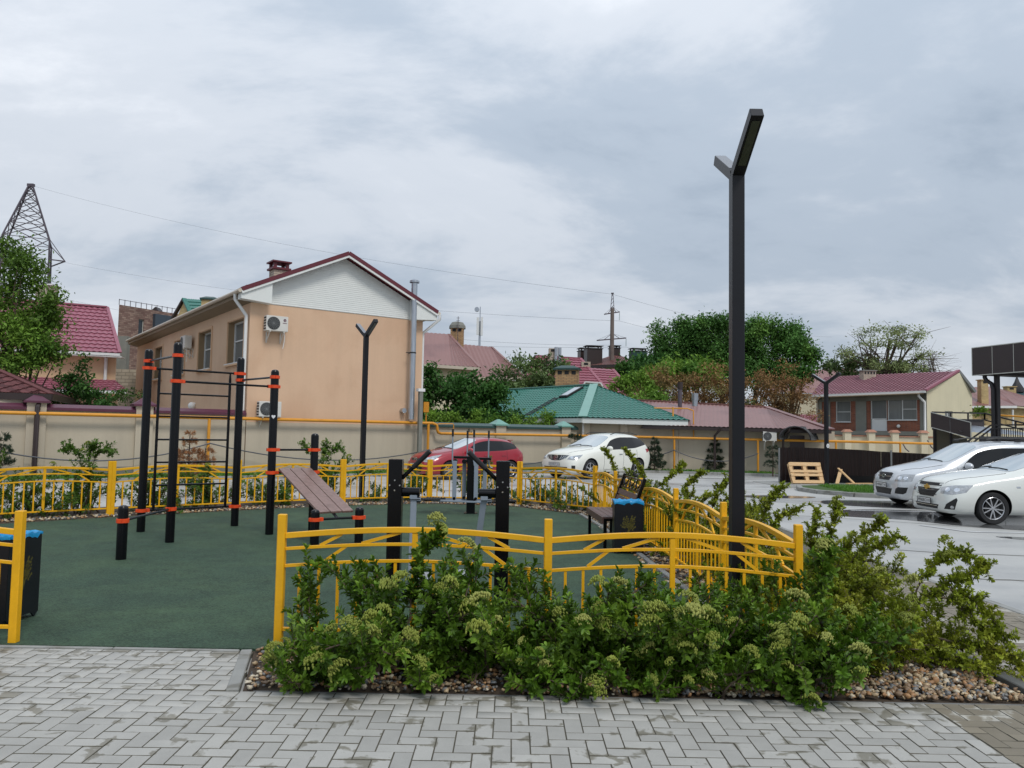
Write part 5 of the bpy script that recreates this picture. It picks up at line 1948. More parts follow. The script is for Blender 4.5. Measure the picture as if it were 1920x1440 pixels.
Ps, ns, ds_ = wall(hs, 'side_wall', C1, D1, -.1, EZ, M_PEACH, HL, 0.30, out=(-40, 20), rm=M_REVEAL)
wall(hs, 'side_wall', C2, D2, -.1, EZ, M_PEACH, out=(40, 40))
wall(hs, 'rear_wall', D1, D2, -.1, EZ, M_PEACH, out=(-40, 80))
for i, (u0, u1, v0, v1) in enumerate(HL):
    window(hs, Ps, ns, ds_, u0, u1, v0, v1, 0.26, (0.36,), ((1, .55),), gm=M_GLASSL)
    fr = MB()
    for (a, b, c, e) in ((u0 - .07, v1 + .07, u1 + .07, v1 + .07), (u0 - .07, v0 - .02, u0 - .07, v1 + .07), (u1 + .07, v0 - .02, u1 + .07, v1 + .07)):
        fr.bar(Ps(a, b, -.02), Ps(c, e, -.02), .09, .04, up=ns)
    fr.bar(Ps(u0 - .16, v0 - .07, -.05), Ps(u1 + .16, v0 - .07, -.05), .14, .06)
    fr.build('window_surround', M_PEACH2, hs, w=True, smooth=0)
OV, FO, RZ, RG = 0.45, 0.42, 6.50, 8.36
Z = lambda v, z: Vector((v.x, v.y, z))
mid1, mid2 = (C1 + C2) / 2 - nd * FO, (D1 + D2) / 2 + nd * .3
eA1, eA2 = C1 - gd * OV - nd * FO, D1 - gd * OV + nd * .3
eB1, eB2 = C2 + gd * OV - nd * FO, D2 + gd * OV + nd * .3
ra_ = roof_sheet('roof', Z(eA2, RZ), Z(eA1, RZ), Z(mid1, RG), Z(mid2, RG), M_BURG, hs, course=.4)
rb_ = roof_sheet('roof', Z(eB1, RZ), Z(eB2, RZ), Z(mid2, RG), Z(mid1, RG), M_BURG, hs, course=.4)
br = MB()      # barge boards
for e in (eA1, eB1):
    for dz, hgt, mi, fo in ((.02, .15, 0, .0), (-.09, .10, 1, .01)):
        br.bar(Z(e, RZ + dz) - nd * (.02 - fo), Z(mid1, RG + dz) - nd * (.02 - fo), .05, hgt, up=(0, 0, 1), mi=mi)
br.build('barge_board', [M_BURG, M_SIDING], hs, w=True, smooth=0)
# boards of the gable: each lapped over the one below
N_B = 28
apx = Z((C1 + C2) / 2, RG - .16)
slope = (RG - RZ) / ((mid1 - eA1).length)
bw0 = GW / 2
cg_ = (C1 + C2) / 2
MB().add([Z(C1 + gd * .6 - nd * .004, EZ), Z(C2 - gd * .6 - nd * .004, EZ), Z(cg_ - nd * .004, RG - .12)], [(0, 1, 2)]).build('gable_backing', M_SIDING, hs, w=True, smooth=0)
for i in range(N_B):
    z0 = EZ + .02 + (RG - .12 - EZ) * i / N_B
    z1 = EZ + .02 + (RG - .12 - EZ) * (i + 1) / N_B
    h0 = min(GW / 2 - .62, (RG - .10 - z0) / slope)
    h1 = min(GW / 2 - .62, max(.02, (RG - .10 - z1) / slope))
    if h0 < .05:
        continue
    vs = [Z(cg_ - gd * h0 - nd * .030, z0), Z(cg_ + gd * h0 - nd * .030, z0), Z(cg_ + gd * h1 - nd * .018, z1), Z(cg_ - gd * h1 - nd * .018, z1), Z(cg_ - gd * h0, z0), Z(cg_ + gd * h0, z0)]
    MB().add(vs, [(0, 1, 2, 3), (4, 5, 1, 0)]).build('siding_board', M_SIDING, hs, w=True, smooth=0)
# boxed eaves at both gable ends and soffits along the sides
for e, c, s_ in ((eA1, C1, 1), (eB1, C2, -1)):
    o = c + gd * s_ * .64
    tz = RZ + slope * ((o - e).dot(gd) * s_)
    MB().prism([Z(e - nd * .0 + nd * .03, RZ - .30), Z(o + nd * (.03 - FO), EZ - .03), Z(o + nd * (.03 - FO), tz - .06), Z(e + nd * .03, RZ - .05)], nd * (FO - .0)).build('boxed_eave', M_SIDING, hs, w=True, smooth=0)
so = MB()
for e1, e2, c1, c2 in ((eA1, eA2, C1, D1), (eB1, eB2, C2, D2)):
    so.add([Z(e1 + nd * FO, RZ - .22), Z(e2, RZ - .22), Z(c2, EZ - .02), Z(c1, EZ - .02)], [(0, 1, 2, 3), (3, 2, 1, 0)])
    so.add([Z(e1 + nd * FO, RZ - .22), Z(e2, RZ - .22), Z(e2, RZ + .0), Z(e1 + nd * FO, RZ + .0)], [(0, 1, 2, 3), (3, 2, 1, 0)])
so.build('soffit', M_SOFFIT, hs, w=True, smooth=0)
for e1, e2, s_ in ((eA1, eA2, -1), (eB1, eB2, 1)):
    pipe_run(hs, 'gutter', [Z(e1 + gd * s_ * .06 - nd * .02, RZ - .03), Z(e2 + gd * s_ * .06, RZ - .03)], .07, M_GUTTER)
for e, c, s_ in ((eA1, C1, -1), (eB1, C2, 1)):
    k = nd * (FO + .18) if s_ < 0 else nd * (FO - .5)
    st = e + k + gd * s_ * .05
    wl = c + (nd * .18 if s_ < 0 else nd * .12) + gd * s_ * .08
    if s_ < 0:
        wl = C1 + nd * .14 - gd * .09
    pipe_run(hs, 'downpipe', [Z(st, RZ - .08), Z(st, RZ - .28), Z(wl, EZ - .48), Z(wl, EZ - .7), Z(wl, 0.05)], .062, M_PVCW)
chimney(hs, C1 + gd * 2.15 + nd * 3.4, .60, .60, 7.0, 8.12, BRICKP, 'raised', 0, math.atan2(gd.y, gd.x), M_BURG)
for i in range(5):
    p = eA1 + gd * .55 + nd * (1.2 + i * 3.6)
    MB().bar(Z(p, RZ + .36), Z(p + nd * 1.5, RZ + .36), .05, .1).build('snow_guard', M_BURG, hs, w=True, smooth=0)
fl = C2 - gd * .62 - nd * .34
f = thing('flue_pipe', 'tall shiny steel flue pipe on the right of the peach gable', 'flue pipe', tuple(fl))
pipe_run(f, 'pipe', [Z(fl, 2.1), Z(fl, 7.62)], .125, M_ZINC, 16)
MB().lathe([(.20, 7.62), (.20, 7.70), (.13, 7.76), (0, 7.78)], (fl.x, fl.y, 0), 16).build('rain_cap', M_ZINC, f, w=True)
cl = MB()
for z in (4.75,):
    cl.lathe([(.125, z), (.14, z), (.14, z + .05), (.125, z + .05)], (fl.x, fl.y, 0), 16)
    cl.bar(Z(fl - gd * .3, z + .02), Z(fl + gd * .1, z + .02), .03, .03)
    cl.bar(Z(fl, z + .02), Z(fl + nd * .33, z + .02), .03, .03)
cl.build('clamp', M_TRIM, f, w=True)
pipe_run(f, 'inlet', [Z(fl - gd * .25 + nd * .34, 2.45), Z(fl - gd * .25 + nd * .1, 2.45)], .1, M_ZINC)
ac_unit(tuple(C1 + gd * .86 + Vector((0, 0, 5.42))), tuple(-nd), 'upper air conditioner on the peach gable, with dangling white hose', mark=True)
ac_unit(tuple(C1 + gd * .72 + Vector((0, 0, 2.33))), tuple(-nd), 'lower air conditioner on the peach gable, just above the yellow pipe', hose=False)
ac_unit(tuple(C1 + nd * 8.1 + Vector((0, 0, 5.35))), tuple(-gd), 'air conditioner high on the side wall of the peach house', hose=True)
lm = C1 + nd * 7.2 - gd * .12
f = thing('wall_lamp', 'small round white lamp low on the peach side wall above the plum cap', 'wall lamp', (lm.x, lm.y, 2.55))
MB().ball((0, 0, 0), .16, 12, 8).build('globe', M_PVCW, f)
MB().cyl((0, 0, 0), (gd.x * .14, gd.y * .14, .1), .05, n=8).build('bracket', M_ZINC, f)

# ------------------------------------------------------------------ boundary walls and the gas pipe
WL = lambda px: (lambda r: Vector((r * 34.7 / (1 - .72 * r), 34.7 / (1 - .72 * r), 0)))((px - 960) / 1470)


def bwall(label, a, b, z1, m, capm, pillars=(), cap=True, th=0.25, pcap=None, pz=0.16):
    t = thing('boundary_wall', label, 'wall', tuple(a))
    d = (b - a).normalized()
    n = Vector((d.y, -d.x, 0))
    wall(t, 'wall_face', a, b, -.12, z1, m, out=(0, 0), thick=th)
    MB().bar(a - d * 0 + n * .03 + Vector((0, 0, .10)), b + n * .03 + Vector((0, 0, .10)), .06, .44).build('plinth', M_CONC, t, w=True, smooth=0)
    if cap:
        MB().prism([Z(a + n * .10, z1 + .002), Z(a + n * .10, z1 + .09), Z(a - n * (th / 2), z1 + .20), Z(a - n * (th + .10), z1 + .09), Z(a - n * (th + .10), z1 + .002)], b - a).build('cap', capm, t, w=True, smooth=0)
    for p in pillars:
        c = a + d * p - n * (th / 2)
        zt = z1 + pz
        rz = math.atan2(d.y, d.x)
        MB().box((c.x, c.y, zt / 2 - .06), (.52, th + .24, zt + .12), rz).build('pillar', m, t, w=True, smooth=0)
        k = MB().box((c.x, c.y, zt + .03), (.72, th + .44, .06), rz)
        k.box((c.x, c.y, zt + .17), (.68, th + .40, .22), rz, taper=.12)
        k.build('pillar_cap', pcap or capm, t, w=True, smooth=0)
    return t


wa, wb = WL(-90), C1.copy()
bwall('beige wall with plum metal cap, left of the peach house behind the climbing frame', wa, wb - gd * .02, 2.08, M_WALL, M_PLUMCAP, ((WL(70) - wa).length, (WL(272) - wa).length), pz=.22)
W2a, W2b = C2 + gd * .05, Vector((3.1, 36.85, 0))
bwall('beige wall with green metal cap behind the red hatchback', W2a, W2b, 1.82, M_WALL, M_GREENC, (((WL(938) - W2a).length), (W2b - W2a).length - .75), pcap=M_GREENCL, pz=.12)
gp = thing('gas_pipe', 'yellow gas pipe running along the beige walls on thin posts', 'pipe', (0, 30, 0))
off = Vector((gd.y, -gd.x, 0)) * .30
GZ, GZ2 = 1.97, 1.56
g0, g1 = WL(-90) + off, WL(806) + off
g1b = g1 + gd * .02
W3 = Vector((14.4, 34.6, 0))
o3 = Vector((-.18, -.98, 0)) * .3
pts = [Z(g0, GZ), Z(g1, GZ), Z(g1 + gd * .18, GZ - .06), Z(g1 + gd * .22, GZ - .18), Z(g1 + gd * .22, GZ2 + .16), Z(g1 + gd * .27, GZ2 + .04), Z(g1 + gd * .40, GZ2),
       Z(Vector((3.2, 36.9, 0)) + off, GZ2), Z(Vector((3.6, 36.95, 0)) + o3, GZ2), Z(W3 + o3, GZ2 - .04), Z(Vector((26.0, 41.0, 0)), GZ2 - .12)]
pipe_run(gp, 'pipe', pts, .058, M_YPIPE, 12)
for p, z in ((WL(390), GZ), (WL(798), GZ), (WL(1136) * 1.0, GZ2)):
    q = p + off * 1.0
    if z == GZ2:
        q = Vector((4.25, 36.5, 0))
    pipe_run(gp, 'support', [Z(q, z - .03), Z(q, -.1)], .055 if z == GZ else .05, M_YPIPE, 8)
for x, y in ((7.45, 35.9), (11.0, 35.05), (14.2, 34.4), (18.0, 36.4), (20.6, 37.9)):
    pipe_run(gp, 'support', [(x, y - .06, GZ2 - .06), (x, y - .06, -.1)], .048, M_YPIPE, 8)
pipe_run(gp, 'branch', [Z(g1 + gd * .25, GZ - .02), Z(g1 + gd * .95, GZ), Z(g1 + gd * 1.0, GZ - .04), Z(g1 + gd * 1.0, GZ2)], .022, M_YPIPE, 6)
pipe_run(gp, 'branch', [Z(g1 - gd * .25 - off * .4, 2.75), Z(g1 - gd * .25 - off * .4, GZ)], .022, M_YPIPE, 6)
MB().box(Z(g1 - gd * .25 - off * .4, 2.62), (.2, .2, .42)).build('valve_box', M_YPIPE, gp, w=True)
pipe_run(gp, 'branch', [(6.6, 36.3, 2.9), (8.1, 36.1, 2.9), (8.35, 36.0, 2.8), (8.35, 35.9, 1.56)], .03, M_YPIPE, 6)
pipe_run(gp, 'branch', [(7.42, 36.05, 2.95), (7.42, 35.9, 1.56)], .035, M_YPIPE, 6)
sq = WL(800) + off * .4
st = thing('utility_post', 'thin grey concrete post against the right corner of the peach house', 'post', tuple(WL(776) + off * 1.9))
q = WL(776) + off * 1.9
MB().box((q.x, q.y, 1.6), (.15, .15, 3.3), .6).build('post', M_CONC, st, w=True)
MB().box((q.x, q.y, 3.28), (.3, .2, .12), .6).build('meter_hood', M_PVCW, st, w=True)

# sagging cable along the walls
def sag(name, label, cat, spans, r=0.014, m=None, n=14):
    t = thing(name, label, cat, spans[0][0])
    for a, b, s_ in spans:
        a, b = Vector(a), Vector(b)
        pts = [a.lerp(b, i / n) - Vector((0, 0, s_ * 4 * (i / n) * (1 - i / n))) for i in range(n + 1)]
        MB().tube(pts, r, 5).build('cable', m or M_WIRE, t, w=True)
    return t


sag('sagging_cable', 'black cable sagging along the beige wall between the yellow pipe posts', 'cable',
    [(tuple(Z(WL(-60) + off * 1.2, 1.05)), tuple(Z(WL(392) + off * 1.2, 1.1)), .55), (tuple(Z(WL(392) + off * 1.2, 1.1)), tuple(Z(WL(800) + off * 1.2, .9)), .5),
     (tuple(Z(WL(800) + off * 1.2, .9)), (4.25, 36.45, 1.35), .85), ((4.25, 36.45, 1.35), (7.45, 35.8, 1.0), .5), ((7.45, 35.8, .98), (11.0, 34.95, .92), .42)], .022)
# kerb and grass strip at the foot of the walls
nk = Vector((gd.y, -gd.x, 0))
K = [WL(-120) + nk * 2.2, WL(900) + nk * 1.9, Vector((3.4, 34.9, 0)), Vector((6.7, 35.1, 0)), Vector((11.4, 33.9, 0)), Vector((12.2, 33.2, 0))]
kerb_run('kerb', [(p.x, p.y) for p in K], .16, -.12, .08, M_KERB, 2.0)
vp = [(p.x, p.y) for p in K] + [(16, 36.5), (3.4, 38), (WL(700).x, WL(700).y + 1), (WL(-120).x - .5, WL(-120).y + 1)]
sheet('verge', vp, 0.05, M_GRASSG)
gq = []
for a, b in ((K[0], K[1]), (K[1], K[2]), (K[2], K[3]), (K[3], K[4])):
    d = (b - a).normalized()
    n = Vector((-d.y, d.x, 0))
    gq.append((((a + n * .15).to_2d()[:], (b + n * .15).to_2d()[:], (b + n * 1.6).to_2d()[:], (a + n * 1.6).to_2d()[:]), int((b - a).length * 420)))
grass('verge_grass', 'strip of short grass along the foot of the beige walls', gq, 0, .10, .05, .016)


# ------------------------------------------------------------------ green-roofed outbuilding with its corner to the camera
def gable_fill(parent, name, pts, m, d=(0, .05, 0)):
    return MB().prism(pts, d).build(name, m, parent, w=True, smooth=0)


gh = thing('outbuilding', 'low beige outbuilding with green tiled hip roof, skylight and brick chimney', 'house', (3.4, 37.0, 0))
cA, cB = Vector((3.42, 36.9, 0)), Vector((7.70, 36.15, 0))       # wall on the road
cL = Vector((-.6, 43.0, 0))
wall(gh, 'wall', cA, cB, -.1, 2.28, M_WALL, out=(5, 0))
wall(gh, 'wall', cA, cL, -.1, 2.28, M_WALL, out=(-20, 30))
wall(gh, 'wall', cB, (10.2, 44.0), -.1, 2.28, M_WALL, out=(30, 30))
MB().box((5.25, 36.52, 1.12), (.34, .14, 2.3), -.17).build('pilaster', M_WALL, gh, w=True, smooth=0)
MB().box((3.55, 36.80, 1.12), (.3, .14, 2.3), -.17).build('pilaster', M_WALL, gh, w=True, smooth=0)
ap = Vector((4.32, 41.2, 4.22))
eN = Vector((3.30, 36.35, 2.40))
eR = Vector((8.02, 35.55, 2.34))
eL_ = Vector((-1.6, 43.2, 2.40))
rL_ = ap + (eL_ - eN) * .92
roof_sheet('roof', eN, eR, ap, ap, M_GREENR, gh, course=.35, pitch=.24, amp=.05, step=.02)
roof_sheet('roof', eL_, eN, ap, rL_, M_GREENR, gh, course=.35, pitch=.24, amp=.05, step=.02)
roof_sheet('roof', eR, (10.4, 44.0, 2.4), ap, ap, M_GREENR, gh, course=.35)
MB().bar(eN + Vector((0, 0, .05)), ap + Vector((0, 0, .06)), .42, .05).build('hip_flashing', M_GREENCL, gh, w=True)
MB().bar(ap + Vector((0, 0, .05)), rL_ + Vector((0, 0, .05)), .3, .06).build('ridge_flashing', M_GREENCL, gh, w=True)
fa = MB()
fa.bar(eN + Vector((0, .06, -.13)), eR + Vector((0, .06, -.13)), .05, .24)
fa.bar(eL_ + Vector((.1, 0, -.13)), eN + Vector((0, .06, -.13)), .05, .20)
fa.build('fascia', M_SIDING, gh, w=True, smooth=0)
pipe_run(gh, 'downpipe', [Z(cA + Vector((-.05, -.12, 0)), 2.2), Z(cA + Vector((-.05, -.12, 0)), .1)], .055, M_PVCW)
chimney(gh, (3.15, 44.6), 1.3, .85, 3.3, 5.25, BRICKC, 'hip', 3, -.17, M_GREENC)
# skylight lies in the left slope
u_ = (eN - eL_).normalized()
v_ = (ap - eN)
v_ = (v_ - u_ * v_.dot(u_)).normalized()
n_ = u_.cross(v_)
n_ = n_ if n_.z > 0 else -n_
sc_ = eN - u_ * 4.0 + v_ * 3.0 + n_ * .09
sk_ = MB().bar(sc_ - v_ * .62, sc_ + v_ * .62, .66, .12, up=n_).build('skylight', M_DKFRAME, gh, w=True)
MB().bar(sc_ - v_ * .50 + n_ * .065, sc_ + v_ * .50 + n_ * .065, .50, .01, up=n_).build('skylight_pane', M_WSGLASS, sk_, w=True)
ld = MB()
for k in range(8):
    p = eN - u_ * 4.5 + v_ * (.25 + k * .28) + n_ * .1
    ld.bar(p - u_ * .18, p + u_ * .18, .035, .035, up=n_)
for s_ in (-.18, .18):
    p = eN - u_ * (4.5 + s_) + n_ * .09
    ld.bar(p + v_ * .1, p + v_ * 2.4, .04, .03, up=n_)
ld.build('roof_ladder', M_DKFRAME, gh, w=True)

# ------------------------------------------------------------------ long low building with brown corrugated roof
lb = thing('low_building', 'long low beige building with brown corrugated hip roof and flue pipes', 'house', (11, 35.4, 0))
lA, lB = Vector((7.72, 36.17, 0)), Vector((14.4, 34.95, 0))
ld_ = (lB - lA).normalized()
wall(lb, 'wall', lA, lB, -.1, 1.95, M_WALL, out=(10, 0))
wall(lb, 'wall', lB, (16.6, 43.5), -.1, 1.95, M_WALLP, out=(40, 30))
r1, r2 = Vector((6.84, 42.50, 3.51)), Vector((13.14, 40.50, 3.18))
e1, e2 = Vector((6.03, 36.00, 2.10)), Vector((13.89, 34.00, 2.01))
roof_sheet('roof', e1, e2, r2, r1, M_BROWNR, lb, 'corr', pitch=.2, amp=.03)
roof_sheet('roof', e2, Vector((16.9, 43.5, 2.1)), r2, r2, M_BROWNR, lb, 'corr', pitch=.2, amp=.03)
MB().bar(r1 + Vector((0, 0, .04)), r2 + Vector((0, 0, .04)), .3, .05).build('ridge_cap', M_BROWNR, lb, w=True)
MB().bar(r2 + Vector((0, 0, .04)), e2 + Vector((0, 0, .04)), .3, .05).build('ridge_cap', M_BROWNR, lb, w=True)
MB().bar(e1 + Vector((0, .05, -.09)), e2 + Vector((0, .05, -.09)), .08, .14).build('gutter', M_DKBROWN, lb, w=True)
MB().bar(e1 + Vector((0, .5, -.14)), e2 + Vector((0, .5, -.14)), .9, .04).build('soffit', M_DKBROWN, lb, w=True)
for px in (1340, 1468):
    p = Vector((9.07, 35.00, 1.79)) if px == 1340 else Vector((11.98, 34.60, 1.84))
    pipe_run(lb, 'downpipe', [p + Vector((.12, -.5, .28)), p + Vector((.1, -.45, .12)), p + Vector((0, -.02, -.12)), p + Vector((0, -.02, -1.6))], .055, M_DKBROWN)
for q, h, m in (((8.70, 40.50, 3.29), 1.1, M_LATT), ((9.54, 40.80, 3.29), .55, M_ZINC)):
    q = Vector(q)
    fp = pipe_run(lb, 'flue', [q - Vector((0, 0, .4)), q + Vector((0, 0, h))], .11 if h > 1 else .15, m)
    MB().cyl(q + Vector((0, 0, h - .35)), q + Vector((0, 0, h + .02)), .13 if h > 1 else .18, n=12).build('cowl', M_DKBROWN if h > 1 else M_ZINC, fp, w=True)
ac_unit((11.49, 35.05, 1.69), (-.18, -.98), 'air conditioner on the low beige building left of the arched canopy', w=.58, h=.42, hose=False)
dp = Vector((12.64, 34.75, 0.96))
dr = thing('entrance_door', 'dark metal door under the arched grey canopy', 'door', (dp.x, dp.y, 0))
MB().box((dp.x, dp.y - .04, .8), (.62, .06, 1.9), -.18).build('leaf', M_DKBROWN, dr, w=True)
MB().box((dp.x + .2, dp.y - .1, .85), (.03, .06, .2), -.18).build('handle', M_ZINC, dr, w=True)
cn = thing('arched_canopy', 'small arched grey canopy on the low beige building', 'canopy', (dp.x, dp.y, 1.4))
ca_ = Vector((-.64, -.77, 0))
cu_ = Vector((.98, -.18, 0))
base = Vector((12.86, 34.70, 1.55))
av = []
for k in range(13):
    a = PI * k / 12
    p = base + cu_ * (-.66 * math.cos(a)) + Vector((0, 0, .58 * math.sin(a)))
    av += [p, p + ca_ * .9]
MB().add(av, [(2 * i, 2 * i + 1, 2 * i + 3, 2 * i + 2) for i in range(12)] + [(2 * i + 2, 2 * i + 3, 2 * i + 1, 2 * i) for i in range(12)]).build('arched_sheet', M_ACG, cn, w=True, smooth=60)
MB().tube([av[2 * i + 1] for i in range(13)], .03, 6).build('front_rim', M_DKFRAME, cn, w=True)
MB().tube([av[2 * i] for i in range(13)], .03, 6).build('back_rim', M_DKFRAME, cn, w=True)

# ------------------------------------------------------------------ pink-roofed house at the left
ph = thing('pink_roof_house', 'peach house with raspberry tiled roof behind the left garden tree', 'house', (-22, 38, 0))
a0, a1 = Vector((-31, 35.4, 0)), Vector((-19.56, 38.60, 4.21)); a1.z = 0
wall(ph, 'wall', a0, a1, -.1, 5.25, M_PEACH2, out=(0, 0))
wall(ph, 'wall', a1, (a1.x - 4.2, a1.y + 6), -.1, 5.25, M_PEACH2, out=(20, 40))
eL1, eR1 = Vector((-31.5, 34.9, 5.30)), Vector((-19.10, 38.00, 5.14))
rR1, rL1 = Vector((-21.65, 41.50, 7.88)), Vector((-31.0, 38.6, 8.15))
roof_sheet('roof', eL1, eR1, rR1, rL1, M_PINKR, ph, course=.38, pitch=.27, amp=.05, step=.05)
MB().bar(eR1 + Vector((0, 0, .06)), rR1 + Vector((0, 0, .06)), .16, .06).build('verge_flashing', M_PINKR, ph, w=True)
MB().bar(rL1 + Vector((0, 0, .06)), rR1 + Vector((0, 0, .06)), .3, .08).build('ridge_cap', M_PINKR, ph, w=True)
gable_fill(ph, 'gable_wall', [a1 + Vector((-.2, 0, 5.2)), a1 + Vector((-4.2, 6, 5.2)), rR1 - Vector((.4, 0, .15))], M_PEACH2, (-.1, 0, 0))
MB().bar(eL1 + Vector((0, .02, -.06)), eR1 + Vector((0, .02, -.06)), .12, .12).build('gutter', M_PVCW, ph, w=True)
MB().bar(eL1 + Vector((0, .35, -.16)), eR1 + Vector((0, .35, -.16)), .7, .05).build('soffit', M_SIDING, ph, w=True)
q = Vector((-19.94, 38.10, 4.43))
pipe_run(ph, 'downpipe', [(q.x, q.y, 5.2), (q.x, q.y + .25, 4.9), (q.x, q.y + .25, 3.6)], .08, M_PVCW)
eL2, eR2 = Vector((-31.5, 33.6, 3.15)), Vector((-18.08, 36.80, 3.28))
rR2, rL2 = Vector((-19.42, 38.20, 3.85)), Vector((-31.0, 35.3, 3.95))
roof_sheet('porch_roof', eL2, eR2, rR2, rL2, M_PINKR, ph, course=.34, pitch=.24, amp=.03, step=.04)
MB().bar(eL2 + Vector((0, .02, -.07)), eR2 + Vector((0, .02, -.07)), .12, .12).build('porch_gutter', M_PVCW, ph, w=True)
wall(ph, 'porch_wall', (-31, 35.2), (-19.2, 38.2), -.1, 3.1, M_PEACH, out=(0, 0))
chimney(ph, (-24.60, 41.00, 7.40), .8, .7, 6.5, 8.9, BRICKP, 'flat', 0, 0, M_PVCW)

# ------------------------------------------------------------------ brown brick block behind it
bb = thing('brick_block', 'tall brown brick building with narrow windows and a slate grey bay', 'building', (-34, 70, 0))
bA, bB = Vector((-34.46, 68.00, 6.17)), Vector((-31.04, 74.00, 6.68)); bA.z = bB.z = 0
bh = 12.2
bl_ = (bB - bA).length
Pb, nb, db = wall(bb, 'wall', bA, bB, -.1, bh, BRICKD, [(1.95, 2.5, 7.6, 11.2)], .2, out=(0, 0))
window(bb, Pb, nb, db, 1.95, 2.5, 7.6, 11.2, .16, (), ((0, .3), (0, .62)), fm=M_EDGE, sill=False)
wall(bb, 'wall', bA, (bA.x - 3, bA.y + 12), -.1, bh, BRICKD, out=(-60, 60))
MB().box((bA + db * 4.35 - nb * -.1 + Vector((0, 0, 5.9))), (2.0, .5, 11.9), math.atan2(db.y, db.x)).build('bay', mat('slate_panel', srgb(62, 72, 82), rough=.4, var=.05), bb, w=True)
rl_ = MB()
rl_.bar(bA + Vector((0, 0, bh + .45)), bB + Vector((0, 0, bh + .45)), .04, .04)
for k in range(14):
    p = bA.lerp(bB, k / 13)
    rl_.cyl(p + Vector((0, 0, bh)), p + Vector((0, 0, bh + .5)), .03, n=5)
rl_.build('roof_railing', M_LATT, bb, w=True)
MB().prism([bA + db * 3.2 + Vector((0, 0, bh)), bA + db * 3.9 + Vector((0, 0, bh)), bA + db * 3.55 + Vector((0, 0, bh + .35))], (0, 1, 0)).build('parapet_peak', M_DKBROWN, bb, w=True, smooth=0)
lw = thing('garden_wall', 'low pale stone wall between the pink roof and the peach house', 'wall', (-22, 45, 0))
lq = [Vector((-23.37, 46.00, 2.82)), Vector((-22.41, 47.00, 2.87))]
for p in lq: p.z = 0
wall(lw, 'wall_face', lq[0] - Vector((2, 0, 0)), lq[1] + Vector((2, 0, 0)), -.1, 5.0, brick_mat('pale_stone', srgb(176, 166, 148), srgb(158, 148, 130), srgb(130, 122, 108), w=.5, h=.2, msize=.02), out=(0, 0), thick=.3)
MB().box(((lq[0] + lq[1]) / 2 + Vector((-1.2, .4, 3.2))), (2.0, .4, 7.6)).build('pier', M_CONC, lw, w=True)

# ------------------------------------------------------------------ green gable peeping over the peach roof
gg = thing('green_gable_house', 'yellow brick house with steep green tiled roof peeping over the peach house', 'house', (-25, 60, 0))
g_ap, g_r = Vector((-24.58, 58.00, 11.18)), Vector((-23.38, 64.00, 11.96))
gl, gr_ = Vector((-26.15, 58.50, 8.61)), Vector((-22.60, 56.00, 8.63))
gr2 = Vector((-21.72, 62.00, 9.69))
roof_sheet('roof', gr_, gr2, g_r, g_ap, M_GREENR, gg, course=.4, pitch=.3, amp=.035, step=.05)
gable_fill(gg, 'gable_wall', [g_ap - Vector((0, 0, .25)), gl + Vector((.3, 0, -.2)), gr_ + Vector((-.3, .1, -.2))], BRICKY, (.25, .5, 0))
MB().bar(gl, g_ap, .3, .12).build('barge_board', M_DKBROWN, gg, w=True)
MB().bar(gr_, g_ap, .3, .12).build('barge_board', M_GREENR, gg, w=True)
wall(gg, 'wall', gl, gr_, -.1, gl.z - .1, BRICKY, out=(0, 0))
chimney(gg, (-22.24, 57.00, 10.26), 1.1, .9, 7, 10.9, BRICKY, 'hip', 0, .3, M_GREENC)

# ------------------------------------------------------------------ brown-roofed house right of the peach gable
bh_ = thing('brown_roof_house', 'pale house with two big brown corrugated roofs behind the dark trees', 'house', (-4, 55, 0))
A1, A2, A3, A4 = Vector((-12.5, 50.6, 6.3)), Vector((-2.18, 52.00, 5.93)), Vector((-4.67, 57.00, 8.73)), Vector((-12.5, 55.3, 8.95))
roof_sheet('roof', A1, A2, A3, A4, M_BROWNR, bh_, 'corr', pitch=.3, amp=.045)
B1, B2, B3, B4 = Vector((-2.95, 54.00, 5.42)), Vector((0.93, 55.00, 5.52)), Vector((-1.58, 59.00, 8.06)), Vector((-5.01, 58.40, 8.26))
roof_sheet('roof', B1, B2, B3, B4, M_BROWNR, bh_, 'corr', pitch=.3, amp=.045)
MB().bar(A3, A2, .2, .1).build('verge_flashing', M_BROWNR, bh_, w=True)
MB().bar(B3, B2, .2, .1).build('verge_flashing', M_BROWNR, bh_, w=True)
MB().bar(A1 + Vector((0, 0, -.1)), A2 + Vector((0, 0, -.1)), .14, .2).build('gutter', M_GUTTER, bh_, w=True)
MB().bar(B1 + Vector((0, 0, -.1)), B2 + Vector((0, 0, -.1)), .14, .2).build('gutter', M_GUTTER, bh_, w=True)
wA, wB = Vector((-12.2, 51.2, 0)), Vector((-2.42, 52.60, 5.58)); wB.z = 0
Lw = (wB - wA).length
Pw, nw, dw = wall(bh_, 'wall', wA, wB, -.1, 6.2, M_CREAM, [(Lw - 7.1, Lw - 3.6, 4.0, 5.75), (Lw - 9.2, Lw - 8.0, 4.0, 5.75)], .12, out=(0, 0))
window(bh_, Pw, nw, dw, Lw - 7.1, Lw - 3.6, 4.0, 5.75, .1, (.33, .67), gm=M_CURT)
window(bh_, Pw, nw, dw, Lw - 9.2, Lw - 8.0, 4.0, 5.75, .1, (), gm=M_GLASSL)
wall(bh_, 'wall', B1 + Vector((0, .6, 0)), B2 + Vector((-.3, .6, 0)), -.1, B1.z - .1, M_CREAM, out=(0, 0))
wall(bh_, 'wall', wB, (B1.x, B1.y + .6), -.1, 6.0, M_CREAM, out=(40, 40))
chm = chimney(bh_, (-4.14, 58.00, 8.35), .95, .8, 6.5, 9.3, BRICKC, None, 2, 0)
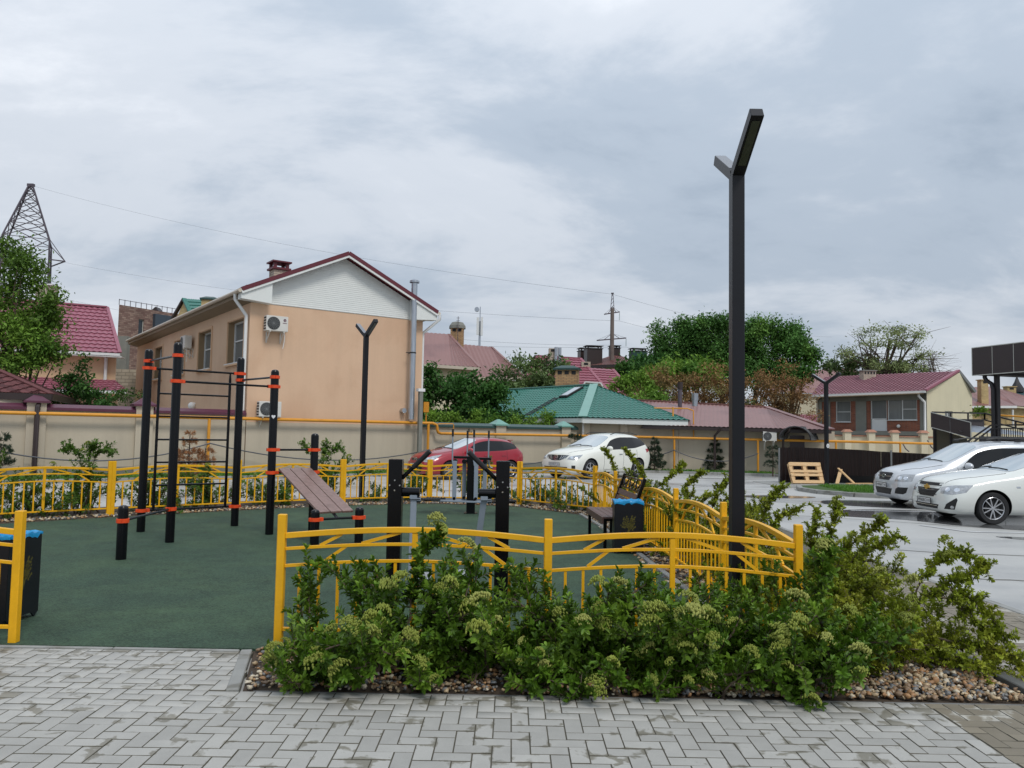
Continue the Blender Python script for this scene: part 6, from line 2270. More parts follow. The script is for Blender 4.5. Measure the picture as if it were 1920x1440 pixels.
cc_ = Vector((-4.14, 58.00, 8.35))
MB().lathe([(.62, 9.28), (.60, 9.5), (.42, 9.75), (0, 9.85)], (cc_.x, cc_.y, 0), 14).build('chimney_cap', M_CONC, chm, w=True)
an = thing('roof_aerial', 'thin television aerial on the brown-roofed house chimney', 'aerial', tuple((-4.06, 57.20, 8.73)))
p = Vector((-4.04, 57.20, 7.94))
pm = MB()
pm.cyl(p, p + Vector((0, 0, 2.15)), .025, n=6)
for k in range(4):
    pm.bar(p + Vector((-.14, 0, 1.5 + k * .18)), p + Vector((.14, 0, 1.5 + k * .18)), .02, .02)
pm.build('mast', M_LATT, an, w=True)
cm_ = thing('cell_mast', 'slim mobile phone mast with white antenna panels behind the brown roof', 'mast', tuple(Z(Vector((-3.62, 85.00, 8.01)), 0)))
p = Vector((-3.62, 85.00, 8.01)); p.z = 0
tz = (-3.77, 85.00, 15.31)[2]
MB().cyl(p, (p.x, p.y, tz - 1.6), .16, .12, n=8).build('pole', M_ZINC, cm_, w=True)
MB().cyl((p.x, p.y, tz - 1.7), (p.x, p.y, tz), .05, n=6).build('rod', M_ZINC, cm_, w=True)
pa_ = (-3.72, 85.00, 13.14)[2]
MB().box((p.x - .22, p.y - .3, pa_), (.26, .2, 1.9)).build('antenna_panel', M_PVCW, cm_, w=True)
MB().box((p.x + .22, p.y - .2, pa_), (.22, .2, 2.0)).build('antenna_panel', M_PVCW, cm_, w=True)
MB().cyl((p.x - .35, p.y - .1, tz - .35), (p.x - .35, p.y - .4, tz - .35), .26, n=12).build('dish', M_ZINC, cm_, w=True)

# ------------------------------------------------------------------ crimson-roofed house
rh = thing('crimson_roof_house', 'house with steep crimson tiled roofs and pale brick chimneys behind the green roof', 'house', (6, 62, 0))
q = [Vector(v) for v in ((1.01, 60.00, 6.20), (7.39, 57.00, 4.34), (5.43, 62.50, 7.67), (1.94, 63.00, 7.87))]
roof_sheet('roof', Vector((0.10, 58.00, 3.98)), Vector((7.78, 57.00, 3.88)), q[2], q[3], M_REDR, rh, course=.42, pitch=.36, amp=.03, step=.06)
q2 = [Vector(v) for v in ((5.76, 58.20, 4.36), (9.34, 58.00, 4.34), (7.98, 62.00, 6.78), (5.51, 62.40, 6.94))]
roof_sheet('roof', *q2, M_REDR, rh, course=.42, pitch=.36, amp=.03, step=.06)
MB().bar(Vector((7.78, 57.00, 3.88)), q[2], .25, .12).build('verge_flashing', M_REDR, rh, w=True)
MB().bar(q2[1], q2[2], .25, .12).build('verge_flashing', M_REDR, rh, w=True)
MB().bar(q[3], q[2], .3, .12).build('ridge_cap', M_REDR, rh, w=True)
gf = Vector((-0.43, 66.00, 4.60))
gable_fill(rh, 'gable_wall', [q[3] - Vector((0, 0, .25)), Vector((0.10, 58.20, 3.98)), gf], M_WALLP, (.3, .1, 0))
MB().bar(gf, q[3], .35, .14).build('barge_board', M_DKBROWN, rh, w=True)
wall(rh, 'wall', (0.27, 58.60, 3.68), (7.71, 57.60, 3.78), -.1, 4.3, M_WALLP, out=(0, 0))
chimney(rh, (3.13, 61.00, 7.57), .62, .6, 6, 8.25, BRICKP, None, 1)
for x in (1, 2):
    p = Vector((3.37, 60.60, 6.71)) if x == 1 else Vector((3.66, 60.60, 6.71))
    pipe_run(rh, 'flue', [p, (p.x, p.y, 8.35 - .02 * x)], .13, M_ZINC)
chimney(rh, (5.78, 61.60, 6.83), .7, .6, 5.5, 7.3, BRICKP, None, 1)
dm = MB()
d0 = [Vector(v) for v in ((5.02, 56.60, 4.74), (5.28, 56.60, 5.37), (6.38, 56.40, 5.30), (6.77, 56.40, 4.65))]
dm.prism(d0, (0, 1.6, 0))
do = dm.build('dormer', M_WALLP, rh, w=True, smooth=0)
dt = MB()
for a, b in zip(d0[:-1], d0[1:]):
    dt.bar(a + Vector((0, -.06, .03)), b + Vector((0, -.06, .03)), .14, .1)
dt.build('dormer_trim', M_PVCW, do, w=True, smooth=0)

# ------------------------------------------------------------------ far brown hip roof with dark chimneys
fh = thing('hip_roof_house', 'far yellow house with brown hip roof and dark capped chimneys', 'house', (12, 88, 0))
e0, e1_, e2_ = Vector((7.42, 84.00, 8.94)), Vector((11.16, 80.00, 8.83)), Vector((15.34, 86.00, 9.13))
t0, t1_ = Vector((11.62, 90.00, 10.76)), Vector((12.36, 90.00, 10.71))
roof_sheet('roof', e0, e1_, t0, t0, M_BROWNR, fh, course=.4, pitch=.4)
roof_sheet('roof', e1_, e2_, t1_, t0, M_BROWNR, fh, course=.4, pitch=.4)
MB().bar(e0 + Vector((0, 0, -.15)), e1_ + Vector((0, 0, -.15)), .2, .3).build('fascia', M_DKBROWN, fh, w=True)
MB().bar(e1_ + Vector((0, 0, -.15)), e2_ + Vector((0, 0, -.15)), .2, .3).build('fascia', M_DKBROWN, fh, w=True)
wall(fh, 'wall', e0 + Vector((.8, .4, 0)), e1_ + Vector((-.1, .5, 0)), -.1, e1_.z - .2, BRICKY, out=(0, 0))
Pf, nf, df = wall(fh, 'wall', e1_ + Vector((-.1, .5, 0)), e2_ + Vector((-.4, .3, 0)), -.1, e1_.z - .2, BRICKY, [(.6, 1.8, 6.4, 8.3)], .1, out=(20, 0))
window(fh, Pf, nf, df, .6, 1.8, 6.4, 8.3, .08, (.5,), gm=M_GLASSL)
for v, w_, h0, h1 in (((8.05, 86.00, 9.94), 1.5, 8, 10.7), ((8.67, 84.00, 9.88), 1.7, 8, 10.75), ((11.74, 90.00, 10.88), 1.0, 9, 11.5), ((14.13, 88.00, 10.24), 1.7, 8, 11.0)):
    chimney(fh, v, w_, 1.2, h0, h1, M_DKBROWN if w_ < 1.72 and v[0] < 13.6 else M_GREENC, 'raised', 0, .2, M_DKFRAME)

# ------------------------------------------------------------------ brick house with pink roof, right
kh = thing('brick_house', 'unfinished red brick house with pink tiled roof, balcony door and cream gable end', 'house', (30, 60, 0))
k0, k1, k2 = Vector((25.88, 66.50, 4.42)), Vector((31.38, 59.20, 4.27)), Vector((36.16, 61.50, 4.43))
for p in (k0, k1, k2): p.z = 0
kl = (k1 - k0).length
KZ = 5.25
M_BK = BRICKR
Pk, nk_, dk = wall(kh, 'front_wall', k0, k1, -.1, KZ, M_BK, [(1.75, 3.05, 3.0, 4.75), (4.75, 6.05, 2.3, 4.85), (6.12, 8.4, 3.15, 4.85)], .15, out=(0, 0), rm=M_CONC)
window(kh, Pk, nk_, dk, 1.75, 3.05, 3.0, 4.75, .1, (), ((0, .48),), gm=M_GLASSL)
window(kh, Pk, nk_, dk, 6.12, 8.4, 3.15, 4.85, .1, (.5,), ((1, .5),), gm=M_GLASSL)
w_ = window(kh, Pk, nk_, dk, 4.75, 6.05, 3.22, 4.85, .1, (), (), gm=M_GLASSL, sill=False, name='balcony_door')
MB().bar(Pk(5.4, 2.3, .1), Pk(5.4, 3.2, .1), 1.26, .05, up=nk_).build('door_panel', M_PVCW, w_, w=True, smooth=0)
pl = MB()
for u, w0 in ((.25, .5), (1.2, .14), (3.95, .9), (kl - .25, .5)):
    pl.bar(Pk(u, .0, -.02), Pk(u, KZ, -.02), w0, .06, up=nk_)
pl.bar(Pk(0, KZ - .3, -.03), Pk(kl, KZ - .3, -.03), .04, .5)
pl.build('concrete_frame', M_CONC, kh, w=True, smooth=0)
MB().bar(Pk(-.2, 2.12, -.45), Pk(kl, 2.12, -.45), 1.0, .3).build('balcony_slab', M_CONC, kh, w=True)
MB().bar(Pk(2.6, 1.2, .05), Pk(kl, 1.2, .05), .1, 1.5).build('painted_opening_shade', M_DARK, kh, w=True)  # near-black slab in the wall, the shade below the balcony as colour
lp = Pk(7.0, 2.68, -.06)
MB().ball(lp, .14, 8, 6).build('wall_light', M_PVCW, kh, w=True)
kg = k2 - k1
gl_ = kg.length
kd = kg.normalized()
Pq, nq, dq = wall(kh, 'gable_end', k1, k2, -.1, KZ + .05, M_CREAM, [(2.05, 2.95, 2.2, 3.9)], .16, out=(0, 0))
window(kh, Pq, nq, dq, 2.05, 2.95, 2.2, 3.9, .12, (.45,), gm=M_GLASSL)
kap = Vector((34.83, 61.00, 7.06))
apw = k1 + kd * ((Vector((kap.x, kap.y, 0)) - k1).dot(kd)) + Vector((0, 0, kap.z - .12))
gable_fill(kh, 'gable_top', [k1 + Vector((0, 0, KZ + .05)), k2 + Vector((0, 0, KZ + .05)), apw], M_CREAM, tuple(nq * -.12))
le = Vector((25.21, 65.80, 5.23)); re = Vector((30.96, 58.60, 5.32))
lr = Vector((28.07, 70.00, 7.11))
roof_sheet('roof', le, re, kap, lr, M_MAUVE, kh, course=.36, pitch=.3, amp=.045, step=.07)
MB().bar(re + Vector((0, 0, .05)), kap + Vector((0, 0, .05)), .25, .16).build('verge_flashing', M_PINKR, kh, w=True)
bre = Vector((36.27, 61.30, 5.47))
roof_sheet('roof', bre, Vector((bre.x + 3, bre.y + 8, bre.z)), Vector((kap.x + 3, kap.y + 8, kap.z)), kap, M_MAUVE, kh, course=.4)
MB().bar(kap + Vector((0, 0, .0)), bre + Vector((0, 0, .0)), .25, .2).build('verge_flashing', M_ACG, kh, w=True)
MB().bar(le + Vector((0, -.02, -.06)), re + Vector((0, -.02, -.06)), .18, .16).build('gutter', M_PVCW, kh, w=True)
MB().bar(le + Vector((.1, .4, -.18)), re + Vector((-.1, .4, -.18)), .9, .05).build('soffit', M_SOFFIT, kh, w=True)
dpq = Pk(kl - .35, 0, -.14)
pipe_run(kh, 'downpipe', [Z(dpq - nk_ * -.4, 5.1), Z(dpq - nk_ * -.4, 4.95), Z(dpq + dk * .25, 4.5), Z(dpq + dk * .25, 1.6), Z(dpq + dk * .6 + nk_ * .3, 1.2), Z(dpq + dk * 1.3 + nk_ * .5, .9)], .09, M_PVCW)
dpq = Pk(.12, 0, -.1)
pipe_run(kh, 'downpipe', [Z(dpq, 5.1), Z(dpq, .5)], .08, M_GUTTER)
chimney(kh, (30.02, 66.00, 7.27), 1.05, .8, 6.3, 7.35, BRICKP, 'flat', 4, 0, M_CONC)

# annexe roof beside it and a pale pink lower roof
ax = thing('annexe', 'low annexe with crimson tiled roof against the brick house', 'house', (26, 62, 0))
roof_sheet('roof', (21.26, 60.00, 2.48), (23.38, 60.00, 2.40), (24.55, 63.00, 3.50), (22.84, 63.00, 3.51), M_REDR, ax, course=.4, pitch=.3)
wall(ax, 'wall', (21.48, 60.40, 1.67), (23.49, 60.40, 1.70), -.1, (21.48, 60.40, 2.45)[2], M_WALLP, out=(0, 0))
mr_ = thing('mauve_roof_house', 'plain far house with a flat mauve roof behind the rusty bushes', 'house', (30, 95, 0))
roof_sheet('roof', (30.10, 92.00, 6.95), (42.64, 92.00, 6.86), (42.78, 98.00, 10.50), (33.54, 98.00, 9.86), M_BROWNR, mr_, 'corr', pitch=.4)
wall(mr_, 'wall', (30.64, 92.50, 6.67), (42.37, 92.50, 6.75), -.1, (30.64, 92.50, 6.86)[2], M_WALLP, out=(0, 0))

# ------------------------------------------------------------------ pale wall with pillars in front of the brick house
pw = thing('pillared_wall', 'pale yard wall with brick-capped pillars in front of the brick house', 'wall', (22, 44, 0))
v0, v1 = Vector((16.40, 43.00, 0.81)), Vector((22.53, 41.00, 0.97))
v0.z = v1.z = 0
vd = (v1 - v0).normalized()
M_BCAP = mat('brick_cap', srgb(168, 120, 98), rough=.8, var=.15)
wall(pw, 'wall_face', v0, v1, -.1, 1.78, M_WALLP, out=(0, 0), thick=.2)
MB().bar(v0 + Vector((0, .1, 1.81)), v1 + Vector((0, .1, 1.81)), .3, .06).build('coping', M_BCAP, pw, w=True)
for v in ((16.86, 42.70, 0.83), (18.08, 42.30, 0.86), (19.23, 42.00, 0.89), (20.34, 41.70, 0.91), (21.66, 41.30, 0.95)):
    MB().box((v[0], v[1] - .02, .95), (.34, .32, 2.1)).build('pillar', M_WALLP, pw, w=True)
    MB().box((v[0], v[1] - .02, 2.08), (.5, .46, .14), taper=.5).build('pillar_cap', M_BCAP, pw, w=True)
for v in ((20.54, 40.80, 1.33), (21.77, 40.60, 1.44)):
    MB().tube([Vector(v) + Vector((-.25, 0, .2)), Vector(v) + Vector((-.1, -.1, -.15)), Vector(v) + Vector((.12, 0, -.3))], .03, 6).build('iron_hook', M_LATT, pw, w=True)

# ------------------------------------------------------------------ brown sheet fence, pallets and scraps
sf = thing('sheet_fence', 'low dark brown corrugated sheet fence behind the wooden pallets', 'fence', (12.5, 29.4, 0))
fx = [(10.12, 29.55, 1.27), (10.75, 29.5, 1.29), (12.1, 29.45, 1.26), (13.0, 29.3, 1.24), (13.75, 29.2, 1.19), (14.5, 29.0, 1.17), (15.3, 28.6, 1.14), (16.1, 28.2, 1.1), (17.2, 27.7, 1.08)]
for i, (a, b) in enumerate(zip(fx[:-1], fx[1:])):
    va, vb = Vector((a[0], a[1], 0)), Vector((b[0], b[1], 0))
    d = (vb - va)
    n = max(6, int(d.length / .035))
    nn = Vector((d.y, -d.x, 0)).normalized()
    vs, fs = [], []
    for k in range(n + 1):
        t = k / n
        wv = .012 if (k // 2) % 2 else -.012
        p = va + d * t + nn * (wv - .015 * (i % 2))
        bz = .28 if 2 <= i <= 3 else -.04
        vs += [p + Vector((0, 0, bz)), p + Vector((0, 0, a[2] + (b[2] - a[2]) * t))]
    fs = [(2 * k, 2 * k + 2, 2 * k + 3, 2 * k + 1) for k in range(n)] + [(2 * k + 1, 2 * k + 3, 2 * k + 2, 2 * k) for k in range(n)]
    MB().add(vs, fs).build('sheet', M_DKBROWN, sf, w=True, smooth=0)
for x, y in ((14.0, 29.0), (10.1, 29.65)):
    MB().cyl((x, y - .06, -.1), (x, y - .06, 1.25), .035, n=8).build('post', M_ACG, sf, w=True)
MB().box((13.0, 29.9, .25), (3.0, .06, .7)).build('backing_board', M_DARK, sf, w=True)


def pallet(loc, rz, tilt, label):
    t = thing('wooden_pallet', label, 'pallet', loc, rz, 'wooden pallets leaning by the sheet fence')
    t.rotation_euler = (tilt, 0, rz)
    W, H = 1.2, .8
    for z, h in ((.06, .12), (.33, .10), (.47, .10), (.75, .13)):
        MB().box((0, -.065, z), (W, .025, h)).build('board', M_PALLET, t, bevel=.006)
    for x in (-.54, 0, .54):
        MB().box((x, .06, .4), (.1, .02, H)).build('bottom_board', M_PALLET, t)
        MB().box((x, -.045, .4), (.12, .02, H)).build('cross_board', M_PALLET, t)
        for z in (.06, .4, .74):
            MB().box((x, .007, z), (.11, .08, .1)).build('block', M_PALLET, t)
    return t


pallet((10.85, 28.75, -.03), rad(8), rad(-26), 'pale wooden pallet in front of the stack, leaning by the brown sheet fence')
pallet((10.95, 28.95, -.03), rad(6), rad(-24), 'pale wooden pallet behind the front one, leaning on the brown sheet fence')
dbx = thing('timber_scrap', 'scrap timber leaning against the brown sheet fence', 'timber', (12.2, 28.9, 0))
for a, b in (((11.9, 28.7, 0), (12.25, 29.2, .5)), ((12.55, 28.7, 0), (12.15, 29.2, .55)), ((12.2, 28.6, .02), (13.2, 28.8, .03))):
    MB().bar(a, b, .12, .035).build('plank', M_PALLET, dbx, w=True)
sheet('apron_paving', [(9.2, 26.6), (13.4, 26.2), (17.5, 26.0), (17.5, 30), (9.2, 30)], -.028, M_KERB)
isl = [(9.55, 26.1), (9.2, 25.0), (9.35, 23.9), (10.0, 22.9), (11.0, 22.4), (14.5, 22.2), (17.5, 22.4), (17.5, 26.3), (13.4, 26.5), (10.6, 26.6)]
sheet('traffic_island', isl, .07, M_GRASSG, thick=.15)
kerb_run('kerb', isl[:7], .16, -.12, .085, M_KERB, 1.0)
grass('island_grass', 'patch of bright short grass on the kerbed island', [(((10.0, 23.4), (17, 22.7), (17, 26.2), (10.2, 26.2)), 9000)], 0, .10, .07, .013)

# ------------------------------------------------------------------ entrance canopy, stair cover and railing, right edge
ec = thing('entrance_canopy', 'dark brown panelled entrance canopy on thin posts at the right edge', 'canopy', (18.5, 28.5, 0))
c0, c1_ = Vector((17.39, 29.50, 4.19)), Vector((18.33, 26.20, 4.14))
c0.z = c1_.z = 0
cz0, cz1 = 4.12, 5.14
cd = (c1_ - c0).normalized()
cn_ = Vector((-cd.y, cd.x, 0))
n = 4
L3 = .88
for i in range(n):
    a, b = c0 + cd * (L3 * i + .012), c0 + cd * (L3 * (i + 1) - .012)
    MB().bar(Z(a, (cz0 + cz1) / 2), Z(b, (cz0 + cz1) / 2), .05, cz1 - cz0).build('panel', M_COMPOS, ec, w=True, smooth=0)
for i in range(3):
    a, b = c0 + cn_ * (1.2 * i + .06), c0 + cn_ * (1.2 * (i + 1) + .036)
    MB().bar(Z(a, (cz0 + cz1) / 2), Z(b, (cz0 + cz1) / 2), .05, cz1 - cz0).build('panel', M_COMPOS, ec, w=True, smooth=0)
tr = MB()
tr.bar(Z(c0 - cn_ * .02, cz0 - .01), Z(c0 + cd * 3.5 - cn_ * .02, cz0 - .01), .03, .03)
tr.bar(Z(c0 - cn_ * .02, cz1 + .01), Z(c0 + cd * 3.5 - cn_ * .02, cz1 + .01), .04, .03)
for i in range(1, 4):
    tr.bar(Z(c0 + cd * L3 * i - cn_ * .015, cz0), Z(c0 + cd * L3 * i - cn_ * .015, cz1), .022, .02, up=tuple(cn_))
tr.bar(Z(c0 - cn_ * .02, cz0), Z(c0 - cn_ * .02, cz1), .03, .03, up=tuple(cn_))
tr.build('edge_trim', M_EDGE, ec, w=True, smooth=0)
MB().prism([Z(c0 + cd * .03 + cn_ * .04, cz0 + .15), Z(c0 + cd * 3.6 + cn_ * .04, cz0 + .15), Z(c0 + cd * 3.6 + cn_ * 3.6, cz0 + .15), Z(c0 + cd * .03 + cn_ * 3.6, cz0 + .15)], (0, 0, .15)).build('deck', M_DKFRAME, ec, w=True)
bmz = MB()
for k in range(3):
    a = c0 + cd * (.3 + 1.2 * k) + cn_ * .1
    bmz.bar(Z(a, cz0 + .08), Z(a + cn_ * 3.4, cz0 + .08), .1, .14)
bmz.build('beam', M_DKFRAME, ec, w=True)
cp = c0 + cd * .72 + cn_ * .35
MB().bar(Z(cp, -.1), Z(cp, cz0 + .15), .14, .14, up=tuple(cn_)).build('column', M_DKFRAME, ec, w=True, smooth=0)
q = c0 + cd * .34 + cn_ * .2
pipe_run(ec, 'downpipe', [Z(q, cz0 + .05), Z(q, cz0 - .1), Z(q + cd * .07, cz0 - .22), Z(q + cd * .24 + cn_ * .05, cz0 - .34), Z(q + cd * .30 + cn_ * .05, cz0 - .55), Z(q + cd * .30 + cn_ * .05, 0)], .075, M_DKFRAME)

sc = thing('stair_cover', 'dark panelled cover over the basement stairs with tinted glass sides', 'stair cover', (17, 30, 0))
s0, s1 = Vector((16.30, 30.50, 2.44)), Vector((17.09, 29.20, 2.04))
sd_ = (s1 - s0)
for i in range(2):
    a, b = s0.lerp(s1, .5 * i + .008), s0.lerp(s1, .5 * i + .492)
    MB().prism([a + Vector((0, 0, -.28)), b + Vector((0, 0, -.28)), b + Vector((0, 0, .28)), a + Vector((0, 0, .28))], (.05, .06, 0)).build('panel', M_COMPOS, sc, w=True, smooth=0)
et = MB()
for z in (-.29, .29):
    et.bar(s0 + Vector((0, -.02, z)), s1 + Vector((0, -.02, z)), .03, .025)
et.bar(s1 + Vector((0, -.02, -.29)), s1 + Vector((0, -.02, .29)), .03, .03)
et.build('edge_trim', M_EDGE, sc, w=True, smooth=0)
f0, f1, f2 = Vector((16.75, 31.20, 2.76)), Vector((20.22, 33.50, 2.83)), Vector((20.91, 31.50, 2.32))
fr = MB()
for a, b in ((f0, f1), (f1, f2)):
    fr.bar(a, b, .06, .06)
    fr.bar(a - Vector((0, 0, .28)), b - Vector((0, 0, .28)), .05, .05)
    for k in range(4):
        p = a.lerp(b, k / 3)
        fr.bar(p, p - Vector((0, 0, .3)), .05, .05)
fr.build('rear_frame', M_DKFRAME, sc, w=True)
MB().quad(f0 + Vector((0, .05, -.3)), f1 + Vector((0, .05, -.3)), f1 + Vector((0, .05, -.78)), f0 + Vector((0, .05, -.7))).build('rear_panel', M_COMPOS, sc, w=True)
roof_sheet('roof_sheet', s1 + Vector((-.3, .2, -.05)), f2 + Vector((1.2, -1.4, -.55)), f2 + Vector((0, 0, -.35)), f1 + Vector((-1.1, -.4, -.5)), M_ZINC, sc, 'corr', pitch=.2, amp=.02, under=False)
dz = Vector((0, 0, 1))
gl0, gl1 = s0 + Vector((.3, .35, -.3)), s1 + Vector((.1, .4, -.3))
MB().prism([Z(gl0, -.1), Z(gl1, -.1), Z(gl1, gl1.z), Z(gl0, gl0.z)], (.02, .03, 0)).build('tinted_glass', mat('tinted_glass_panel', srgb(74, 72, 62), rough=.12, var=.1, vscale=.8), sc, w=True, smooth=0)
for t_ in (.02, .5):
    p = gl0.lerp(gl1, t_)
    MB().bar((p.x, p.y - .05, -.1), (p.x, p.y - .05, p.z), .13 if t_ < .1 else .06, .06, up=(0, 1, 0)).build('mullion', M_DKFRAME, sc, w=True)

rg = thing('stair_railing', 'dark metal stair railing with close upright bars behind the silver estate car', 'railing', (18.5, 28.5, 0))
t0, t1_ = Vector((17.12, 28.00, 2.22)), Vector((18.13, 26.50, 2.25))
b0_ = Vector((16.22, 28.60, 1.34))
MB().bar(t0, t1_, .05, .05).build('handrail', M_DKFRAME, rg, w=True)
MB().bar(t0 - dz * .12, t1_ - dz * .12, .04, .04).build('handrail', M_DKFRAME, rg, w=True)
MB().bar(b0_, t0, .06, .06).build('sloping_rail', M_DKFRAME, rg, w=True)
MB().bar(b0_ - dz * .12 + Vector((.12, 0, 0)), t0 - dz * .14, .05, .05).build('sloping_rail', M_DKFRAME, rg, w=True)
nb_ = 26
for k in range(nb_):
    p = t0.lerp(t1_, k / (nb_ - 1))
    MB().bar(p - dz * .1, (p.x, p.y, .1), .022, .022, up=(0, 1, 0)).build('baluster', M_DKFRAME, rg, w=True)
for k in range(9):
    p = b0_.lerp(t0, k / 9)
    MB().bar(p - dz * .1, (p.x, p.y, .0), .022, .022, up=(0, 1, 0)).build('baluster', M_DKFRAME, rg, w=True)
MB().prism([(18.4, 30.2, -.1), (22.5, 27.5, -.1), (22.5, 27.5, 1.75), (18.4, 30.2, 1.75)], (.2, .3, 0)).build('stair_wall', M_DKBROWN, rg, w=True)

# ------------------------------------------------------------------ far right houses
yh = thing('yellow_house', 'yellow brick house with broad brown hip roof behind the canopy column', 'house', (45, 70, 0))
ye0, ye1 = Vector((38.45, 66.00, 4.54)), Vector((43.78, 68.00, 4.75))
yr0, yr1 = Vector((42.32, 72.00, 6.53)), Vector((44.80, 73.00, 6.73))
roof_sheet('roof', ye0 + Vector((-2, 0, 0)), ye1, yr1, yr0 + Vector((-1, 0, 0)), M_BROWNR, yh, 'corr', pitch=.4)
roof_sheet('roof', ye1, Vector((54.36, 76.00, 4.85)), yr1, yr1, M_BROWNR, yh, 'corr', pitch=.4)
wall(yh, 'wall', ye0 + Vector((-1.5, .5, 0)), ye1 + Vector((-.4, .5, 0)), -.1, ye1.z - .1, BRICKY, out=(0, 0))
wall(yh, 'wall', ye1 + Vector((-.4, .5, 0)), (54.19, 76.50, 4.75), -.1, ye1.z - .1, BRICKY, out=(60, 20))
MB().bar(ye0 + Vector((-2, -.05, -.1)), ye1 + Vector((0, -.05, -.1)), .14, .2).build('gutter', M_PVCW, yh, w=True)
p = Vector((43.41, 67.90, 3.40))
pipe_run(yh, 'downpipe', [(p.x, p.y, 4.4), (p.x, p.y, .5)], .09, M_PVCW)
chimney(yh, (40.93, 68.00, 5.67), .62, .6, 3.6, 6.9, BRICKY, 'flat', 1, 0, BRICKY)
chimney(yh, (50.89, 80.00, 6.97), .9, .7, 5, 7.2, BRICKY, 'flat', 1, 0, BRICKY)
tk = thing('turret_house', 'far house with dark teal roof and a small pointed turret', 'house', (62, 95, 0))
roof_sheet('roof', (59.59, 94.00, 7.13), (65.99, 94.00, 6.99), (68.50, 98.00, 8.55), (62.61, 98.00, 8.31), mat('teal_roof', srgb(58, 84, 88), rough=.4, var=.08), tk, course=.5, pitch=.4)
tp = Vector((61.99, 96.00, 8.19))
MB().lathe([(.75, tp.z - .5), (.72, tp.z), (.3, tp.z + .75), (0, tp.z + 1.6)], (tp.x, tp.y, 0), 8).build('turret', M_DKFRAME, tk, w=True)
wall(tk, 'wall', (59.94, 94.40, 6.00), (66.25, 94.40, 6.11), -.1, (59.71, 94.00, 7.07)[2], M_CREAM, out=(0, 0))
yf = thing('far_yard_wall', 'cream yard wall in front of the far yellow house', 'wall', (42, 60, 0))
wall(yf, 'wall_face', (32.02, 56.00, 2.64), (39.26, 56.00, 2.77), -.1, (32.03, 56.00, 2.76)[2], M_CREAM, out=(0, 0), thick=.3)
ga_ = Vector((32.58, 52.00, 3.40))
yg = thing('far_gas_pipe', 'thin yellow pipe crossing in front of the yellow brick house', 'pipe', tuple(ga_))
pipe_run(yg, 'pipe', [(33.17, 54.00, 3.46), (34.17, 52.00, 3.29), (36.47, 52.00, 3.29)], .06, M_YPIPE)
pipe_run(yg, 'support', [(ga_.x, ga_.y + .6, ga_.z), (ga_.x, ga_.y + .6, 0)], .05, M_YPIPE)

# ------------------------------------------------------------------ gazebo roof with hexagonal shingles at the left edge
gz = thing('gazebo', 'gazebo with brown hexagonal shingle roof at the left edge behind the wall', 'gazebo', (-17, 25, 0))
gE = Vector((-14.32, 24.40, 2.60))
gE0 = Vector((-20.6, 21.6, gE.z))
gA = Vector((-19.6, 26.6, 4.35))
roof_pts = (gE0, gE, gA)
ge = (gE - gE0).normalized()
gu = (gA - gE)
gu = (gu - ge * gu.dot(ge)).normalized()
gn = ge.cross(gu)
gn = gn if gn.z > 0 else -gn
M2 = Matrix((ge, gu, gn)).transposed()
MB().add([gE0, gE, gA], [(0, 1, 2), (2, 1, 0)]).build('roof_deck', M_SHINGLE, gz, w=True)
MB().add([gE, gE + Vector((-2.2, 5.4, 0)), gA], [(0, 1, 2), (2, 1, 0)]).build('roof_deck', M_SHINGLE, gz, w=True)
sx, sy = .33, .145
hexm = bpy.data.meshes.new('shingle')
hexm.from_pydata([(-sx / 2, .02, .0), (-sx * .28, -.145, .012), (sx * .28, -.145, .012), (sx / 2, .02, .006), (sx * .28, .17, 0), (-sx * .28, .17, 0),
                  (-sx * .28, -.145, .0), (sx * .28, -.145, .0)], [], [(0, 1, 2, 3, 4, 5), (1, 6, 7, 2), (0, 6, 1), (3, 2, 7)])
hexm.materials.append(M_SHINGLE)
Lg = (gA - gE).dot(gu)
W0 = (gE - gE0).length
cnt = 0
for r in range(int(Lg / sy)):
    v = .12 + r * sy
    if v > Lg - .1:
        break
    f = v / Lg
    lo = (gE0.lerp(gA, f) - gE0).dot(ge) + .1
    hi = (gE.lerp(gA, f) - gE0).dot(ge) - .1
    x = hi - (sx * .78 if r % 2 else 0) * 1.0
    while x > max(lo, hi - 3.2) and cnt < 300:
        o = link('shingle', hexm, gz)
        p = gE0 + ge * x + gu * v + gn * .008 - gz.location
        o.matrix_local = Matrix.Translation(p) @ M2.to_4x4() @ Matrix.Rotation(random.uniform(-.02, .02), 4, 'Z')
        cnt += 1
        x -= sx * 1.56
MB().bar(gE - gu * .02 + gn * .01, gA + gn * .02, .22, .03).build('hip_strip', M_SHINGLE, gz, w=True)
fb = MB()
fb.bar(gE0 - gu * .04 - Vector((0, 0, .10)), gE - gu * .04 - Vector((0, 0, .10)), .06, .2)
fb.bar(gE - Vector((0, 0, .10)), gE + Vector((-2.2, 5.4, -.10)), .06, .2)
fb.build('fascia', M_DKBROWN, gz, w=True)
gw0, gw1 = WL(-90) - nk * .35, WL(58) - nk * .3
MB().bar(Z(gw0, 1.2), Z(gw1, 1.2), .12, 2.7).build('wall_panel', M_WALL, gz, w=True, smooth=0)
gp_ = WL(70) + nk * .30
pipe_run(gz, 'downpipe', [gE + Vector((-.35, 0, -.2)), Z(gp_, gE.z - .45), Z(gp_, -.05)], .075, M_DKBROWN)

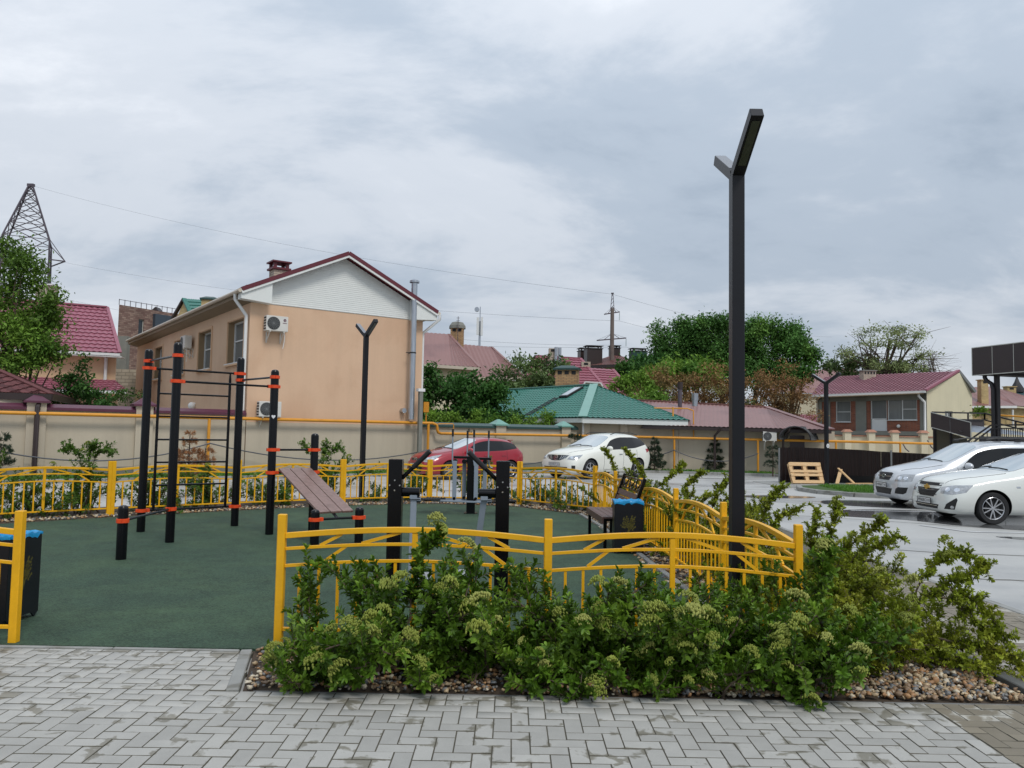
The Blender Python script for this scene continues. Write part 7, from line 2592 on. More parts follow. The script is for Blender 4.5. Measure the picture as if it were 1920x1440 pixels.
# ------------------------------------------------------------------ power pylon, concrete pole and lines
py = thing('power_pylon', 'tall steel lattice power pylon behind the left garden tree', 'pylon', tuple(Z(Vector((-75.44, 120.00, 9.36)), 0)))
pc = Vector((-75.44, 120.00, 9.36)); pc.z = 0
ptop = (-75.43, 120.00, 38.59)[2]
zb = (-75.61, 120.00, 29.91)[2]
def leg_w(z):
    if z > zb:
        return .45 + (4.9 - .45) * (ptop - z) / (ptop - zb) * 1.0
    return 4.9 + (zb - z) * .03
R45 = Matrix.Rotation(rad(28), 3, 'Z')
crn = lambda z, i: pc + R45 @ Vector(((-1, 1, 1, -1)[i] * leg_w(z) * .62, (-1, -1, 1, 1)[i] * leg_w(z) * .62, 0)) + Vector((0, 0, z))
zs_ = [0, 6, 11.5, 16.5, 21, 25.5, zb] + [zb + (ptop - zb) * k for k in (.26, .5, .72, .88, 1.0)]
for i in range(4):
    MB().tube([crn(z, i) for z in zs_], .13, 4).build('leg', M_LATT, py, w=True, smooth=0)
for z0, z1 in zip(zs_[:-1], zs_[1:]):
    lt = MB()
    for i in range(4):
        j = (i + 1) % 4
        lt.bar(crn(z0, i), crn(z1, j), .11, .11)
        lt.bar(crn(z0, j), crn(z1, i), .11, .11)
        lt.bar(crn(z1, i), crn(z1, j), .09, .09)
    lt.build('lattice', M_LATT, py, w=True, smooth=0)
az = (-74.61, 120.00, 26.84)[2]
ex = Vector((-69.50, 120.00, 26.85))
ar = MB()
for i in (1, 2):
    ar.bar(crn(az, i), ex, .16, .16)
    ar.bar(crn(az + 3.2, i), ex, .1, .1)
ex2 = pc * 2 - ex; ex2.z = az
for i in (0, 3):
    ar.bar(crn(az, i), ex2, .16, .16)
    ar.bar(crn(az + 3.2, i), ex2, .1, .1)
ar.build('cross_arm', M_LATT, py, w=True, smooth=0)
MB().box((pc.x, pc.y, ptop + .15), (1.0, .5, .4)).build('top_bracket', M_LATT, py, w=True)

cp_ = thing('power_pole', 'tall concrete power pole with two steel crossarms beyond the crimson roof', 'power pole', tuple(Z(Vector((10.82, 85.00, 8.27)), 0)))
b = Vector((10.82, 85.00, 8.27)); b.z = 0
zz = lambda y: (10.40, 85.00, 50.21)[2] if False else None
z_t, z_m, z_a1, z_a2, z_k = (10.67, 85.00, 17.05)[2], (10.69, 85.00, 15.40)[2], (10.70, 85.00, 14.87)[2], (10.73, 85.00, 12.00)[2], (10.72, 85.00, 12.64)[2]
MB().cyl(b, Z(b, z_m), .30, .20, n=12).build('pole', M_POLE, cp_, w=True)
tp_ = MB()
for sx_ in (-1, 1):
    tp_.bar(Z(b + Vector((sx_ * .2, 0, 0)), z_m - .2), Z(b + Vector((sx_ * .05, 0, 0)), z_t), .06, .06)
for k in range(4):
    z = z_m + (z_t - z_m) * k / 4
    tp_.bar(Z(b - Vector((.17 - .03 * k, 0, 0)), z), Z(b + Vector((.15 - .03 * k, 0, 0)), z + .38), .05, .05)
tp_.box(Z(b, z_t), (.28, .2, .12))
tp_.build('spire', M_LATT, cp_, w=True, smooth=0)
tipL, tipR = {}, {}
for nm, z, wl_, wr_, zk in (('a', z_a1, .92, .85, z_a1 + .7), ('b', z_a2, 1.7, 1.6, z_k)):
    l, r = Z(b + Vector((-wl_, -.5, 0)), z - .22), Z(b + Vector((wr_, .5, 0)), z + .22)
    tipL[nm], tipR[nm] = l, r
    am = MB().bar(l, r, .14, .12)
    am.bar(Z(b, zk), l.lerp(Z(b, z), .45), .05, .05)
    am.bar(Z(b, zk), r.lerp(Z(b, z), .45), .05, .05)
    am.bar(Z(b, zk), l, .02, .02)
    am.bar(Z(b, zk), r, .02, .02)
    am.build('cross_arm', M_LATT, cp_, w=True, smooth=0)
    ins = MB()
    for k in range(7):
        ins.cyl(r - Vector((0, 0, .12 + k * .12)), r - Vector((0, 0, .18 + k * .12)), .06, .03, n=6)
    ins.build('insulator', M_GREENCL, cp_, w=True)
LN = 'high power lines strung between pylon and pole'
lines = [('topmost power line, from the pylon tip to the pole spire', (pc.x + .5, pc.y, ptop), tuple(Z(b, z_t - .1)), 1.5),
         ('power line from the pylon arm, passing behind the peach gable', tuple(ex - Vector((4.2, 0, -.6))), tuple(tipR['a'] - Vector((0, 0, 1.0))), 1.6),
         ('lower power line skimming the brown brick block', (-69.01, 118.00, 20.85), tuple(tipR['b'] - Vector((0, 0, 1.0))), 2.2),
         ('lowest power line ending left of the pole', (-9.95, 90.00, 12.59), tuple(Z(b + Vector((-.2, 0, 0)), z_a2 - .65)), .3)]
for lb_, a, c, s_ in lines:
    t = sag('power_line', lb_, 'power line', [(a, c, s_)], .011, n=24)
    t['group'] = LN
rt = [(tuple(Z(b, z_t - .1)), (57.33, 140.00, 19.80), 1.0, 'power line leaving the pole spire to the right'),
      (tuple(tipR['a'] - Vector((0, 0, 1.0))), (61.13, 140.00, 16.40), 1.2, 'power line leaving the upper crossarm to the right'),
      (tuple(tipR['b'] - Vector((0, 0, 1.0))), (53.20, 130.00, 13.33), 1.0, 'power line leaving the lower crossarm to the right')]
for a, c, s_, lb_ in rt:
    t = sag('power_line', lb_, 'power line', [(a, c, s_)], .011, n=24)
    t['group'] = LN


# ------------------------------------------------------------------ plants
class Leaves:
    def __init__(s):
        s.P, s.D, s.N, s.L, s.W, s.T, s.M = [], [], [], [], [], [], []

    def add(s, P, D, N, L_, W_, tone=None, mi=0):
        n = len(P)
        s.P.append(P); s.D.append(D); s.N.append(N)
        s.L.append(np.broadcast_to(L_, (n,)).astype(float)); s.W.append(np.broadcast_to(W_, (n,)).astype(float))
        s.T.append(np.zeros(n) if tone is None else np.broadcast_to(tone, (n,)).astype(float))
        s.M.append(np.full(n, mi))

    def mesh(s, name, mats, simple=False, fold=.18, curl=.12):
        P, D, N = np.concatenate(s.P), np.concatenate(s.D), np.concatenate(s.N)
        Ln, W, T, M = (np.concatenate(a) for a in (s.L, s.W, s.T, s.M))
        D = D / (np.linalg.norm(D, axis=1)[:, None] + 1e-9)
        N = N - D * (N * D).sum(1)[:, None]
        N = N / (np.linalg.norm(N, axis=1)[:, None] + 1e-9)
        S = np.cross(D, N)
        at = lambda l, w, h: P + D * (Ln * l)[:, None] + S * (W * w)[:, None] + N * (W * h)[:, None]
        n = len(P)
        if simple:
            V = np.stack([at(0, 0, 0), at(.55, .5, fold), at(1, 0, -curl), at(.55, -.5, fold)], 1).reshape(-1, 3)
            F = np.arange(4 * n).reshape(-1, 4)
            return np_mesh(name, V, F, mats, M, attr=T)
        V = np.stack([at(0, 0, 0), at(.32, .46, fold), at(.74, .40, fold), at(1, 0, -curl), at(.74, -.40, fold), at(.32, -.46, fold)], 1).reshape(-1, 3)
        b = np.arange(n)[:, None] * 6
        F = np.concatenate([b + np.array([[0, 1, 2, 3]]), b + np.array([[0, 3, 4, 5]])])
        return np_mesh(name, V, F, mats, np.concatenate([M, M]), attr=np.concatenate([T, T]))


def grow(p, d, ln, n, wander, pull, rng):
    """a shoot: n+1 points, wandering, drawn each step towards pull"""
    pts = [np.array(p, float)]
    d = np.array(d, float)
    d /= np.linalg.norm(d)
    for i in range(n):
        d = d + rng.normal(0, wander, 3) + np.array(pull) / n
        d /= np.linalg.norm(d)
        pts.append(pts[-1] + d * ln / n)
    return np.array(pts)


def along(pts, m, rng, t0=0.0, t1=1.0, jitter=True):
    """m places spread along a polyline: positions and directions"""
    t = np.linspace(t0, t1, m) * (len(pts) - 1)
    if jitter:
        t = np.clip(t + rng.uniform(-.3, .3, m) * (len(pts) - 1) / max(m, 1), 0, len(pts) - 1.001)
    i = np.minimum(t.astype(int), len(pts) - 2)
    f = (t - i)[:, None]
    P = pts[i] * (1 - f) + pts[i + 1] * f
    D = pts[i + 1] - pts[i]
    return P, D / (np.linalg.norm(D, axis=1)[:, None] + 1e-9)


def whorl(lv, P, D, rng, ln, wr=.42, spread=1.0, up=.35, per=1, mi=0, tone=.5):
    """leaves round a shoot, leaning forward"""
    P, D = np.repeat(P, per, 0), np.repeat(D, per, 0)
    n = len(P)
    R = rng.normal(size=(n, 3))
    R -= D * (R * D).sum(1)[:, None]
    R /= np.linalg.norm(R, axis=1)[:, None] + 1e-9
    A = D * rng.uniform(.25, .9, n)[:, None] + R * spread
    A[:, 2] += up * rng.uniform(0, 1, n)
    Nn = D - A * .3 + rng.normal(0, .25, (n, 3))
    Nn[:, 2] += .5
    L_ = ln * rng.choice([.55, .8, 1.0, 1.2, 1.4], n) * rng.uniform(.85, 1.15, n)
    lv.add(P, A, Nn, L_, L_ * wr * rng.uniform(.8, 1.2, n), rng.uniform(-tone, tone, n), mi)


def shrub(name, label, base, stems, mats, seed, leaf=.028, shoot=.16, shoots=11, dens=16, rosette=False, group=None, cat='shrub', flowers=0, fl_scale=(.10, .17), custom=(), up=.5, low=False, wr=.42, budm=None, fl_pick=None):
    """stems: (dx, dy, direction, length, arch). A shrub is twigs and foliage, with flower heads as parts"""
    rng = np.random.default_rng(seed)
    t = thing(name, label, cat, (*base, 0.0), 0, group)
    lv, tw = Leaves(), MB()
    tips = []
    lines = []
    for (dx, dy, d, ln, arch) in stems:
        n = max(6, int(ln / .09))
        lines.append((grow((dx, dy, -.02), d, ln, n, .17, arch, rng), .009 + ln * .007, 1.0))
    for pts in custom:
        pts = np.array(pts, float)
        tt = np.linspace(0, len(pts) - 1, 5 * len(pts))
        i = np.minimum(tt.astype(int), len(pts) - 2)
        q = pts[i] + (pts[i + 1] - pts[i]) * (tt - i)[:, None] + rng.normal(0, .008, (len(tt), 3))
        lines.append((q, .009, 2.2))
    for pts, r, k in lines:
        m = len(pts)
        if not low or k > 1:
            tw.tube([tuple(p) for p in pts], list(np.linspace(r, r * .3, m)), 5, caps=False)
        else:
            tw.tube([tuple(p) for p in pts[::2]], list(np.linspace(r, r * .3, len(pts[::2]))), 4, caps=False)
        ln = np.linalg.norm(np.diff(pts, axis=0), axis=1).sum()
        ns = max(3, int(shoots * ln * k))
        P_, D_ = along(pts, ns, rng, .10 if k == 1 else .2, 1.0)
        for p, d in zip(P_, D_):
            a = rng.normal(size=3)
            a -= d * a.dot(d)
            a /= np.linalg.norm(a) + 1e-9
            sd = d * rng.uniform(.3, .8) + a * .8 + np.array([0, 0, up * rng.uniform(.0, 1.0)])
            sl = shoot * rng.uniform(.4, 1.5) * (.55 if k > 1 else 1)
            s_ = grow(p, sd, sl, 4, .18, (0, 0, .25), rng)
            if s_[-1, 2] < .03:
                s_[:, 2] += .03 - min(.03, s_[-1, 2])
            if not low:
                tw.tube([tuple(q) for q in s_], [.0035, .003, .0028, .0022, .0015], 4, caps=False)
            nl = max(4, int(dens * sl / .16))
            Q, E = along(s_, nl, rng, .05, 1.0)
            whorl(lv, Q, E, rng, leaf, wr, 1.0, up * .6, 3 if rosette else 1)
            whorl(lv, Q[-1:].repeat(5, 0), E[-1:].repeat(5, 0), rng, leaf * .95, wr, .6, up)
            tips.append((s_[-1], E[-1]))
        Q, E = along(pts, int(ln / .02 * (2.2 if rosette else 1.0) * k), rng, .25, 1.0)
        whorl(lv, Q, E, rng, leaf, wr, 1.0, up * .5, 2 if rosette else 1)
    link('foliage', lv.mesh('foliage', mats, simple=low), t)
    tw.build('twigs', M_TWIG, t, smooth=60)['kind'] = 'stuff'
    if flowers:
        tips = [x for x in tips if x[0][2] > .02]
        key = fl_pick or (lambda p: p[2] * .9 - p[1] * .9 + rng.uniform(0, .55))
        tips.sort(key=lambda x: -key(x[0]))
        flowers = max(1, round(flowers * .8))
        sel = tips[:flowers * 2]
        rng.shuffle(sel)
        for p, d in sel[:flowers]:
            o = link('flower_cluster', FLW[rng.integers(len(FLW))], t, tuple(p + np.array([0, -.012, .006])))
            o['kind'] = 'stuff'
            s_ = rng.uniform(*fl_scale)
            o.scale = (s_, s_, s_ * rng.uniform(1.5, 2.0))
            o.rotation_euler = (rng.uniform(-.2, .8), rng.uniform(-.5, .5), rng.uniform(0, 6.3))
    return t


def flower_mesh(seed, m):
    """a domed head of many small buds on short stalks (diameter 1)"""
    rng = np.random.default_rng(seed)
    V, F = [], []
    v0, f0 = ICO1
    n = 120
    mb = MB()
    k = 0
    nod = rng.normal(0, .22, (6, 2))
    for i in range(n):
        c = nod[i % 6] + rng.normal(0, .13, 2)
        r = np.hypot(*c)
        if r > .52:
            c *= .5 / r
            r = .5
        h = .32 * math.sqrt(max(0, 1 - (r / .55) ** 2)) + rng.uniform(-.07, .05) + .06
        s_ = rng.uniform(.030, .050)
        V.append(v0 * s_ + np.array([c[0], c[1], h]))
        F.append(f0 + k)
        k += len(v0)
    return np_mesh('flower_cluster', np.concatenate(V), np.concatenate(F), m, smooth=True)


FLW = [flower_mesh(40 + i, M_BUD if i < 4 else M_BUDW) for i in range(5)]
rs = random.Random(21)


def fan(n, h0, h1, spread, lean=(0, 0), r=.16, arch=-.35, rnd=rs):
    out = []
    for i in range(n):
        a = rnd.uniform(0, 2 * PI)
        e = rnd.uniform(.15, 1.0) * spread
        d = (math.cos(a) * e + lean[0], math.sin(a) * e + lean[1], 1.0)
        out.append((rnd.uniform(-r, r), rnd.uniform(-r, r), d, rnd.uniform(h0, h1) * (1 + .25 * e), (math.cos(a) * .5, math.sin(a) * .5, arch * e)))
    return out


GF = 'dark green flowering shrubs in front of the near fence'
front = [(-1.18, 5.50, 11, .40, .64, 1.0, 8, (.05, -.1), 'leftmost front shrub, low and spreading over the gravel beside the corner post'),
         (-.72, 5.60, 13, .50, .84, .9, 10, (0, -.08), 'front shrub with one tall upright sprout reaching the second rail'),
         (-.12, 5.62, 12, .46, .74, .95, 9, (0, -.1), 'front shrub between the tall sprout and the middle fence post'),
         (.45, 5.60, 12, .50, .82, .9, 10, (0, -.1), 'front shrub climbing the fence at the thin middle post'),
         (1.02, 5.58, 13, .44, .72, .95, 12, (0, -.12), 'front shrub below the litter bin with many flower heads'),
         (1.55, 5.52, 14, .42, .68, 1.0, 11, (0, -.12), 'front shrub left of the near lamp post, dense and dark'),
         (2.02, 5.48, 13, .46, .72, .95, 8, (.05, -.1), 'front shrub at the foot of the lamp, with a bare slanting branch')]
for i, (x, y, n, h0, h1, sp, fl, ln_, lab) in enumerate(front):
    cs = []
    if i == 1:
        cs = [[(.0, .0, .2), (.05, .05, .5), (.08, .10, .72), (.17, .12, .90)]]
    if i == 6:
        cs = [[(.02, .1, .25), (.16, .12, .5), (.22, .16, .72), (.26, .2, .82)]]
    shrub('flowering_shrub', 'dark green ' + lab, (x, y), fan(n, h0, h1, sp, ln_, .24), M_LF_DK, 100 + i, .044, .15, 27, 34, group=GF, flowers=fl, custom=cs)
    # a low skirt of shoots towards the paving
low_ = [(-1.25, 5.32), (-.35, 5.34), (.15, 5.32), (.75, 5.32), (1.25, 5.31), (1.75, 5.32)]
for i, (x, y) in enumerate(low_):
    shrub('flowering_shrub', 'dark green ' + ['low shrublet on the gravel at the left end of the front bed', 'low shrublet beside the paving, left of the middle post', 'low shrublet beside the paving, below the middle post',
          'low shrublet beside the paving with big flower heads on the ground', 'low shrublet beside the paving, below the litter bin', 'low shrublet beside the paving, below the lamp post'][i],
          (x, y), fan(10, .18, .34, 1.2, (0, .02), .22, -.2), M_LF_DK, 140 + i, .042, .12, 34, 30, group=GF, flowers=6, fl_scale=(.07, .12))

GR = 'yellow green shrubs along the outside of the right fence'
right = [((2.55, 5.75), fan(22, .36, .64, 1.1, (.15, -.05), .28, -.5), 'yellow green shrub filling the corner just right of the tall corner post',
          [], 10),
         ((2.95, 6.0), fan(18, .32, .54, 1.2, (.1, .0), .25, -.5), 'yellow green shrub with long drooping branches over the right path',
          [[(0, 0, .25), (.18, -.05, .48), (.38, -.05, .60), (.56, .0, .66), (.70, .05, .68)],
           [(.2, -.05, .50), (.36, -.12, .46), (.50, -.2, .30), (.58, -.26, .14)],
           [(.25, -.02, .55), (.46, -.08, .52), (.60, -.15, .36), (.68, -.2, .2)],
           [(.1, -.1, .2), (.34, -.28, .22), (.55, -.4, .16), (.68, -.44, .06)],
           [(.05, 0, .3), (.2, .02, .62), (.34, .05, .74), (.48, .08, .78), (.60, .1, .76)]], 4),
         ((2.75, 7.1), fan(22, .5, .92, .95, (.05, 0), .26, -.55), 'yellow green shrub, tallest of the right bed, with a pointed top',
          [[(0, 0, .3), (.08, 0, .65), (.16, .02, .92), (.22, .0, 1.06)], [(0, 0, .4), (-.05, 0, .75), (.02, .02, 1.0)], [(.1, 0, .55), (.30, -.02, .70), (.50, 0, .84), (.62, 0, .92)],
           [(.1, 0, .5), (.34, -.05, .58), (.55, -.05, .72), (.76, 0, .78)]], 3),
         ((2.55, 6.7), fan(20, .42, .80, .95, (.1, 0), .26, -.5), 'yellow green shrub wedged between the corner shrub and the tallest one', [], 3),
         ((3.0, 7.8), fan(18, .40, .78, 1.0, (.05, 0), .25, -.5), 'yellow green shrub close to the dark kerb, right of the tallest one', [], 0),
         ((2.65, 8.5), fan(20, .55, .95, .9, (.05, 0), .25, -.6), 'yellow green shrub right of the lamp post, behind the tallest one', [[(.1, 0, .6), (.26, 0, .80), (.46, .05, .88)], [(0, 0, .6), (.12, 0, .95), (.3, 0, 1.12)]], 0),
         ((2.55, 10.1), fan(18, .62, 1.0, .85, (.05, 0), .25, -.6), 'yellow green shrub beside the third panel of the side fence', [[(0, 0, .6), (.1, 0, .95), (.32, 0, 1.15)]], 0),
         ((2.5, 11.9), fan(18, .65, 1.02, .85, (0, 0), .25, -.6), 'yellow green shrub level with the bench back', [[(0, 0, .6), (.2, 0, .95), (.42, 0, 1.12)]], 0),
         ((2.45, 13.8), fan(17, .6, 1.0, .85, (0, 0), .25, -.6), 'yellow green shrub before the crossover\'s rear wheel', [[(0, 0, .7), (-.25, 0, 1.15), (-.45, 0, 1.38)], [(0, 0, .6), (.35, 0, .95), (.62, 0, 1.15)]], 0),
         ((2.25, 16.2), fan(11, .65, 1.0, .7, (0, 0), .2), 'yellow green shrub at the far right corner of the fence', [[(0, 0, .6), (-.15, 0, 1.1), (-.35, 0, 1.35)]], 0)]
for i, (b, st, lab, cs, fl) in enumerate(right):
    shrub('yellow_green_shrub', lab, b, st, [M_LF_YG if i else M_LF_YG], 200 + i, .027 if i < 6 else .034, .12, 30 if i < 6 else 24, 22, rosette=True, group=GR, custom=cs, up=.3, flowers=fl, fl_scale=(.07, .13), wr=.46)

GB = 'leafy shrubs in the bed behind the back fence'
back = [((.95, 18.2), 'back shrub right of the ski trainer, before the white crossover'), ((-.75, 19.0), 'back shrub directly behind the ski trainer post'),
        ((-2.5, 18.9), 'back shrub below the red hatchback\'s headlight'), ((-4.35, 18.2), 'back shrub at the foot of the lamp before the peach house'),
        ((-5.2, 17.4), 'back shrub behind the sit-up board'), ((-6.35, 16.4), 'back shrub between the ladder and the right pull-up post'),
        ((-7.1, 15.7), 'back shrub seen through the climbing ladder'), ((-8.0, 14.9), 'back shrub behind the wide double fence post'),
        ((-8.7, 14.2), 'back shrub left of the double fence post'), ((-9.5, 13.4), 'back shrub with long side sprays at the left end of the fence'), ((-10.3, 12.4), 'back shrub at the left edge of the picture')]
hts = [.75, .95, .85, 1.25, .8, 1.15, .95, 1.25, 1.05, 1.45, 1.1]
for i, (b, lab) in enumerate(back):
    h = hts[i]
    r2 = random.Random(300 + i)
    cs = []
    if h > 1.2:
        for a in (-.34, .05, .30):
            cs.append([(0, 0, h * .5), (a * .5, 0, h * .85), (a, 0.05, h * (.92 + .1 * r2.random())), (a * 1.5, .05, h * (.90 + .15 * r2.random()))])
    shrub('bed_shrub', lab, b, fan(9, h * .55, h * .95, .75, (0, 0), .25, -.3, r2), M_LF_MID, 320 + i, .05, .20, 18, 20, group=GB, low=True, custom=cs, wr=.45, flowers=4, fl_scale=(.09, .14))
for i, (x, y, lab) in enumerate(((-.2, 18.5, 'low ground shrub between the two back double posts'), (-2.9, 18.5, 'low ground shrub under the back fence right of the sit-up board'), (-4.9, 17.1, 'low ground shrub under the back fence behind the board'),
                                 (-6.7, 15.6, 'low ground shrub under the back fence behind the ladder'), (-8.3, 14.1, 'low ground shrub under the back fence at the left'), (1.45, 17.3, 'low ground shrub at the back right corner'))):
    shrub('bed_shrub', lab, (x, y), fan(10, .2, .45, 1.4, (0, 0), .5, -.2, random.Random(360 + i)), M_LF_MID, 370 + i, .05, .16, 20, 18, group=GB, low=True)


# ------------------------------------------------------------------ trees
def tree(name, label, base, lobes, mats, seed, leaf=.3, per=12, limbs=10, trunk=.22, clump=.5, group=None, flat=.75, cat='tree', wr=.5, hollow=.45, trunk_to=None, tw=None, bare=0):
    """lobes: (centre, radii, number of clumps, material index). Trunk, limbs reaching into the crown, and a crown of leaf clumps"""
    rng = np.random.default_rng(seed)
    b = np.array(base, float)
    t = thing(name, label, cat, tuple(b), 0, group)
    lv = Leaves()
    cl = []
    for (c, r, n, mi) in lobes:
        c, r = np.array(c) - b, np.array(r)
        d = rng.normal(size=(n, 3))
        d /= np.linalg.norm(d, axis=1)[:, None]
        k = hollow + (1 - hollow) * rng.random(n) ** .6
        k *= 1 + .12 * np.sin(d[:, 0] * 5 + seed) * np.cos(d[:, 2] * 4 + seed * 2)
        ns_ = max(4, n // 18)
        sd_ = rng.normal(size=(ns_, 3))
        sd_ /= np.linalg.norm(sd_, axis=1)[:, None]
        sc_ = sd_ * rng.uniform(.5, 1.0, ns_)[:, None]
        wh = rng.integers(0, ns_, n)
        sr_ = rng.uniform(.18, .5, ns_)[wh]
        C = c + r * (sc_[wh] + d * (sr_ * rng.random(n) ** .4)[:, None])
        C = C[C[:, 2] > .1]
        cl.append(C)
        n = len(C)
        m = per
        sz = clump * rng.uniform(.6, 1.4, n)
        P = np.repeat(C, m, 0) + rng.normal(size=(n * m, 3)) * np.repeat(sz, m)[:, None] * np.array([1, 1, flat]) * .55
        O = np.repeat((C - c) / r, m, 0)
        D = rng.normal(size=(n * m, 3)) + O * .5 + np.array([0, 0, -.15])
        Nn = rng.normal(size=(n * m, 3)) * .6 + O * .5 + np.array([0, 0, .9])
        L_ = leaf * rng.uniform(.6, 1.3, n * m)
        tone = np.repeat(rng.uniform(-.5, .5, n), m) + rng.uniform(-.3, .3, n * m)
        lv.add(P, D, Nn, L_, L_ * wr, tone, mi)
    if cl:
        link('crown', lv.mesh('crown', mats, simple=True), t)
    C = np.concatenate(cl)
    top = np.array(trunk_to) - b if trunk_to is not None else C.mean(0)
    fork = top * .55
    fork[2] = max(.4, top[2] * .5)
    mb = MB()
    mb.tube([(0, 0, -.1), tuple(fork * np.array([.5, .5, .55])), tuple(fork), tuple(top)], [trunk, trunk * .85, trunk * .7, trunk * .3], 8)
    mb.build('trunk', tw or M_BARK, t, smooth=60)
    lm = MB()
    for i in range(limbs):
        e = C[rng.integers(len(C))]
        f = rng.uniform(.35, 1.0)
        s_ = fork * f if f < .6 else fork + (top - fork) * (f - .6)
        mid = s_ * .5 + e * .5 + rng.normal(0, .06, 3) * np.linalg.norm(e - s_) + np.array([0, 0, .08 * np.linalg.norm(e - s_)])
        q1 = s_ * .75 + mid * .25 + rng.normal(0, .03, 3) * np.linalg.norm(e - s_)
        lm.tube([tuple(s_), tuple(q1), tuple(mid), tuple(mid * .4 + e * .6), tuple(e)], [trunk * .42, trunk * .34, trunk * .22, trunk * .13, trunk * .05], 5, caps=False)
        for k in range(bare):
            a = mid * (1 - k / max(1, bare)) + e * (k / max(1, bare))
            g = a + rng.normal(0, .25, 3) * np.linalg.norm(e - s_) * np.array([1, 1, .6]) + np.array([0, 0, .12])
            lm.tube([tuple(a), tuple(a * .5 + g * .5 + rng.normal(0, .05, 3)), tuple(g)], [trunk * .14, trunk * .09, trunk * .03], 4, caps=False)
    if limbs:
        lm.build('limbs', tw or M_BARK, t, smooth=60)
    return t


def lobe(px, py, d, rx, rz, n, mi=0, ry=None):
    return (px, py, d, rx, rz, n, mi, ry)


GE = 'tall green trees beyond the brown corrugated roof'
E_ = lambda p, r, n, mi=0: (p, r, n, mi)
tree('garden_tree', 'broad leafy tree with drooping leaves at the left edge, before the pylon', (-18.2, 29.4, 0),
     [E_((-19.47, 29.50, 6.37), (1.7, 1.7, 1.9), 210, 0), E_((-18.07, 29.30, 5.85), (1.0, 1.0, 1.2), 120, 0), E_((-18.73, 29.60, 7.22), (.7, .8, .7), 50, 0), E_((-19.73, 30.00, 8.07), (.9, .9, .75), 60, 0), E_((-17.33, 29.40, 5.88), (.5, .6, .8), 40, 0), E_((-17.57, 29.00, 4.72), (.8, .8, .6), 60, 0),
      E_((-18.71, 28.80, 4.38), (1.5, 1.3, 1.15), 170, 1), E_((-17.81, 28.60, 4.67), (.8, .8, .9), 70, 1), E_((-20.29, 29.00, 5.47), (1.8, 1.7, 2.4), 160, 0)],
     [M_LF_MID, M_TR_LT], 5, .17, 24, 26, .16, .42, wr=.42, flat=.9)
tree('garden_bush', 'dark green garden bush with upright shoots behind the plum-capped wall', (-16.2, 29.6, 0),
     [E_((-16.25, 29.50, 2.68), (1.3, .8, .75), 150), E_((-15.39, 30.00, 2.58), (1.1, .8, .5), 90), E_((-16.75, 29.00, 2.45), (.8, .7, .45), 60), E_((-16.59, 29.40, 3.33), (.22, .2, .55), 20), E_((-16.07, 29.40, 3.48), (.2, .2, .7), 22), E_((-16.01, 29.40, 3.08), (.4, .3, .4), 26)],
     [M_TR_DK], 6, .15, 13, 8, .06, .22, cat='bush', wr=.45)
tree('dark_tree', 'dense dark green tree right of the peach house, before the pale house', (-4.2, 42, 0),
     [E_((-3.71, 42.00, 3.90), (1.5, 1.2, 1.0), 170), E_((-2.25, 41.50, 3.47), (1.4, 1.2, 1.05), 170), E_((-0.81, 41.00, 2.92), (1.25, 1.0, .95), 140), E_((-4.44, 41.00, 2.71), (.9, .9, 1.2), 120), E_((-2.72, 40.50, 2.45), (1.8, 1.0, .8), 150), E_((-0.10, 40.00, 2.35), (.6, .6, .5), 40),
      E_((-2.09, 42.00, 4.44), (.25, .25, .5), 14), E_((-0.86, 42.00, 4.09), (.3, .3, .6), 18)], [M_TR_DK], 7, .26, 14, 10, .16, .42)
tree('garden_bush', 'bright yellow green bush just behind the green-capped wall', (-2.6, 38.4, 0),
     [E_((-3.71, 38.00, 2.20), (.6, .5, .4), 60), E_((-2.56, 38.20, 2.15), (.9, .5, .42), 80), E_((-1.40, 38.20, 2.35), (.6, .5, .5), 60), E_((-0.87, 38.20, 2.05), (.4, .4, .3), 30)], [M_TR_LT], 8, .17, 13, 5, .05, .25, cat='bush')
tree('olive_tree', 'loose olive green tree between the brown roof and the crimson roof', (1.0, 49, 0),
     [E_((0.82, 49.00, 5.37), (1.1, 1.0, 1.15), 130), E_((2.15, 48.60, 5.20), (1.2, 1.0, 1.2), 150), E_((-0.17, 49.50, 4.88), (.9, .9, .8), 80), E_((2.65, 48.80, 5.72), (.6, .6, .7), 50), E_((1.00, 48.50, 4.17), (1.6, 1.0, .6), 100)], [M_TR_OLV], 9, .26, 12, 12, .14, .4, wr=.4)
tree('creeper', 'light green creeper hanging over the eave of the green-roofed outbuilding', (1.3, 38.2, 0),
     [E_((0.68, 38.30, 2.26), (.45, .4, .4), 40), E_((1.46, 38.20, 2.35), (.55, .4, .3), 50), E_((1.08, 38.20, 1.95), (.7, .4, .3), 40)], [M_TR_LT], 10, .15, 11, 4, .04, .22, cat='creeper')
tree('elm_tree', 'dark round tree, leftmost of the tall green group', (18.5, 79, 0), [E_((16.51, 77.00, 10.67), (2.9, 2.6, 2.4), 300), E_((15.84, 77.00, 8.28), (2.6, 2.4, 1.9), 180), E_((17.19, 77.00, 11.90), (1.6, 1.5, 1.0), 80)], [M_TR_ELM], 11, .30, 26, 12, .3, .75, group=GE)
tree('elm_tree', 'widest tall green tree, behind the near lamp post', (20.5, 76, 0), [E_((19.68, 75.00, 10.76), (2.9, 2.6, 2.5), 300), E_((19.42, 75.00, 8.18), (2.9, 2.6, 2.3), 240), E_((21.44, 74.00, 8.64), (2.2, 2.0, 2.6), 180), E_((18.90, 75.00, 12.19), (1.8, 1.6, .9), 70)], [M_TR_ELM], 12, .30, 26, 12, .3, .75, group=GE)
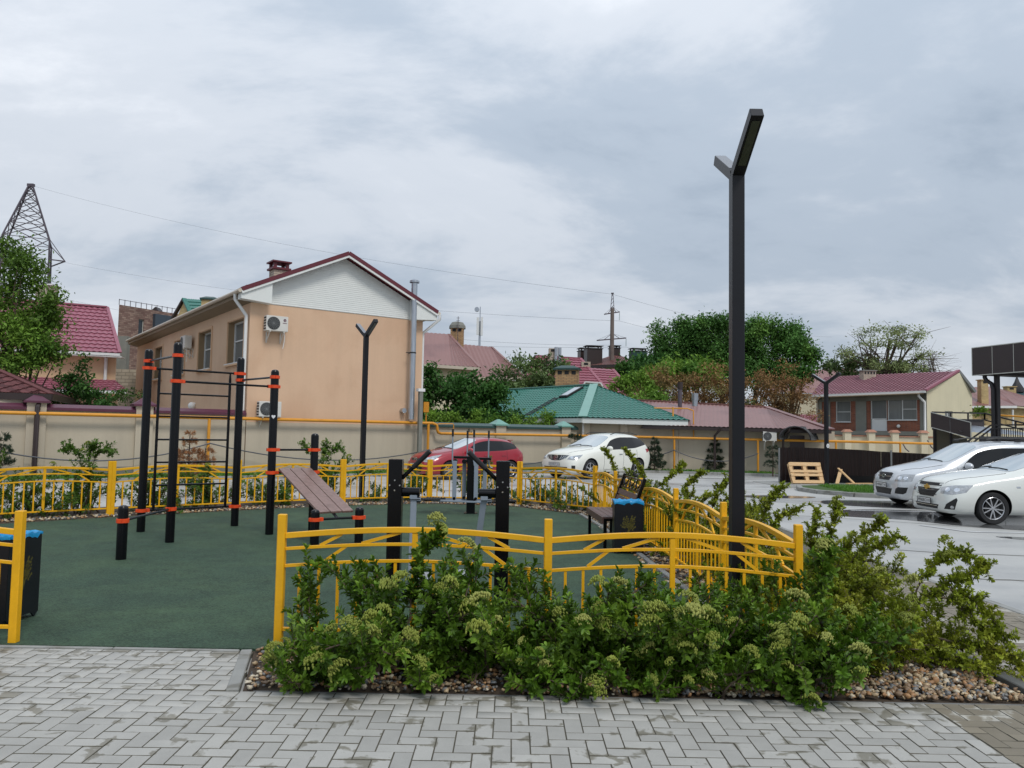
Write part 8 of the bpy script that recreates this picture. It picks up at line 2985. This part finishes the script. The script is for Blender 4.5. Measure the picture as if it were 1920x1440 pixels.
tree('elm_tree', 'tall green tree just right of the near lamp post', (23.5, 77, 0), [E_((23.52, 75.00, 10.57), (2.0, 2.0, 2.7), 230), E_((24.14, 75.00, 8.27), (2.3, 2.2, 1.9), 180), E_((23.53, 75.00, 12.28), (1.0, 1.0, .9), 50)], [M_TR_ELM], 13, .30, 26, 12, .3, .75, group=GE)
tree('elm_tree', 'rightmost tall green tree with ragged right side', (27, 76, 0), [E_((26.60, 75.00, 10.37), (1.9, 1.9, 2.3), 220), E_((27.00, 74.00, 9.00), (1.7, 1.7, 1.6), 140), E_((26.16, 74.50, 8.01), (2.4, 2.0, 1.4), 150), E_((26.50, 75.00, 11.81), (1.0, 1.0, .8), 40)], [M_TR_ELM], 14, .30, 26, 12, .3, .75, group=GE)
tree('dark_tree', 'small dark tree before the far hip roof', (13.2, 72, 0), [E_((11.44, 70.00, 7.63), (1.9, 1.6, 1.4), 160), E_((10.34, 69.00, 6.58), (1.5, 1.4, 1.0), 90), E_((12.81, 71.00, 7.73), (1.0, 1.0, 1.0), 60)], [M_TR_DK], 15, .38, 14, 8, .2, .6)
tree('light_tree', 'light green rounded tree in front of the tall green group', (15.5, 61, 0), [E_((13.29, 60.00, 6.84), (2.1, 1.8, 1.2), 220), E_((11.66, 59.00, 6.12), (1.5, 1.4, .9), 120), E_((14.64, 60.00, 6.24), (1.3, 1.3, .9), 100)], [M_TR_LT], 16, .34, 15, 8, .18, .55)
tree('light_bush', 'yellow green bush right of the crimson roof', (9.3, 50, 0), [E_((8.35, 50.00, 4.73), (.95, .9, .85), 90), E_((6.92, 49.50, 4.57), (.55, .6, .6), 40), E_((9.09, 49.00, 4.11), (.7, .6, .45), 40), E_((8.35, 48.00, 3.63), (1.2, .8, .6), 60)], [M_TR_LT], 17, .24, 12, 6, .1, .36, cat='bush')
GU = 'rusty brown bushes behind the brown corrugated roof'
for i, (px, py, d, rx, rz, n, lab) in enumerate(((1235, 730, 52, 1.9, 1.35, 260, 'rusty brown bush, leftmost of the row, above the first flue pipe'), (1320, 727, 53, 2.3, 1.45, 330, 'rusty brown bush above the second flue pipe'),
                                                 (1415, 735, 54, 1.7, 1.9, 250, 'rusty brown bush just right of the near lamp post'), (1480, 735, 55, 1.9, 1.8, 260, 'rusty brown bush next to the brick house'))):
    p = Y_ = None
    tree('rusty_bush', lab, ((px - 960) / 1470 * d, d + .5, 0), [E_({0: (9.75, 52.00, 4.69), 1: (13.01, 53.00, 4.91), 2: (16.75, 54.00, 4.74), 3: (19.50, 55.00, 4.84)}[i], (rx, 1.2, rz), n, 0),
          E_({0: (9.93, 52.00, 3.45), 1: (13.19, 53.00, 3.54), 2: (16.93, 54.00, 3.27), 3: (19.68, 55.00, 3.46)}[i], (rx * .9, 1.0, rz * .7), n // 2, 1 if i == 2 else 0)], [M_RUSTLF, M_TR_OLV], 30 + i, .2, 12, 26, .07, .4, group=GU, cat='bush', wr=.4, hollow=.25, bare=4)
tree('acacia_tree', 'tall open-crowned tree with visible branches behind the brick house', (32.5, 71, 0),
     [E_((33.85, 70.00, 11.64), (2.2, 2.0, .8), 70), E_((32.50, 70.00, 10.51), (2.4, 2.0, 1.0), 80), E_((34.87, 69.00, 10.57), (2.0, 2.0, 1.0), 70), E_((35.89, 69.00, 9.41), (1.7, 1.7, .7), 46), E_((31.15, 70.00, 9.66), (1.5, 1.5, .8), 46), E_((32.48, 69.00, 8.63), (2.6, 2.0, .9), 80), E_((29.85, 70.00, 8.92), (1.0, 1.2, .6), 26), E_((34.83, 69.00, 8.06), (1.9, 1.6, .7), 60)],
     [M_TR_AC], 18, .24, 9, 38, .34, .55, wr=.42, hollow=.3, trunk_to=(33.84, 70.00, 10.43), bare=3)
tree('dark_tree', 'dark low tree behind the chimney of the brick house', (29, 73, 0), [E_((31.92, 72.00, 8.16), (2.3, 1.6, 1.0), 120), E_((30.62, 73.00, 8.22), (1.2, 1.2, .8), 50), E_((34.14, 71.50, 7.91), (2.2, 1.5, .7), 90)], [M_TR_OLV], 19, .34, 13, 6, .2, .55)
tree('bare_tree', 'small bare twiggy tree above the ridge of the brick house', (38.5, 72, 0), [E_((38.38, 71.00, 9.07), (1.7, 1.2, 1.3), 10)], [M_TR_AC], 20, .2, 3, 34, .14, .4, wr=.4, hollow=.5, bare=5, trunk_to=(37.88, 71.00, 8.19))
tree('light_bush', 'small green plant behind the stair cover', (36, 58, 0), [E_((33.86, 57.00, 3.77), (.7, .5, .4), 26)], [M_TR_LT], 22, .25, 9, 3, .05, .3, cat='bush')


# ------------------------------------------------------------------ young pines along the wall
def pine(label, base, tiers, seed, m=None, ln=.11, name='young_pine', trunk_h=None):
    rng = np.random.default_rng(seed)
    t = thing(name, label, 'pine', (*base, .04), 0, None if m else 'young pines along the beige wall')
    lv = Leaves()
    bt = MB()
    top = max(z + r * .5 for z, r, n in tiers) if trunk_h is None else trunk_h
    bt.tube([(0, 0, -.05), (.01, 0, top * .5), (0, .01, top)], [.035, .025, .012], 6)
    for z, r, n in tiers:
        for i in range(n):
            a = rng.uniform(0, 2 * PI)
            k = rng.uniform(.3, 1) ** .7
            e = np.array([math.cos(a) * r * k, math.sin(a) * r * k, z + rng.uniform(-.75, .6) * r * (1.25 - k)])
            if i % 3 == 0:
                bt.tube([(0, 0, e[2] - .1 * r), tuple(e)], [.012, .005], 4, caps=False)
            m_ = 22
            D = rng.normal(size=(m_, 3)) * .7 + np.array([math.cos(a), math.sin(a), .7])
            lv.add(np.repeat(e[None], m_, 0) + rng.normal(0, .015, (m_, 3)), D, rng.normal(size=(m_, 3)), ln * rng.uniform(.7, 1.2, m_), .016, rng.uniform(-.5, .5, m_))
    link('needles', lv.mesh('needles', m or M_NEEDLE, simple=True), t)
    bt.build('trunk', M_BARK, t, smooth=60)
    return t


pine('young pine with three rounded tiers right of the white crossover', (6.45, 35.30, 0.00)[:2], [(.34, .46, 110), (.64, .40, 80), (.98, .28, 50), (1.26, .17, 26), (1.42, .08, 8)], 1)
pine('cloud-pruned young pine left of the near lamp post', (9.29, 35.84, 0.00)[:2], [(.30, .48, 100), (.62, .34, 56), (.94, .30, 50), (1.2, .18, 26), (1.42, .1, 12)], 2)
pine('young pine half behind the brown sheet fence', (11.12, 33.38, 0.00)[:2], [(.5, .36, 30), (.85, .34, 30), (1.15, .2, 16)], 3)
pine('ball-topped young pine above the red hatchback roof', (-1.87, 33.60, 0.05)[:2], [(1.62, .24, 40), (1.68, .2, 20)], 4, trunk_h=1.6)
pine('ball-topped young pine behind the white crossover\'s bonnet', (2.81, 34.60, 0.09)[:2], [(1.48, .24, 40), (1.0, .22, 24)], 5, trunk_h=1.5)
pine('young pine cut off by the left picture edge', (-14.64, 22.50, 0.04)[:2], [(.5, .42, 44), (.85, .34, 34), (1.2, .22, 20)], 6)
pine('dried out brown conifer seen through the climbing ladder', (-9.32, 22.80, 0.19)[:2], [(.35, .55, 60), (.62, .5, 54), (.9, .34, 34), (1.2, .2, 18), (1.42, .1, 8)], 7, M_DEADN, .10, 'dead_conifer')
pine('dry grey conifer sprig beside the dead brown one', (-8.89, 22.90, 0.19)[:2], [(.4, .4, 30), (.7, .32, 20), (.9, .2, 10)], 8, M_DEADN, .10, 'dead_conifer')
